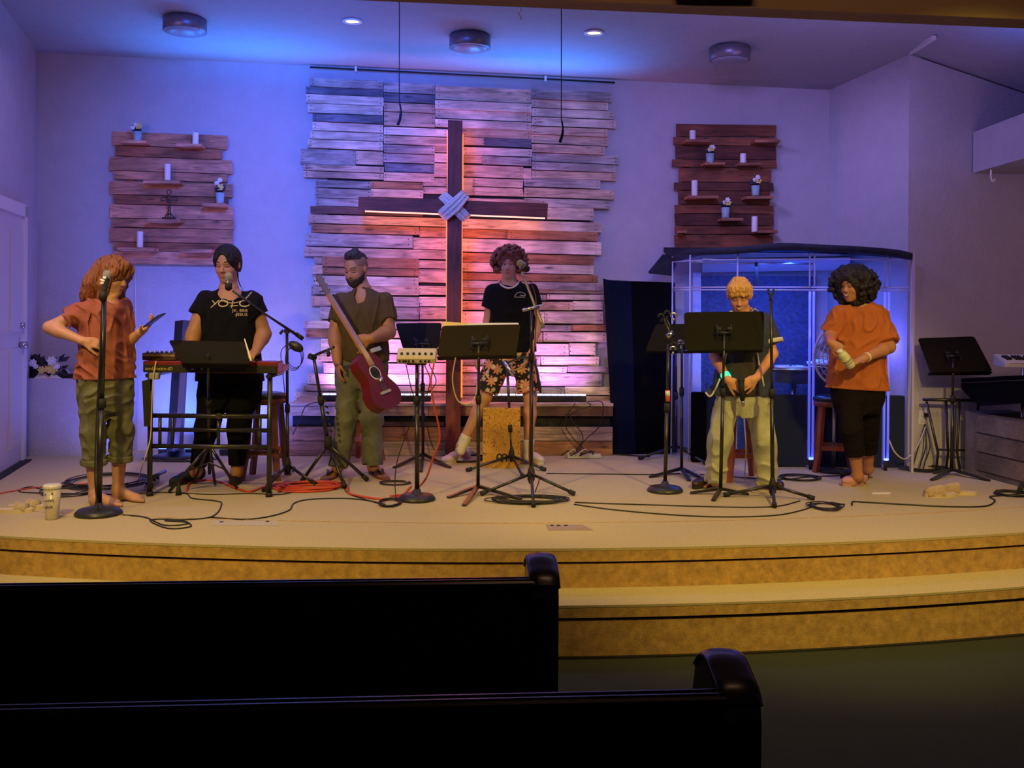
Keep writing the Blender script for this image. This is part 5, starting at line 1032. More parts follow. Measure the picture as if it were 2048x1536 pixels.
# ================================================================ PEOPLE: distance-field modeller, meshed with surface nets
def nv(v): return np.array(v, dtype=np.float32)
def smin(a, b, k):
    if k <= 0: return np.minimum(a, b)
    h = np.maximum(k - np.abs(a - b), 0) / k
    return np.minimum(a, b) - h * h * k * .25
class Sdf:
    def __init__(s, k=.02): s.pr = []; s.k = k; s.cuts = []; s.disp = None
    def _a(s, fn, lo, hi, k, op=0): s.pr.append((fn, nv(lo), nv(hi), s.k if k is None else k, op)); return s
    def seg(s, a, b, ra, rb=None, k=None, op=0, cut=None):
        a, b = nv(a), nv(b); rb = ra if rb is None else rb; ab = b - a; L2 = max(float(ab @ ab), 1e-9)
        def fn(p):
            t = np.clip(((p - a) @ ab) / L2, 0, 1)
            d = np.linalg.norm(p - a - t[..., None] * ab, axis=-1) - (ra + (rb - ra) * t)
            if cut is not None: d = np.maximum(d, (p - nv(cut[0])) @ nv(cut[1]))
            return d
        r = max(ra, rb); return s._a(fn, np.minimum(a, b) - r, np.maximum(a, b) + r, k, op)
    def chain(s, pts, rs, k=None, op=0):
        for i in range(len(pts) - 1): s.seg(pts[i], pts[i + 1], rs[min(i, len(rs) - 1)], rs[min(i + 1, len(rs) - 1)], k, op)
        return s
    def ell(s, c, r, R=None, k=None, op=0):
        c, r = nv(c), nv(r); M = nv(R) if R is not None else np.eye(3, dtype=np.float32)
        def fn(p):
            q = (p - c) @ M; k0 = np.linalg.norm(q / r, axis=-1); k1 = np.linalg.norm(q / (r * r), axis=-1) + 1e-6
            return k0 * (k0 - 1) / k1
        m = float(r.max()); return s._a(fn, c - m, c + m, k, op)
    def loft(s, secs, fwd, k=None, zpad=(0, 0), infl=0.0, op=0):
        """secs: (z, cx, cy, half width, half thickness)"""
        secs = sorted(secs, key=lambda q: q[0]); A = np.array(secs, dtype=np.float32); f = Vector(fwd); f.z = 0; f.normalize(); f2 = nv((f.x, f.y)); r2 = nv((-f.y, f.x))
        z0, z1 = A[0, 0] - zpad[0], A[-1, 0] + zpad[1]
        def fn(p):
            z = p[..., 2]; cx = np.interp(z, A[:, 0], A[:, 1]); cy = np.interp(z, A[:, 0], A[:, 2]); a = np.interp(z, A[:, 0], A[:, 3]) + infl; b = np.interp(z, A[:, 0], A[:, 4]) + infl
            dx, dy = p[..., 0] - cx, p[..., 1] - cy; u = (dx * r2[0] + dy * r2[1]) / a; v = (dx * f2[0] + dy * f2[1]) / b
            n = (np.abs(u) ** 2.4 + np.abs(v) ** 2.4) ** (1 / 2.4)
            d = (n - 1) * np.minimum(a, b)
            return np.maximum(d, np.maximum(z - z1, z0 - z)).astype(np.float32)
        m = float(A[:, 3:].max()) + abs(infl); lo = (A[:, 1].min() - m, A[:, 2].min() - m, z0); hi = (A[:, 1].max() + m, A[:, 2].max() + m, z1)
        return s._a(fn, lo, hi, k, op)
    def cut(s, p, n): s.cuts.append((nv(p), nv(Vector(n).normalized()))); return s
    def clone(s): c = Sdf(s.k); c.pr = list(s.pr); c.cuts = list(s.cuts); c.disp = s.disp; return c
    def comb(s, d, e, k, op): return smin(d, e, k) if op == 0 else -smin(-d, e, k)
    def ev(s, p):
        p = np.atleast_2d(nv(p)); d = np.full(len(p), 1.0, np.float32)
        for fn, lo, hi, k, op in s.pr: d = s.comb(d, fn(p), k, op)
        for c, n in s.cuts: d = np.maximum(d, (p - c) @ n)
        return d
    def field(s, vx):
        add = [q for q in s.pr if q[4] == 0]
        lo = np.min([q[1] for q in add], 0) - 3 * vx - .01; hi = np.max([q[2] for q in add], 0) + 3 * vx + .01
        for c, n in s.cuts:
            for ax in range(3):
                if n[ax] > .97: hi[ax] = min(hi[ax], c[ax] + .05)
                if n[ax] < -.97: lo[ax] = max(lo[ax], c[ax] - .05)
        N = np.ceil((hi - lo) / vx).astype(int) + 1; D = np.full(N, .06, np.float32)
        ax = [lo[i] + vx * np.arange(N[i], dtype=np.float32) for i in range(3)]
        for fn, l, h, k, op in s.pr:
            pad = .012 + k + 2 * vx
            i0 = np.maximum(((l - pad - lo) / vx).astype(int), 0); i1 = np.minimum(((h + pad - lo) / vx).astype(int) + 2, N)
            if (i1 <= i0).any(): continue
            g = np.stack(np.meshgrid(ax[0][i0[0]:i1[0]], ax[1][i0[1]:i1[1]], ax[2][i0[2]:i1[2]], indexing='ij'), -1)
            sl = tuple(slice(i0[j], i1[j]) for j in range(3)); D[sl] = s.comb(D[sl], fn(g).astype(np.float32), k, op)
        if s.disp is not None:
            m = np.abs(D) < .035; ix = np.argwhere(m); p = lo + ix * vx; D[m] += s.disp(p.astype(np.float32))
        for c, n in s.cuts:
            pl = ((ax[0] - c[0]) * n[0])[:, None, None] + ((ax[1] - c[1]) * n[1])[None, :, None] + ((ax[2] - c[2]) * n[2])[None, None, :]
            D = np.maximum(D, pl)
        D[0] = D[-1] = .05; D[:, 0] = D[:, -1] = .05; D[:, :, 0] = D[:, :, -1] = .05
        return D, lo
    def mesh(s, name, vx):
        D, lo = s.field(vx); I = D < 0
        c8 = [I[i:D.shape[0] - 1 + i, j:D.shape[1] - 1 + j, k:D.shape[2] - 1 + k] for i in (0, 1) for j in (0, 1) for k in (0, 1)]
        cnt = sum(c.astype(np.int8) for c in c8); act = (cnt > 0) & (cnt < 8); idx = np.full(act.shape, -1, np.int32); A = np.argwhere(act); idx[act] = np.arange(len(A))
        pos = np.zeros((len(A), 3), np.float32); w = np.zeros(len(A), np.float32)
        C = [(i, j, k) for i in (0, 1) for j in (0, 1) for k in (0, 1)]
        V = {c: D[A[:, 0] + c[0], A[:, 1] + c[1], A[:, 2] + c[2]] for c in C}
        for a_ in C:
            for ax in range(3):
                if a_[ax] == 0:
                    b_ = list(a_); b_[ax] = 1; b_ = tuple(b_); m = (V[a_] < 0) != (V[b_] < 0)
                    t = np.where(m, V[a_] / (V[a_] - V[b_] + 1e-12), 0); pt = np.repeat(nv(a_)[None], len(A), 0); pt[:, ax] += t
                    pos += pt * m[:, None]; w += m
        pos = (A + pos / np.maximum(w, 1)[:, None]) * vx + lo
        F_ = []
        for ax in range(3):
            u, v = (ax + 1) % 3, (ax + 2) % 3; sa = [slice(None)] * 3; sb = [slice(None)] * 3; sa[ax] = slice(0, -1); sb[ax] = slice(1, None)
            e = np.argwhere(I[tuple(sa)] != I[tuple(sb)]); e = e[(e[:, u] > 0) & (e[:, v] > 0)]
            ins = I[e[:, 0], e[:, 1], e[:, 2]]
            def q(du, dv): o = e.copy(); o[:, u] -= du; o[:, v] -= dv; return idx[o[:, 0], o[:, 1], o[:, 2]]
            f = np.stack([q(1, 1), q(0, 1), q(0, 0), q(1, 0)], 1); f[~ins] = f[~ins][:, ::-1]; F_.append(f)
        F_ = np.concatenate(F_); F_ = F_[(F_ >= 0).all(1)]
        # light smoothing
        for it in range(2):
            acc = np.zeros_like(pos); n = np.zeros(len(pos), np.float32)
            for i in range(4):
                a_, b_ = F_[:, i], F_[:, (i + 1) % 4]
                for x_, y_ in ((a_, b_), (b_, a_)):
                    n += np.bincount(x_, minlength=len(pos))
                    for c in range(3): acc[:, c] += np.bincount(x_, pos[y_, c], len(pos))
            pos = pos * .5 + .5 * acc / np.maximum(n, 1)[:, None]
        me = bpy.data.meshes.new(name); me.vertices.add(len(pos)); me.loops.add(len(F_) * 4); me.polygons.add(len(F_))
        ctr = (pos.min(0) + pos.max(0)) / 2
        me.vertices.foreach_set('co', (pos - ctr).ravel()); me.loops.foreach_set('vertex_index', F_.ravel().astype(np.int32))
        me.polygons.foreach_set('loop_start', np.arange(0, len(F_) * 4, 4, dtype=np.int32)); me.polygons.foreach_set('use_smooth', np.ones(len(F_), bool)); me.update(calc_edges=True)
        return me, Vector([float(c) for c in ctr])
    def build(s, name, m, parent, vx=.006, **k):
        me, c = s.mesh(name, vx); me.materials.append(m); return tag(new_obj(name, me, parent, c), **k)
def folds(amp, fr, seed=0, fwd=(0, 0, 1), aniso=(1, 1, .45)):
    rr = np.random.RandomState(seed); W_ = [(rr.normal(size=3) * aniso, rr.uniform(0, 6.28), rr.uniform(.6, 1.3)) for _ in range(7)]
    def fn(p):
        o = 0
        for w, ph, a_ in W_: o = o + a_ * np.sin(p @ (nv(w) * fr) + ph + 1.5 * np.sin(p[:, 2] * fr * .35 + ph))
        return (np.minimum(np.abs(o), 2.2) * .70 - 1.25).astype(np.float32) * amp
    return fn
def hand(S, wr, dirv, palm, side=1, curl=(.3, .4, .3), sc=1.0, thumb=.5, tcurl=.35, spread=.10, k=.005):
    """dirv: wrist->fingers, palm: palm normal, side: +1 thumb towards dir x palm"""
    d = Vector(dirv).normalized(); n = (Vector(palm) - d * Vector(palm).dot(d)).normalized(); s_ = d.cross(n) * side
    wr = Vector(wr); R = Matrix((s_, d, n)).transposed()
    S.ell(wr + d * .050 * sc, (.041 * sc, .055 * sc, .0165 * sc), R, k=.012); S.seg(wr - d * .01, wr + d * .03 * sc, .024 * sc, .026 * sc, k=.015)
    curl = curl if isinstance(curl[0], (list, tuple)) else [curl] * 4
    for i, (off, L_) in enumerate(((.030, .074), (.010, .083), (-.010, .078), (-.029, .060))):
        p = wr + d * (.088 if i < 3 else .080) * sc + s_ * off * sc; a = 0; dd = d + s_ * off * spread * 12
        S.seg(wr + d * .055 * sc + s_ * off * .9 * sc, p, .011 * sc, .0095 * sc, k=k * 1.5)
        for j, f_ in enumerate((.45, .32, .25)):
            a += curl[i][j]; q = p + (dd * math.cos(a) + n * math.sin(a)).normalized() * L_ * f_ * sc
            S.seg(p, q, (.0092 - j * .0008) * sc, (.0086 - j * .0009) * sc, k=k * .6); p = q
    p = wr + d * .022 * sc + s_ * .026 * sc; v = (d * math.cos(thumb * 1.2) + s_ * math.sin(thumb * 1.2) + n * .25).normalized()
    for j, L_ in enumerate((.042, .033, .027)):
        q = p + v * L_ * sc; S.seg(p, q, (.0135 - j * .002) * sc, (.0115 - j * .0018) * sc, k=k); p = q; v = (v + d * tcurl + n * tcurl * .9).normalized()
def foot(S, an, heel, toe, sc=1.0, bare=True):
    an, heel, toe = Vector(an), Vector(heel), Vector(toe); d = (toe - heel); d.z = 0; L_ = d.length; d.normalize(); s_ = Vector((-d.y, d.x, 0)); up = Vector((0, 0, 1))
    h = heel.copy(); h.z = .032; S.ell(h + d * .03, (.034, .042, .033), frame(d), k=.03); S.seg(an, h + d * .045 + up * .02, .036 * sc, .034 * sc, k=.03)
    S.seg(h + d * .05 + up * .02, h + d * (L_ * .68) - up * .006, .036, .026, k=.03); b = h + d * L_ * .66; b.z = .022
    S.ell(b, (.045, .05, .021), frame(d), k=.02)
    for i in range(5):
        o = (i - 2) * .0175; ln = (L_ * .97 - abs(i - 0) * .010 - (.0)) ; p0 = b + s_ * o; p1 = h + d * ln + s_ * o * 1.05; p0.z = .018; p1.z = .011 + (.003 if i == 0 else 0)
        S.seg(p0, p1, .0115, .0095 if i else .0125, k=.006)
class Head:
    def __init__(s, c, fwd, h, tilt=0.0):
        s.c = Vector(c); s.h = h; up = Vector((math.sin(tilt), 0, math.cos(tilt))); s.R = frame(fwd, up); s.S = Sdf(.05 * h)
        s.add(s.S)
    def w(s, x, y, z): return s.c + s.R @ (Vector((x, y, z)) * s.h)
    def add(s, S, infl=0):
        h, R, w = s.h, s.R, s.w; i = infl
        E = lambda c, r, k=.05, op=0: S.ell(w(*c), [(q + i) * h for q in r], R, k * h, op)
        E((0, -.06, .12), (.325, .40, .37)); E((0, .06, -.12), (.265, .29, .37), .08); E((0, .11, -.33), (.19, .20, .15), .08); S.seg(w(-.03, .24, -.43), w(.03, .24, -.43), .06 * h, .06 * h, .08 * h)
        S.seg(w(0, .325, .02), w(0, .40, -.13), .028 * h, .045 * h, .04 * h)
        for x in (-1, 1):
            S.ell(w(x * .045, .36, -.15), [.034 * h] * 3, R, .02 * h); E((x * .145, .21, -.14), (.10, .10, .10), .08)
            S.ell(w(x * .335, -.02, -.03), (.035 * h, .075 * h, .115 * h), R, .03 * h); S.ell(w(x * .125, .385, .01), (.085 * h, .07 * h, .05 * h), R, .05 * h, 1)
        S.seg(w(-.13, .30, .085), w(.13, .30, .085), .045 * h, .045 * h, .05 * h)
        S.seg(w(-.06, .305, -.255), w(.06, .305, -.255), .03 * h, .03 * h, .03 * h); S.seg(w(-.05, .300, -.305), w(.05, .300, -.305), .03 * h, .03 * h, .03 * h)
    def surf(s, x, z, lift=0.0, S=None):
        d = -(s.R @ Vector((0, 1, 0))); p = s.w(x, .9, z)
        for _ in range(60):
            v = float((S or s.S).ev(p)[0])
            if v < .0006: break
            p = p + d * max(v * .7, .0006)
        return p - d * lift
    def face(s, t, mats, eyes='down', mouth='shut', brow=True, lipc=None, smile=.02):
        h = s.h; fw = s.R @ Vector((0, 1, 0))
        for x in (-1, 1):
            e = s.surf(x * .125, .0, -.016 * h)
            if eyes == 'open' or eyes == 'down':
                eb = MB().sphere(e - fw * .020 * h, .052 * h, 14, 10, (1, 1, .62), s.R).build('eyeball', mats['eye'] if eyes == 'open' else mats['lid'], t)
                if eyes == 'open': MB().sphere(e + fw * .020 * h, .022 * h, 10, 8, (1, .6, 1), s.R).build('iris', mats['iris'], eb)
            zz = -.008 if eyes == 'down' else .022
            MB().tube([s.surf(x * (.125 + q * .065), zz + (.010 if eyes == 'open' else -.016) * (1 - q * q) * 1.0, .003) for q in (-1, -.5, 0, .5, 1)], .0085 * h, 6, 3).build('eyelashes', mats['hair'], t)
            if brow: MB().tube([s.surf(x * (.06 + q * .14), .10 + .025 * math.sin(q * 2.6), .001) for q in (0, .33, .66, 1)], [.011 * h, .014 * h, .013 * h, .007 * h], 6, 3).build('eyebrow', mats['hair'], t)
        up_ = [s.surf(q * .085, -.262 + smile * q * q * (1.6 if mouth != 'shut' else .8), .0005) for q in (-1, -.6, -.2, .2, .6, 1)]; lo_ = [s.surf(q * .078, -.300 + smile * q * q * 2 - (.02 if mouth == 'smile' else 0) * (1 - q * q), .0005) for q in (-1, -.6, -.2, .2, .6, 1)]
        MB().tube(up_, [.008 * h, .018 * h, .02 * h, .018 * h, .008 * h], 8, 3).build('upper_lip', mats['lip'], t); MB().tube(lo_, [.008 * h, .02 * h, .024 * h, .02 * h, .008 * h], 8, 3).build('lower_lip', mats['lip'], t)
        if mouth == 'smile': MB().tube([s.surf(q * .07, -.282 + smile * q * q * 1.8, .003) for q in (-1, -.5, 0, .5, 1)], [.006 * h, .014 * h, .017 * h, .014 * h, .006 * h], 8, 3).build('teeth', mats['teeth'], t)
    def hair_shell(s, thick=.04, line=.30, low=-.12, part=False, k=.03):
        """cap over the skull, open at the face"""
        S = Sdf(k * s.h); h = s.h; R = s.R
        S.ell(s.w(0, -.06, .125), [(.325 + thick) * h, (.40 + thick) * h, (.37 + thick) * h], R); S.ell(s.w(0, -.14, -.05), [(.30 + thick) * h, (.28 + thick) * h, (.32 + thick) * h], R, .06 * h)
        S.ell(s.w(0, .42, -.30 + (line - .30)), (.300 * h, .36 * h, .46 * h), R, .03 * h, 1)
        if part: S.ell(s.w(0, .42, .02 + (line - .30)), (.17 * h, .34 * h, .30 * h), R, .05 * h, 1)
        n = s.R @ Vector((0, .25, -1)); S.cut(s.w(0, -.1, low), n)
        return S
SKIN = {}
def skin(name, col): return mat(name, col, .55, noise=.06, scale=14, bump=.05, bscale=90)
M_eye = mat('eye_white', (.7, .68, .66), .3); M_iris = mat('dark_iris', (.03, .015, .01), .2); M_teeth = mat('teeth', (.75, .72, .66), .3)
def cloth(name, col, sc=120, **k): return mat(name, col, .95, noise=k.get('noise', .10), scale=sc, bump=.25, bscale=220, spec=.15)
def secs(rows, d, infl=0, th=.11):
    out = []
    for r in rows:
        py, xl, xr = r[:3]; t_ = r[3] if len(r) > 3 else th; dd = d + (r[4] if len(r) > 4 else 0)
        a, b = P(xl, py, dd), P(xr, py, dd); out.append(((a.z + b.z) / 2, (a.x + b.x) / 2, dd, abs(b.x - a.x) / 2 + infl, t_ + infl))
    return out
def body(t, J, skinm, hd, f, sec, d0, g=1.0, legs=True, hands=(), feet=(), vx=.005, arms=(.050, .040, .043, .026)):
    S = Sdf(.02); hd.add(S)
    S.seg(J['neck'], hd.w(0, -.10, -.30), .056 * g, .053 * g, .03); S.seg(J['neck'] - Vector((0, 0, .03)), J['neck'], .07 * g, .058 * g, .03)
    S.loft([(z, x, y, a * .80, b * .80) for z, x, y, a, b in secs(sec, d0)], f, .05)
    for i in 'LR':
        S.seg(J['neck'] - Vector((0, 0, .03)), J['s' + i], .040 * g, .046 * g, .03)
        S.seg(J['s' + i], J['e' + i], arms[0] * g, arms[1] * g, .02)
        m_ = J['e' + i].lerp(J['w' + i], .25); S.seg(J['e' + i], m_, arms[1] * g, arms[2] * g, .02); S.seg(m_, J['w' + i], arms[2] * g, arms[3] * g, .02)
        S.seg(J['h' + i], J['k' + i], .080 * g, .056 * g, .03)
        c = J['k' + i].lerp(J['a' + i], .3) - f * .012; S.seg(J['k' + i], c, .052 * g, .056 * g, .03); S.seg(c, J['a' + i], .056 * g, .035 * g, .03)
    for h_ in hands: hand(S, **h_)
    for f_ in feet: foot(S, **f_)
    return S.build('body', skinm, t, vx)
def shirt(sec, d0, f, J, sl, sr, neckc, neckr, hem, infl=.012, amp=.007, seed=1, fr=26, k=.045):
    """sl: sleeve length fraction, sr: sleeve radii"""
    S = Sdf(.02); S.loft(secs(sec, d0, infl), f, .02)
    for i in 'LR':
        a, b = J['s' + i], J['e' + i]; e = a.lerp(b, sl[i]); n = (b - a).normalized()
        S.seg(a, a.lerp(b, sl[i] + .2), sr[0], sr[1], k, cut=(e, n))
    S.ell(neckc, neckr, frame((f.x, f.y, 0)), .01, 1)
    if hem: S.cut(*hem)
    S.disp = folds(amp, fr, seed); return S
def trousers(sec, d0, f, J, rs, ends, amp=.008, seed=3, top=None, fr=24, k=.03, rk=None):
    S = Sdf(k)
    if sec: S.loft(secs(sec, d0), f, .04)
    for i in 'LR':
        kn, an = J['k' + i], J['a' + i]; e = kn.lerp(an, ends[i]) if ends[i] > 0 else J['h' + i].lerp(kn, 1 + ends[i])
        n = (an - kn).normalized() if ends[i] > 0 else (kn - J['h' + i]).normalized()
        if ends[i] > 0: S.seg(J['h' + i], kn, rs[0], rs[1], k, cut=(e, n)); S.seg(kn, kn.lerp(an, ends[i] + .15), rs[1], rs[2], k, cut=(e, n))
        else: S.seg(J['h' + i], kn, rs[0], rs[1], k, cut=(e, n))
    if top is not None: S.cut(top, (0, 0, 1))
    S.disp = folds(amp * .8, fr * 1.1, seed, aniso=(1.0, 1.0, .75)); return S
def project(me_obj, S, dirv, lift=.002, world=None):
    """push every vertex of a flat mesh along dirv on to the cloth"""
    w = WLOC[me_obj.name]; me = me_obj.data; p = np.array([list(w + v.co) for v in me.vertices], np.float32); d = nv(Vector(dirv).normalized())
    for _ in range(50):
        v = S.ev(p)
        if S.disp is not None: v = v + S.disp(p)
        p = p + d * np.clip(v * .6, -.01, .05)[:, None]
    p = p - d * lift
    for i, v in enumerate(me.vertices): v.co = Vector([float(c) for c in p[i]]) - w
    me.update()
def decal_strip(name, pts, r, m, parent, S, dirv, lift=.001):
    o = MB().tube(pts, r, 6, 4).build(name, m, parent); w = WLOC[o.name]
    # move the centre line only: project the ring centres
    me = o.data; n = 6; cs = [sum((me.vertices[i * n + j].co for j in range(n)), Vector()) / n for i in range(len(me.vertices) // n)]
    p = np.array([list(w + c) for c in cs], np.float32); d = nv(Vector(dirv).normalized()); p0 = p.copy()
    for _ in range(50):
        v = S.ev(p)
        if S.disp is not None: v = v + S.disp(p)
        p = p + d * np.clip(v * .6, -.01, .05)[:, None]
    ok = np.abs(S.ev(p) + (S.disp(p) if S.disp is not None else 0)) < .012
    if ok.any(): p[~ok] = p0[~ok] + d * float(((p - p0) @ d)[ok].mean())
    else: p = p0
    p = p - d * lift
    for i in range(len(cs)):
        dv = Vector([float(c) for c in (p[i] - p0[i])])
        for j in range(n): me.vertices[i * n + j].co += dv
    me.update(); return o
def shoe(t, heel, toe, name, m, ms, h=.085, w=.045, collar=True, an=None):
    heel, toe = Vector(heel), Vector(toe); d = toe - heel; d.z = 0; L_ = d.length; d.normalize(); R = frame(d); heel.z = 0; S = Sdf(.03)
    S.ell(heel + d * .045 + Vector((0, 0, .045)), (w * .85, .055, .045), R); S.ell(heel + d * L_ * .70 + Vector((0, 0, .035)), (w, L_ * .30, .036), R, .05); S.seg(heel + d * .05 + Vector((0, 0, .05)), heel + d * L_ * .55 + Vector((0, 0, .045)), .042, .036, .04)
    if collar: S.seg(heel + d * .05 + Vector((0, 0, .05)), heel + d * .055 + Vector((0, 0, h)), .042, .045, .03)
    S.cut(heel + Vector((0, 0, .012)), (0, 0, -1)); S.cut(heel + Vector((0, 0, h)), (0, 0, 1)); o = S.build(name, m, t, .005)
    out = []
    for i in range(22):
        a_ = i / 22 * 2 * math.pi; x = math.cos(a_); y = math.sin(a_); out.append(heel + d * (L_ / 2 + x * L_ / 2 * 1.0) + (R @ Vector((1, 0, 0))) * y * w * (1.0 + .12 * x))
    MB().prism(out, (0, 0, .022)).build('sole', ms, o); return o, d, R
# ---------------------------------------------------------------- 1: woman with a phone
def curls(S, hd, n, cr, rad, seed, face=(.28, -.25), zlo=-.4, k=.01, jit=.06):
    rr = np.random.RandomState(seed); c = 0
    while c < n:
        v = rr.normal(size=3); v /= np.linalg.norm(v)
        q = (v[0] * rad[0], v[1] * rad[1] - .06, v[2] * rad[2] + .12)
        if q[2] < zlo: continue
        if q[1] > face[0] and q[2] < face[1] + .35: continue
        c += 1; j = 1 + rr.uniform(-jit, jit); S.ell(hd.w(q[0] * j, q[1] * j, q[2] * j), [hd.h * cr * rr.uniform(.7, 1.3)] * 3, None, k)
    return S
def person(loc, label): return thing('person', loc, label, 'person')
d = 6.42; f = Vector((.80, -.60, 0)); J = dict(neck=P(214, 600, d), sR=P(180, 617, d - .10), sL=P(243, 614, d + .08), eR=P(99, 655, d - .16), wR=P(166, 682, d - .20), eL=P(247, 693, d + .10), wL=P(281, 664, d - .02),
    hR=P(188, 775, d - .05), hL=P(232, 775, d + .05), kR=P(186, 865, d - .06), kL=P(243, 862, d + .06), aR=P(190, 990, 6.40), aL=P(236, 978, 6.50))
t = person(G(215, 1010), 'barefoot woman in dusty red T-shirt and rolled jeans looking at a phone')
sk = skin('fair_warm_skin', (.46, .24, .15)); hm = mat('auburn_hair', (.22, .075, .02), .45, noise=.45, scale=6, stretch=(18, 18, 1.5), bump=.6, bscale=9)
hd = Head(P(229, 552, d), (.90, -.34, -.30), .240)
sec = [(596, 206, 226, .06), (604, 194, 238, .08), (616, 180, 247), (640, 168, 256, .115), (690, 165, 260), (720, 164, 262, .11), (757, 158, 264, .115), (790, 160, 262, .11)]
body(t, J, sk, hd, f, sec, d, .95, hands=[dict(wr=J['wR'], dirv=(.75, .25, -.15), palm=(.1, .8, -.5), side=-1, curl=(.5, .5, .3), sc=.95), dict(wr=J['wL'], dirv=(.75, -.15, .55), palm=(-.5, -.3, .8), side=1, curl=(.35, .5, .4), sc=.95, thumb=.9)],
     feet=[dict(an=J['aR'], heel=G(181, 1012), toe=G(249, 1012)), dict(an=J['aL'], heel=G(229, 1001), toe=G(294, 1004))])
hd.face(t, dict(eye=M_eye, lid=sk, iris=M_iris, hair=mat('brown_brow', (.08, .03, .012), .7), lip=mat('rosy_lips', (.36, .12, .09), .4), teeth=M_teeth), 'down')
cl = cloth('dusty_red_cotton', (.30, .095, .070)); S1 = shirt(sec, d, f, J, {'L': .42, 'R': .55}, (.060, .068), hd.w(.0, .05, -.62) * 0 + P(222, 592, d - .02), (.085, .085, .055), (P(200, 757, d), (0, 0, -1)), amp=.011, seed=5, fr=44)
o = S1.build('t_shirt', cl, t, .0055)
S = trousers([(752, 160, 262, .11), (790, 163, 263, .115), (820, 167, 258, .10)], d, f, J, (.094, .070, .064), {'L': .50, 'R': .50}, amp=.011, seed=8, top=P(200, 752, d)); S.build('jeans', mat('olive_grey_denim', (.115, .115, .065), .9, noise=.3, scale=9, bump=.3, bscale=150), t, .0055)
for i in 'LR':
    e = J['k' + i].lerp(J['a' + i], .47); S = Sdf(.01); n = (J['a' + i] - J['k' + i]).normalized(); S.seg(e - n * .03, e + n * .03, .078, .078); S.cut(e + n * .02, n); S.cut(e - n * .022, -n); S.disp = folds(.008, 40, 4); S.build('rolled_cuff', MATS['olive_grey_denim'], t, .006)
S = hd.hair_shell(.055, .22, -.30); S.chain([hd.w(0, -.30, .05), hd.w(.08, -.42, -.35), hd.w(.12, -.52, -.72), hd.w(.14, -.60, -.92)], [.36 * .24, .34 * .24, .25 * .24, .08 * .24], .03)
S.cuts = []
for x in (-1, 1): S.chain([hd.w(x * .30, .0, .1), hd.w(x * .34, .02, -.25), hd.w(x * .30, .06, -.60), hd.w(x * .26, .12, -.85)], [.022, .03, .026, .008], .015); S.chain([hd.w(x * .02, .30, .40), hd.w(x * .18, .30, .28), hd.w(x * .30, .18, .08), hd.w(x * .335, .12, -.15)], [.022, .024, .022, .014], .015)
S.disp = folds(.010, 60, 11, aniso=(1.3, 1.3, .25)); S.build('hair', hm, t, .005)
ph = thing('phone', P(312, 642, d - .1), 'dark smartphone held by the barefoot woman', 'phone')
a, b = P(296, 656, d - .06), P(328, 632, d - .12); u = (b - a).normalized(); MB().box((a + b) / 2 + Vector((0, -.03, .012)), ((b - a).length, .075, .009), bev=.003, R=frame(u.cross(Vector((0, 0, 1))).cross(u) * 0 + Vector((0, 1, 0)) - u * u.y, Vector((-u.z, 0, u.x)))).build('phone_body', M_black, ph)
# ---------------------------------------------------------------- 2: keyboard singer in black
d = 7.12; f = Vector((-.05, -1, 0)); J = dict(neck=P(457, 580, d + .02), sR=P(412, 602, d), sL=P(505, 602, d), eR=P(388, 668, d - .06), wR=P(378, 706, d - .20), eL=P(527, 668, d + .02), wL=P(512, 702, d - .15),
    hR=P(432, 775, d), hL=P(484, 775, d), kR=P(414, 855, d - .03), kL=P(478, 855, d - .02), aR=P(392, 945, d + .04), aL=P(473, 945, d + .03))
t = person(G(430, 965), 'woman in black lettered T-shirt singing and playing the red keyboard'); sk = skin('tan_skin', (.36, .17, .085)); hb = mat('black_hair', (.006, .004, .004), .55, spec=.25, noise=.4, scale=8, stretch=(20, 20, 2), bump=.4, bscale=10)
hd = Head(P(454, 528, d - .02), (-.10, -.95, -.22), .262)
sec = [(578, 442, 473, .06), (586, 428, 487, .09), (598, 410, 505, .11), (618, 402, 514, .13), (660, 408, 512, .13), (700, 406, 514, .13), (760, 396, 522, .13), (790, 396, 522, .13)]
body(t, J, sk, hd, f, sec, d, 1.1, hands=[dict(wr=J['wR'], dirv=(.15, -.85, -.25), palm=(.0, .2, -1), side=1, curl=(.35, .4, .3), sc=.95), dict(wr=J['wL'], dirv=(-.15, -.85, -.25), palm=(0, .2, -1), side=-1, curl=(.35, .4, .3), sc=.95)],
     feet=[dict(an=J['aR'], heel=G(398, 958), toe=G(350, 970)), dict(an=J['aL'], heel=G(474, 955), toe=G(470, 968))], arms=(.058, .050, .048, .030))
hd.face(t, dict(eye=M_eye, lid=sk, iris=M_iris, hair=hb, lip=mat('brown_lips', (.28, .09, .06), .4), teeth=M_teeth), 'down')
bk = cloth('black_cotton', (.005, .005, .008)); S2 = shirt(sec, d, f, J, {'L': .42, 'R': .42}, (.074, .090), P(457, 580, d - .12), (.115, .13, .075), (P(455, 762, d), (0, 0, -1)), amp=.006, seed=7, fr=22); S2.build('t_shirt', bk, t, .0055)
decal_strip('collar', [P(424, 583, 6.9), P(432, 597, 6.9), P(445, 604, 6.9), P(457, 606, 6.9), P(470, 604, 6.9), P(482, 597, 6.9), P(490, 583, 6.9)], .005, mat('pale_collar', (.35, .28, .25), .8), t, S2, (0, 1, 0), .001)
pm = mat('cream_print', (.62, .50, .30), .8)
for pts in ([(414, 616), (430, 600)], [(416, 601), (424, 609)], [(458, 601), (457, 616)], [(453, 612), (469, 611)]): decal_strip('lettering', [P(x, y, 6.9) for x, y in (pts[0], ((pts[0][0] + pts[1][0]) / 2, (pts[0][1] + pts[1][1]) / 2), pts[1])], .0035, pm, t, S2, (0, 1, 0), .001)
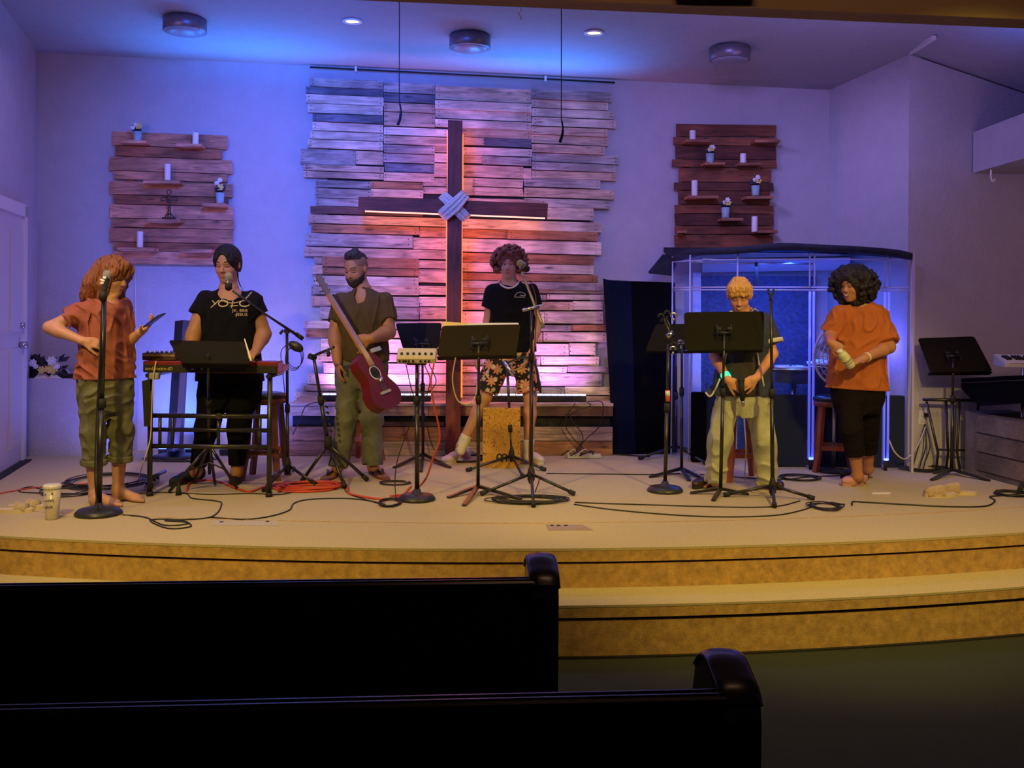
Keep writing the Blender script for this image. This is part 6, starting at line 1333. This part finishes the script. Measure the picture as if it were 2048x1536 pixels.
for cx in (439, 481): decal_strip('lettering', [P(cx + 9.5 * math.cos(w * .5236), 607 + 6 * math.sin(w * .5236), 6.9) for w in range(13)], .0048, pm, t, S2, (0, 1, 0), .001)
for s, x, y in (('JK, BRB', 473, 622), ('-JESUS', 475, 630)):
    o = place_text(s, .030, pm, t, P(x, y, 6.9), RV, 'lettering', 0, 1.1); project(o, S2, (0, 1, 0), .003)
S = trousers([(752, 398, 522, .125), (790, 398, 520, .13), (815, 404, 514, .11)], d, f, J, (.115, .080, .052), {'L': .80, 'R': .80}, amp=.008, seed=9, top=P(455, 750, d)); S.build('trousers', mat('black_denim', (.004, .004, .007), .9, noise=.2, scale=20, spec=.1), t, .006)
S = hd.hair_shell(.045, .33, -.24, True); S.ell(hd.w(.30, -.25, -.22), [.03, .035, .045], hd.R, .02); S.ell(hd.w(.0, -.50, -.05), [.05, .045, .05], hd.R, .02); S.seg(hd.w(0, -.35, .49), hd.w(0, .22, .44), .004, .004, .006, 1); S.disp = folds(.004, 80, 2); S.build('hair', hb, t, .005)
MB().tube([hd.w(-.30, .05, -.2), hd.w(-.32, .05, -.5), hd.w(-.40, .0, -.75)], [.006, .004, .002], 6, 5).build('loose_strand', hb, t)
for h_, to, nm in ((G(404, 957), G(340, 974), 'left'), (G(478, 952), G(468, 972), 'right')): shoe(t, h_, to, 'shoe', M_rub, M_matte, .09)
# ---------------------------------------------------------------- 3: man with a guitar
d = 7.45; f = Vector((-.15, -1, 0)).normalized(); J = dict(neck=P(727, 586, d), sR=P(682, 606, d), sL=P(768, 604, d), eR=P(671, 668, d - .05), wR=P(675, 722, d - .12), eL=P(777, 664, d - .05), wL=P(742, 678, d - .28),
    hR=P(700, 735, d), hL=P(744, 735, d), kR=P(694, 835, d - .06), kL=P(744, 835, d - .06), aR=P(676, 935, d - .08), aL=P(746, 932, d - .06))
t = person(G(712, 955), 'bearded man in an olive V-neck and jeans holding a red guitar by its neck'); sk = skin('brown_skin', (.33, .15, .07))
hd = Head(P(711, 538, d - .04), (-.38, -.88, -.30), .255)
sec = [(576, 714, 739, .06), (585, 702, 751, .09), (597, 687, 765, .11), (622, 680, 769, .13), (655, 676, 768, .13), (690, 673, 772, .125), (722, 673, 774, .125), (760, 676, 770, .12)]
body(t, J, sk, hd, f, sec, d, 1.08, hands=[dict(wr=J['wR'], dirv=(.1, -.15, -1), palm=(.8, .4, 0), side=1, curl=(.25, .3, .2), sc=1.0), dict(wr=J['wL'], dirv=(-.9, -.1, -.10), palm=(0, .9, -.3), side=1, curl=(1.2, 1.2, .7), sc=1.12, thumb=.7, tcurl=.8)],
     feet=[dict(an=J['aR'], heel=G(677, 945), toe=G(652, 961)), dict(an=J['aL'], heel=G(742, 944), toe=G(770, 958))], arms=(.060, .050, .052, .033))
bm = mat('dark_brown_hair', (.018, .010, .007), .7, noise=.4, scale=60)
hd.face(t, dict(eye=M_eye, lid=sk, iris=M_iris, hair=bm, lip=mat('dull_lips', (.22, .08, .05), .5), teeth=M_teeth), 'down')
S = Sdf(.01); hd.add(S, .028); S.pr = [q for i, q in enumerate(S.pr) if i in (1, 2, 3)]
S.cut(hd.w(0, .05, -.13), hd.R @ Vector((0, .35, 1))); S.cut(hd.w(0, -.02, 0), hd.R @ Vector((0, -1, 0))); S.seg(hd.w(-.05, .42, -.285), hd.w(.05, .42, -.285), .010, .010, .004, 1); S.seg(hd.w(-.08, .42, -.16), hd.w(.08, .42, -.16), .014, .014, .006, 1)
S.disp = folds(.004, 140, 4); S.build('beard', bm, t, .004)
S3 = shirt(sec, d, f, J, {'L': .60, 'R': .60}, (.072, .080), P(717, 590, d - .13), (.045, .12, .070), (P(720, 722, d), (0, 0, -1)), amp=.008, seed=12, fr=24); S3.build('t_shirt', cloth('olive_brown_cotton', (.075, .052, .028)), t, .0055)
S = trousers([(715, 676, 772, .12), (750, 678, 770, .12), (775, 682, 765, .105)], d, f, J, (.105, .078, .066), {'L': .95, 'R': .97}, amp=.012, seed=14, top=P(720, 716, d)); S.build('jeans', mat('faded_grey_denim', (.12, .125, .10), .9, noise=.45, scale=7, bump=.3, bscale=150), t, .006)
S = hd.hair_shell(.0015, .50, .04); S.build('hair_fade', mat('faded_hair', (.20, .092, .048), .8, noise=.3, scale=90), t, .005)
S = hd.hair_shell(.022, .56, .27); S.ell(hd.w(0, .06, .48), [.045, .06, .022], hd.R, .03); S.ell(hd.w(.04, -.20, .52), [.020, .024, .020], hd.R, .02)
S.cut(hd.w(.27, 0, .3), hd.R @ Vector((1, 0, .25))); S.cut(hd.w(-.27, 0, .3), hd.R @ Vector((-1, 0, .25))); S.disp = folds(.006, 170, 2); S.build('hair', bm, t, .0045)
c = J['wL'].lerp(J['eL'], .10); ax = (J['eL'] - J['wL']).normalized(); b = MB(); b.tube([c - ax * .012, c + ax * .012], .036, 20); b.build('watch_strap', M_rub, t); MB().tube([c + Vector((0, -.034, .0)), c + Vector((0, -.046, .0))], .021, 18).build('watch_face', M_steel, t)
for (hx, hy), (tx, ty) in (((678, 946), (650, 962)), ((740, 944), (774, 961))):
    h_, to = G(hx, hy), G(tx, ty); dd = (to - h_).normalized(); R = frame(dd); L_ = (to - h_).length + .03; out = [h_ + dd * (L_ / 2 - .01 + math.cos(a_) * L_ / 2) + (R @ Vector((1, 0, 0))) * math.sin(a_) * .05 * (1 + .1 * math.cos(a_)) for a_ in [i * .3142 for i in range(20)]]
    so = MB().prism(out, (0, 0, .014)).build('flip_flop_sole', mat('red_brown_leather', (.16, .05, .03), .6), t); st = MB()
    tp = h_ + dd * L_ * .72 + Vector((0, 0, .04))
    for s_ in (-1, 1): st.tube([tp, h_ + dd * L_ * .5 + (R @ Vector((s_ * .03, 0, 0))) + Vector((0, 0, .055)), h_ + dd * L_ * .32 + (R @ Vector((s_ * .047, 0, 0))) + Vector((0, 0, .015))], .009, 8, 5)
    st.build('strap', mat('dark_leather', (.05, .025, .02), .5), so)
# the guitar
g0 = P(655, 590, d - .28); g1 = P(741, 752, d - .36); ax = (g1 - g0).normalized(); t = thing('acoustic_guitar', P(748, 790, d - .36), 'red acoustic guitar held upright-slanting by the bearded man', 'guitar')
bn = Vector((.85, -.55, .25)); bn = (bn - ax * bn.dot(ax)).normalized(); sd_ = ax.cross(bn)
M_gred = mat('guitar_red', (.12, .008, .008), .3, noise=.15, scale=6); M_gtop = mat('guitar_top_red', (.13, .014, .010), .35, noise=.15, scale=6); M_neck = mat('maple_neck', (.38, .16, .06), .4)
prof = [(-.015, .0), (.0, .06), (.035, .105), (.085, .125), (.135, .112), (.185, .098), (.235, .115), (.29, .150), (.345, .158), (.40, .135), (.435, .08), (.447, .0)]
base = P(722, 712, d - .36)
out = [base + ax * x + sd_ * y for x, y in prof] + [base + ax * x - sd_ * y for x, y in prof[-2:0:-1]]
MB().prism([p - bn * .045 for p in out], bn * .085).build('body', M_gred, t); MB().prism([p + bn * .040 for p in out], bn * .004).build('soundboard', M_gtop, t)
hole = base + ax * .16 + bn * .0445; MB().prism([hole + ax * .046 * math.cos(a_) + sd_ * .046 * math.sin(a_) for a_ in [i * .3142 for i in range(20)]], bn * .001).build('sound_hole', M_matte, t)
MB().prism([hole + (ax * math.cos(a_) + sd_ * math.sin(a_)) * (.056) for a_ in [i * .3142 for i in range(20)]], -bn * .0005).build('rosette', M_paper, t)
nk = MB(); nk.hexa([g0 - sd_ * .020, g0 + sd_ * .020, base + ax * .10 + sd_ * .026 + bn * .04, base + ax * .10 - sd_ * .026 + bn * .04, g0 - sd_ * .020 + bn * .022, g0 + sd_ * .020 + bn * .022, base + ax * .10 + sd_ * .026 + bn * .056, base + ax * .10 - sd_ * .026 + bn * .056]); nk.build('neck', M_neck, t)
MB().hexa([g0 - sd_ * .028 - ax * .16, g0 + sd_ * .028 - ax * .16, g0 + sd_ * .022, g0 - sd_ * .022, g0 - sd_ * .028 - ax * .16 + bn * .015, g0 + sd_ * .028 - ax * .16 + bn * .015, g0 + sd_ * .022 + bn * .018, g0 - sd_ * .022 + bn * .018]).build('headstock', mat('grey_brown_head', (.14, .10, .10), .4), t)
for k in range(6): q = g0 - ax * (.04 + .045 * (k % 3)) + sd_ * (.04 if k < 3 else -.04); MB().tube([q - sd_ * .012, q + sd_ * .012], .007, 8).build('tuning_peg', M_steel, t)
st = MB()
for k in range(6): o_ = sd_ * (k - 2.5) * .007; st.tube([g0 + o_ + bn * .024, base + ax * .10 + o_ * 1.2 + bn * .058, base + ax * .32 + o_ * 1.4 + bn * .052], .0010, 4)
st.build('strings', M_steel, t); MB().box(base + ax * .32 + bn * .048, (.02, .11, .012), R=Matrix((ax, sd_, bn)).transposed()).build('bridge', mat('pale_bridge', (.45, .40, .36), .4), t)
cp = MB().tube([hole + ax * .05 - sd_ * .02 + bn * .012, hole + ax * .085 + sd_ * .01 + bn * .012], .016, 8).build('pick_clip', M_steel, t)
MB().box(base + ax * .0 - sd_ * .12 + bn * .05, (.03, .10, .02), R=Matrix((ax, sd_, bn)).transposed()).build('pickup_plate', mat('blue_white_plate', (.4, .45, .6), .3), t)
# ---------------------------------------------------------------- 4: curly-haired man
d = 8.13; f = Vector((-.10, -1, 0)).normalized(); J = dict(neck=P(1018, 566, d), sR=P(986, 582, d), sL=P(1062, 582, d), eR=P(974, 650, d + .02), wR=P(954, 705, d - .02), eL=P(1075, 650, d), wL=P(1060, 705, d - .08),
    hR=P(1000, 712, d), hL=P(1046, 712, d), kR=P(970, 795, d - .04), kL=P(1061, 795, d - .04), aR=P(921, 893, d - .02), aL=P(1056, 905, d - .02))
t = person(G(985, 928), 'tall young man with curly auburn hair, black T-shirt and black flowered shorts, legs apart'); sk = skin('pale_skin', (.48, .24, .17))
hd = Head(P(1018, 530, d - .02), (-.12, -1, -.02), .232); sec = [(560, 1006, 1032, .06), (568, 998, 1044, .08), (577, 988, 1060, .10), (596, 982, 1067, .11), (650, 982, 1066, .11), (702, 980, 1068, .11), (740, 984, 1066, .11)]
body(t, J, sk, hd, f, sec, d, .95, hands=[dict(wr=J['wR'], dirv=(-.1, -.1, -1), palm=(1, .1, 0), side=-1, curl=(.35, .3, .2), sc=1.05), dict(wr=J['wL'], dirv=(-.35, -.25, -1), palm=(-1, .1, 0), side=1, curl=(.35, .3, .2), sc=1.05)],
     feet=[dict(an=J['aR'], heel=G(930, 918), toe=G(890, 928)), dict(an=J['aL'], heel=G(1052, 922), toe=G(1078, 928))])
ha = mat('auburn_curls', (.17, .050, .028), .6, noise=.4, scale=30, bump=.5, bscale=60)
hd.face(t, dict(eye=M_eye, lid=sk, iris=M_iris, hair=ha, lip=mat('pink_lips', (.40, .13, .10), .4), teeth=M_teeth), 'open')
S4 = shirt(sec, d, f, J, {'L': .46, 'R': .46}, (.062, .074), P(1018, 558, d - .08), (.080, .12, .060), (P(1020, 703, d), (0, 0, -1)), amp=.006, seed=17, fr=22); S4.build('t_shirt', bk, t, .0055)
wr_ = mat('white_ribbing', (.65, .60, .58), .8); decal_strip('collar', [P(997, 560, 7.95), P(1001, 568, 7.95), P(1009, 574, 7.95), P(1018, 576, 7.95), P(1027, 574, 7.95), P(1035, 568, 7.95), P(1039, 560, 7.95)], .0075, wr_, t, S4, (0, 1, 0), .001)
e = J['sL'].lerp(J['eL'], .45); b = MB(); n = (J['eL'] - J['sL']).normalized(); b.tube([e - n * .004, e + n * .012], .083, 20); b.build('sleeve_cuff', wr_, t)
lg = mat('chest_print', (.45, .40, .35), .7)
decal_strip('chest_emblem', [P(1029, 593, 7.9), P(1034, 586, 7.9), P(1042, 584, 7.9), P(1050, 587, 7.9), P(1050, 591, 7.9), P(1040, 590, 7.9)], .003, lg, t, S4, (0, 1, 0)); decal_strip('chest_emblem', [P(1029, 594, 7.9), P(1040, 594, 7.9), P(1051, 594, 7.9)], .003, lg, t, S4, (0, 1, 0))
def floral():
    m = bpy.data.materials.new('flowered_black_cotton'); m.use_nodes = True; nt = m.node_tree; N = nt.nodes; L = nt.links; tc = N.new('ShaderNodeTexCoord'); mp = N.new('ShaderNodeMapping'); mp.inputs['Scale'].default_value = (1, .6, 1); L.new(tc.outputs['Object'], mp.inputs[0])
    def M_(op, a, b_=None):
        n = N.new('ShaderNodeMath'); n.operation = op
        for i, v in enumerate((a, b_)):
            if v is None: continue
            if isinstance(v, (int, float)): n.inputs[i].default_value = v
            else: L.new(v, n.inputs[i])
        return n.outputs[0]
    out = None; base = (.010, .008, .010, 1); prev = None
    for sc_, col, rr_ in ((10, (.55, .22, .13, 1), .46), (13, (.50, .42, .34, 1), .26)):
        vo = N.new('ShaderNodeTexVoronoi'); vo.voronoi_dimensions = '3D'; vo.inputs['Scale'].default_value = sc_; vo.inputs['Randomness'].default_value = .75; L.new(mp.outputs[0], vo.inputs['Vector'])
        s1 = N.new('ShaderNodeVectorMath'); s1.operation = 'SUBTRACT'; L.new(mp.outputs[0], s1.inputs[0]); L.new(vo.outputs['Position'], s1.inputs[1]); sp = N.new('ShaderNodeSeparateXYZ'); L.new(s1.outputs[0], sp.inputs[0])
        ang = M_('ARCTAN2', sp.outputs[2], sp.outputs[0]); pet = M_('ABSOLUTE', M_('COSINE', M_('MULTIPLY', ang, 4.0))); r_ = M_('MULTIPLY', M_('SQRT', M_('ADD', M_('MULTIPLY', sp.outputs[0], sp.outputs[0]), M_('MULTIPLY', sp.outputs[2], sp.outputs[2]))), float(sc_))
        mk = M_('LESS_THAN', r_, M_('MULTIPLY', M_('ADD', M_('MULTIPLY', pet, .65), .35), rr_))
        mx = N.new('ShaderNodeMix'); mx.data_type = 'RGBA'; L.new(mk, mx.inputs[0]); mx.inputs[7].default_value = col
        if prev is None: mx.inputs[6].default_value = base
        else: L.new(prev, mx.inputs[6])
        prev = mx.outputs[2]
    L.new(prev, N['Principled BSDF'].inputs['Base Color']); N['Principled BSDF'].inputs['Roughness'].default_value = .9; return m
S = trousers([(698, 981, 1066, .11), (730, 978, 1068, .115), (750, 980, 1068, .105)], d, f, J, (.100, .098, .06), {'L': -.14, 'R': -.14}, amp=.008, seed=19, top=P(1020, 697, d), k=.02); S.build('shorts', floral(), t, .0055)
S = Sdf(.02); S.ell(hd.w(0, -.10, .18), [.46 * hd.h, .48 * hd.h, .46 * hd.h], hd.R); curls(S, hd, 520, .062, (.58, .60, .52), 5, face=(.20, .05), zlo=-.24, k=.005, jit=.15)
for x, z in ((-.25, .42), (-.12, .40), (.02, .44), (.16, .42), (.27, .38), (-.33, .25), (.36, .22), (.30, .33), (-.2, .35)): S.ell(hd.w(x, .30, z), [.085 * hd.h] * 3, None, .008)
S.ell(hd.w(0, .50, -.22), (.31 * hd.h, .42 * hd.h, .46 * hd.h), hd.R, .008, 1); S.build('hair', ha, t, .005)
M_shoe = mat('white_leather', (.62, .58, .56), .5); M_sock = mat('white_sock', (.6, .58, .58), .9)
for i, h_, to in (('R', G(935, 915), G(884, 930)), ('L', G(1049, 919), G(1085, 929))):
    o, dd, R = shoe(t, h_, to, 'sneaker', M_shoe, M_shoe, .10, .05)
    la = MB()
    for k in range(4): q = Vector((h_.x, h_.y, 0)) + dd * (.115 + .026 * k) + Vector((0, 0, .092 - .009 * k)); la.tube([q - (R @ Vector((.025, 0, .01))), q + Vector((0, 0, .004)), q + (R @ Vector((.025, 0, -.01)))], .0035, 6)
    la.build('laces', M_paper, o)
    S = Sdf(.01); a_ = J['a' + i]; k_ = J['k' + i]; S.seg(a_.lerp(k_, .28), a_ - Vector((0, 0, .03)), .046, .044); S.cut(a_.lerp(k_, .24), (k_ - a_)); S.disp = folds(.003, 60, 3); S.build('sock', M_sock, t, .006)
# ---------------------------------------------------------------- 5: blond boy
d = 7.13; f = Vector((-.06, -1, 0)).normalized(); J = dict(neck=P(1489, 627, d), sR=P(1447, 645, d), sL=P(1530, 645, d), eR=P(1429, 712, d - .04), wR=P(1456, 760, d - .20), eL=P(1546, 708, d - .04), wL=P(1512, 756, d - .20),
    hR=P(1458, 797, d), hL=P(1512, 797, d), kR=P(1440, 880, d - .04), kL=P(1530, 880, d - .04), aR=P(1430, 962, d - .02), aL=P(1533, 965, d - .02))
t = person(G(1480, 978), 'smiling blond boy in navy shirt with white trim and pale jeans, looking down'); sk = skin('rosy_skin', (.62, .30, .17))
hd = Head(P(1479, 592, d - .05), (-.22, -.88, -.38), .240); sec = [(620, 1477, 1503, .055), (630, 1463, 1515, .08), (641, 1452, 1526, .095), (665, 1443, 1532, .11), (740, 1438, 1530, .11), (788, 1434, 1534, .11), (815, 1436, 1532, .11)]
body(t, J, sk, hd, f, sec, d, .92, hands=[dict(wr=J['wR'], dirv=(.95, -.2, -.60), palm=(.35, .8, -.2), side=-1, curl=(.35, .5, .4), sc=.95), dict(wr=J['wL'], dirv=(-.98, -.15, -.60), palm=(-.35, .8, -.2), side=1, curl=(.3, .45, .35), sc=.98)],
     feet=[dict(an=J['aR'], heel=G(1425, 966), toe=G(1396, 978)), dict(an=J['aL'], heel=G(1536, 968), toe=G(1560, 980))], arms=(.045, .038, .042, .027))
hg = mat('golden_hair', (.66, .36, .11), .5, noise=.35, scale=6, stretch=(18, 18, 2), bump=.5, bscale=9)
hd.face(t, dict(eye=M_eye, lid=sk, iris=M_iris, hair=mat('sandy_brow', (.30, .14, .05), .7), lip=mat('rose_lips', (.50, .16, .11), .4), teeth=M_teeth), 'down', 'smile', smile=.04)
S5 = shirt(sec, d, f, J, {'L': .62, 'R': .62}, (.062, .070), P(1487, 622, d - .10), (.060, .12, .060), (P(1484, 790, d), (0, 0, -1)), infl=.008, amp=.006, seed=21, fr=22); S5.build('inner_t_shirt', mat('charcoal_cotton', (.022, .018, .022), .6, noise=.1), t, .0055)
S = shirt(sec, d, f, J, {'L': .66, 'R': .66}, (.068, .080), P(1487, 622, d - .10), (.075, .14, .060), (P(1484, 790, d), (0, 0, -1)), infl=.020, amp=.008, seed=22, fr=22)
a, b = P(1466, 660, d - .16), P(1508, 660, d - .16); S.loft([(P(1, 600, d).z, P(1486, 1, d).x, d - .22, .02, .22), (P(1, 640, d).z, P(1486, 1, d).x, d - .22, .055, .22), (P(1, 700, d).z, P(1486, 1, d).x, d - .22, .085, .22), (P(1, 800, d).z, P(1483, 1, d).x, d - .22, .125, .22)], f, .006, op=1)
S.build('open_shirt', mat('navy_shirt_cotton', (.028, .038, .085), .9, noise=.2, scale=30), t, .0055)
wt = mat('white_trim_cloth', (.60, .56, .50), .8)
for pts in ([(1468, 627), (1464, 660), (1461, 700), (1453, 745)], [(1508, 625), (1512, 660), (1518, 700), (1526, 740), (1534, 775)]): decal_strip('white_trim', [P(x, y, d - .2) for x, y in pts], .0075, wt, t, S, (0, 1, 0), -.001)
fl = MB(); q = [P(1436, 745, d - .10), P(1440, 788, d - .12), P(1420, 792, d - .16), P(1411, 783, d - .12), P(1424, 770, d - .08)]; fl.prism(q, (0, .012, 0)); fl.build('shirt_tail', MATS['navy_shirt_cotton'], t)
MB().tube([P(1411, 785, d - .14), P(1420, 793, d - .17), P(1430, 780, d - .16), P(1440, 757, d - .15)], .0065, 6, 4).build('white_trim', wt, t)
for pts in ([(1452, 632), (1462, 622), (1472, 630)], [(1500, 626), (1511, 618), (1521, 630)]): MB().tube([P(x, y, d - .09) for x, y in pts], .009, 8, 4, flat=.5).build('collar', wt, t)
for i in 'LR':
    a_, b_ = J['s' + i], J['e' + i]; n = (b_ - a_).normalized(); e = a_.lerp(b_, .60); MB().tube([e - n * .010, e + n * .020], .096, 22).build('sleeve_band', wt, t)
S = trousers([(780, 1436, 1533, .105), (800, 1437, 1532, .11), (830, 1440, 1530, .10)], d, f, J, (.090, .078, .068), {'L': 1.02, 'R': 1.02}, amp=.014, seed=24, top=P(1484, 783, d)); S.build('jeans', mat('pale_green_denim', (.42, .43, .30), .9, noise=.22, scale=7, bump=.3, bscale=150), t, .006)
S = hd.hair_shell(.06, .36, -.10)
for k in range(9): x = -.26 + k * .065; S.chain([hd.w(x * .5, .10, .50), hd.w(x * .9, .30, .38), hd.w(x * 1.05, .37, .19 + .03 * math.sin(k * 2.3))], [.026, .020, .007], .02)
S.disp = folds(.0055, 150, 13, aniso=(1.6, .5, .25)); S.build('hair', hg, t, .0045)
c = J['wR'] + (J['eR'] - J['wR']).normalized() * .02; MB().tube([c + (J['eR'] - J['wR']).normalized() * .0, c + (J['eR'] - J['wR']).normalized() * .035], .034, 18).build('wristband', mat('green_glow_band', (.05, .6, .25), .4, emit=(.03, .9, .35), es=1.6), t)
for h_, to in ((G(1428, 966), G(1387, 979)), (G(1528, 968), G(1564, 981))):
    o, dd, R = shoe(t, h_, to, 'shoe', mat('dark_brown_shoe', (.03, .014, .010), .4), M_matte, .06, .045, False)
mc = thing('microphone', P(1484, 780, d - .26), 'black handheld microphone held low by the blond boy with both hands', 'microphone'); MB().sphere(P(1482, 760, d - .26), .026, 14, 10).build('grille', M_rub, mc); MB().tube([P(1482, 763, d - .26), P(1485, 800, d - .24)], [.023, .017], 12).build('handle', M_matte, mc); MB().tube([P(1485, 800, d - .24), P(1486, 812, d - .24)], .012, 10).build('connector', M_steel, mc)
cable([P(1486, 812, d - .24), P(1489, 850, d - .2), P(1492, 900, d - .1), G(1490, 965) + Vector((0, 0, .02)), G(1505, 985) + Vector((0, 0, .006)), G(1545, 985) + Vector((0, 0, .006))], .004, M_whc, 'thin cable hanging from the microphone of the blond boy', world=True)
# ---------------------------------------------------------------- 6: woman in the orange shirt
d = 7.30; f = Vector((-.35, -.94, 0)).normalized(); J = dict(neck=P(1721, 612, d), sR=P(1682, 627, d - .02), sL=P(1757, 630, d + .02), eR=P(1660, 668, d + .02), wR=P(1662, 686, d - .22), eL=P(1778, 694, d - .11), wL=P(1728, 717, d - .27),
    hR=P(1697, 785, d), hL=P(1738, 785, d), kR=P(1703, 860, d - .10), kL=P(1735, 862, d + .08), aR=P(1716, 953, d - .04), aL=P(1736, 938, d + .22))
t = person(G(1715, 970), 'laughing woman with big black curls in an orange T-shirt and black capris'); sk = skin('deep_tan_skin', (.42, .19, .10))
hd = Head(P(1705, 570, d - .05), (-.80, -.58, -.14), .242); sec = [(602, 1708, 1738, .07), (609, 1698, 1750, .09), (620, 1685, 1762, .11), (645, 1672, 1766, .12), (690, 1668, 1764, .115), (740, 1662, 1766, .12), (778, 1656, 1770, .125), (800, 1664, 1765, .12)]
body(t, J, sk, hd, f, sec, d, 1.0, hands=[dict(wr=J['wR'], dirv=(.35, -.3, -.3), palm=(.5, .7, -.1), side=-1, curl=(1.0, 1.1, .6), sc=1.0), dict(wr=J['wL'], dirv=(-.95, -.15, -.35), palm=(0, -.3, 1), side=-1, curl=(.5, .6, .5), sc=1.0, thumb=.8, tcurl=.5)],
     feet=[dict(an=J['aR'], heel=G(1724, 967), toe=G(1690, 973)), dict(an=J['aL'], heel=G(1736, 952), toe=G(1690, 958))], arms=(.055, .046, .046, .029))
hk = mat('black_curls', (.008, .006, .006), .6, noise=.3, scale=40, bump=.6, bscale=70)
hd.face(t, dict(eye=M_eye, lid=sk, iris=M_iris, hair=hk, lip=mat('warm_lips', (.32, .09, .06), .4), teeth=M_teeth), 'down', 'smile', smile=.045)
S6 = shirt(sec, d, f, J, {'L': .86, 'R': .90}, (.068, .088), P(1716, 601, d - .10), (.10, .12, .050), (P(1712, 778, d), (-.04, 0, -1)), infl=.006, amp=.008, seed=34, fr=36, k=.05); S6.build('t_shirt', cloth('burnt_orange_cotton', (.42, .125, .040)), t, .0055)
S = trousers([(770, 1664, 1766, .12), (800, 1666, 1764, .12), (825, 1674, 1756, .105)], d, f, J, (.098, .076, .068), {'L': .52, 'R': .52}, amp=.006, seed=33, top=P(1712, 776, d)); S.build('capri_trousers', mat('black_brown_jersey', (.009, .006, .007), .9, spec=.1, noise=.2, scale=20), t, .006)
S = Sdf(.02); S.ell(hd.w(.05, -.15, .12), [.58 * hd.h, .58 * hd.h, .50 * hd.h], hd.R); S.ell(hd.w(.10, -.25, -.16), [.54 * hd.h, .56 * hd.h, .50 * hd.h], hd.R, .03)
rr = np.random.RandomState(3)
for k in range(520):
    v = rr.normal(size=3); v /= np.linalg.norm(v); q = (.10 + v[0] * .68, -.20 + v[1] * .70, .0 + v[2] * (.58 if v[2] > 0 else .66))
    if q[1] > .18 and q[0] < .45 and q[2] < .26: continue
    j = rr.uniform(.88, 1.06); S.ell(hd.w(q[0] * j, q[1] * j, q[2] * j), [hd.h * rr.uniform(.055, .105)] * 3, None, .004)
S.ell(hd.w(-.02, .62, -.20), (.29 * hd.h, .56 * hd.h, .44 * hd.h), hd.R, .01, 1); S.build('hair', hk, t, .0055)
pk = mat('mauve_pink_sock', (.50, .26, .26), .9); bs = mat('black_sock', (.01, .01, .012), .8)
for i, h_, to, mm in (('R', G(1728, 966), G(1686, 973), pk), ('L', G(1738, 950), G(1682, 957), bs)): shoe(t, h_, to, 'sock', mm, mm, .065, .047, True)
c = J['wR'] + (J['eR'] - J['wR']).normalized() * .03; ax = (J['eR'] - J['wR']).normalized(); MB().tube([c - ax * .008, c + ax * .008], .036, 18).build('wristband', mat('pink_band', (.7, .12, .16), .4), t)
c = J['wL'] + (J['eL'] - J['wL']).normalized() * .035; ax = (J['eL'] - J['wL']).normalized(); MB().tube([c - ax * .012, c + ax * .012], .036, 18).build('watch_strap', mat('cream_strap', (.60, .55, .36), .5), t)
bt = thing('water_bottle', P(1690, 718, d - .34), 'clear green-labelled bottle held by the woman in the orange shirt', 'bottle'); a, b = P(1704, 734, d - .33), P(1680, 702, d - .36); u = (b - a)
MB().tube([a, a + u * .08, a + u * .75, a + u * .92], [.028, .034, .034, .024], 20).build('bottle_body', mat('pale_bottle', (.52, .56, .36), .15), bt); MB().tube([a + u * .30, a + u * .62], .0352, 20).build('label', mat('bottle_label', (.45, .42, .2), .4), bt); MB().tube([a + u * .92, a + u * 1.05], .019, 14).build('cap', M_paper, bt)
for i in range(3): MB().tube([a + u * (.34 + .09 * i), a + u * (.37 + .09 * i)], .0357, 20).build('label_stripe', mat('label_green', (.10, .22, .08), .4) if i % 2 else M_paper, bt)
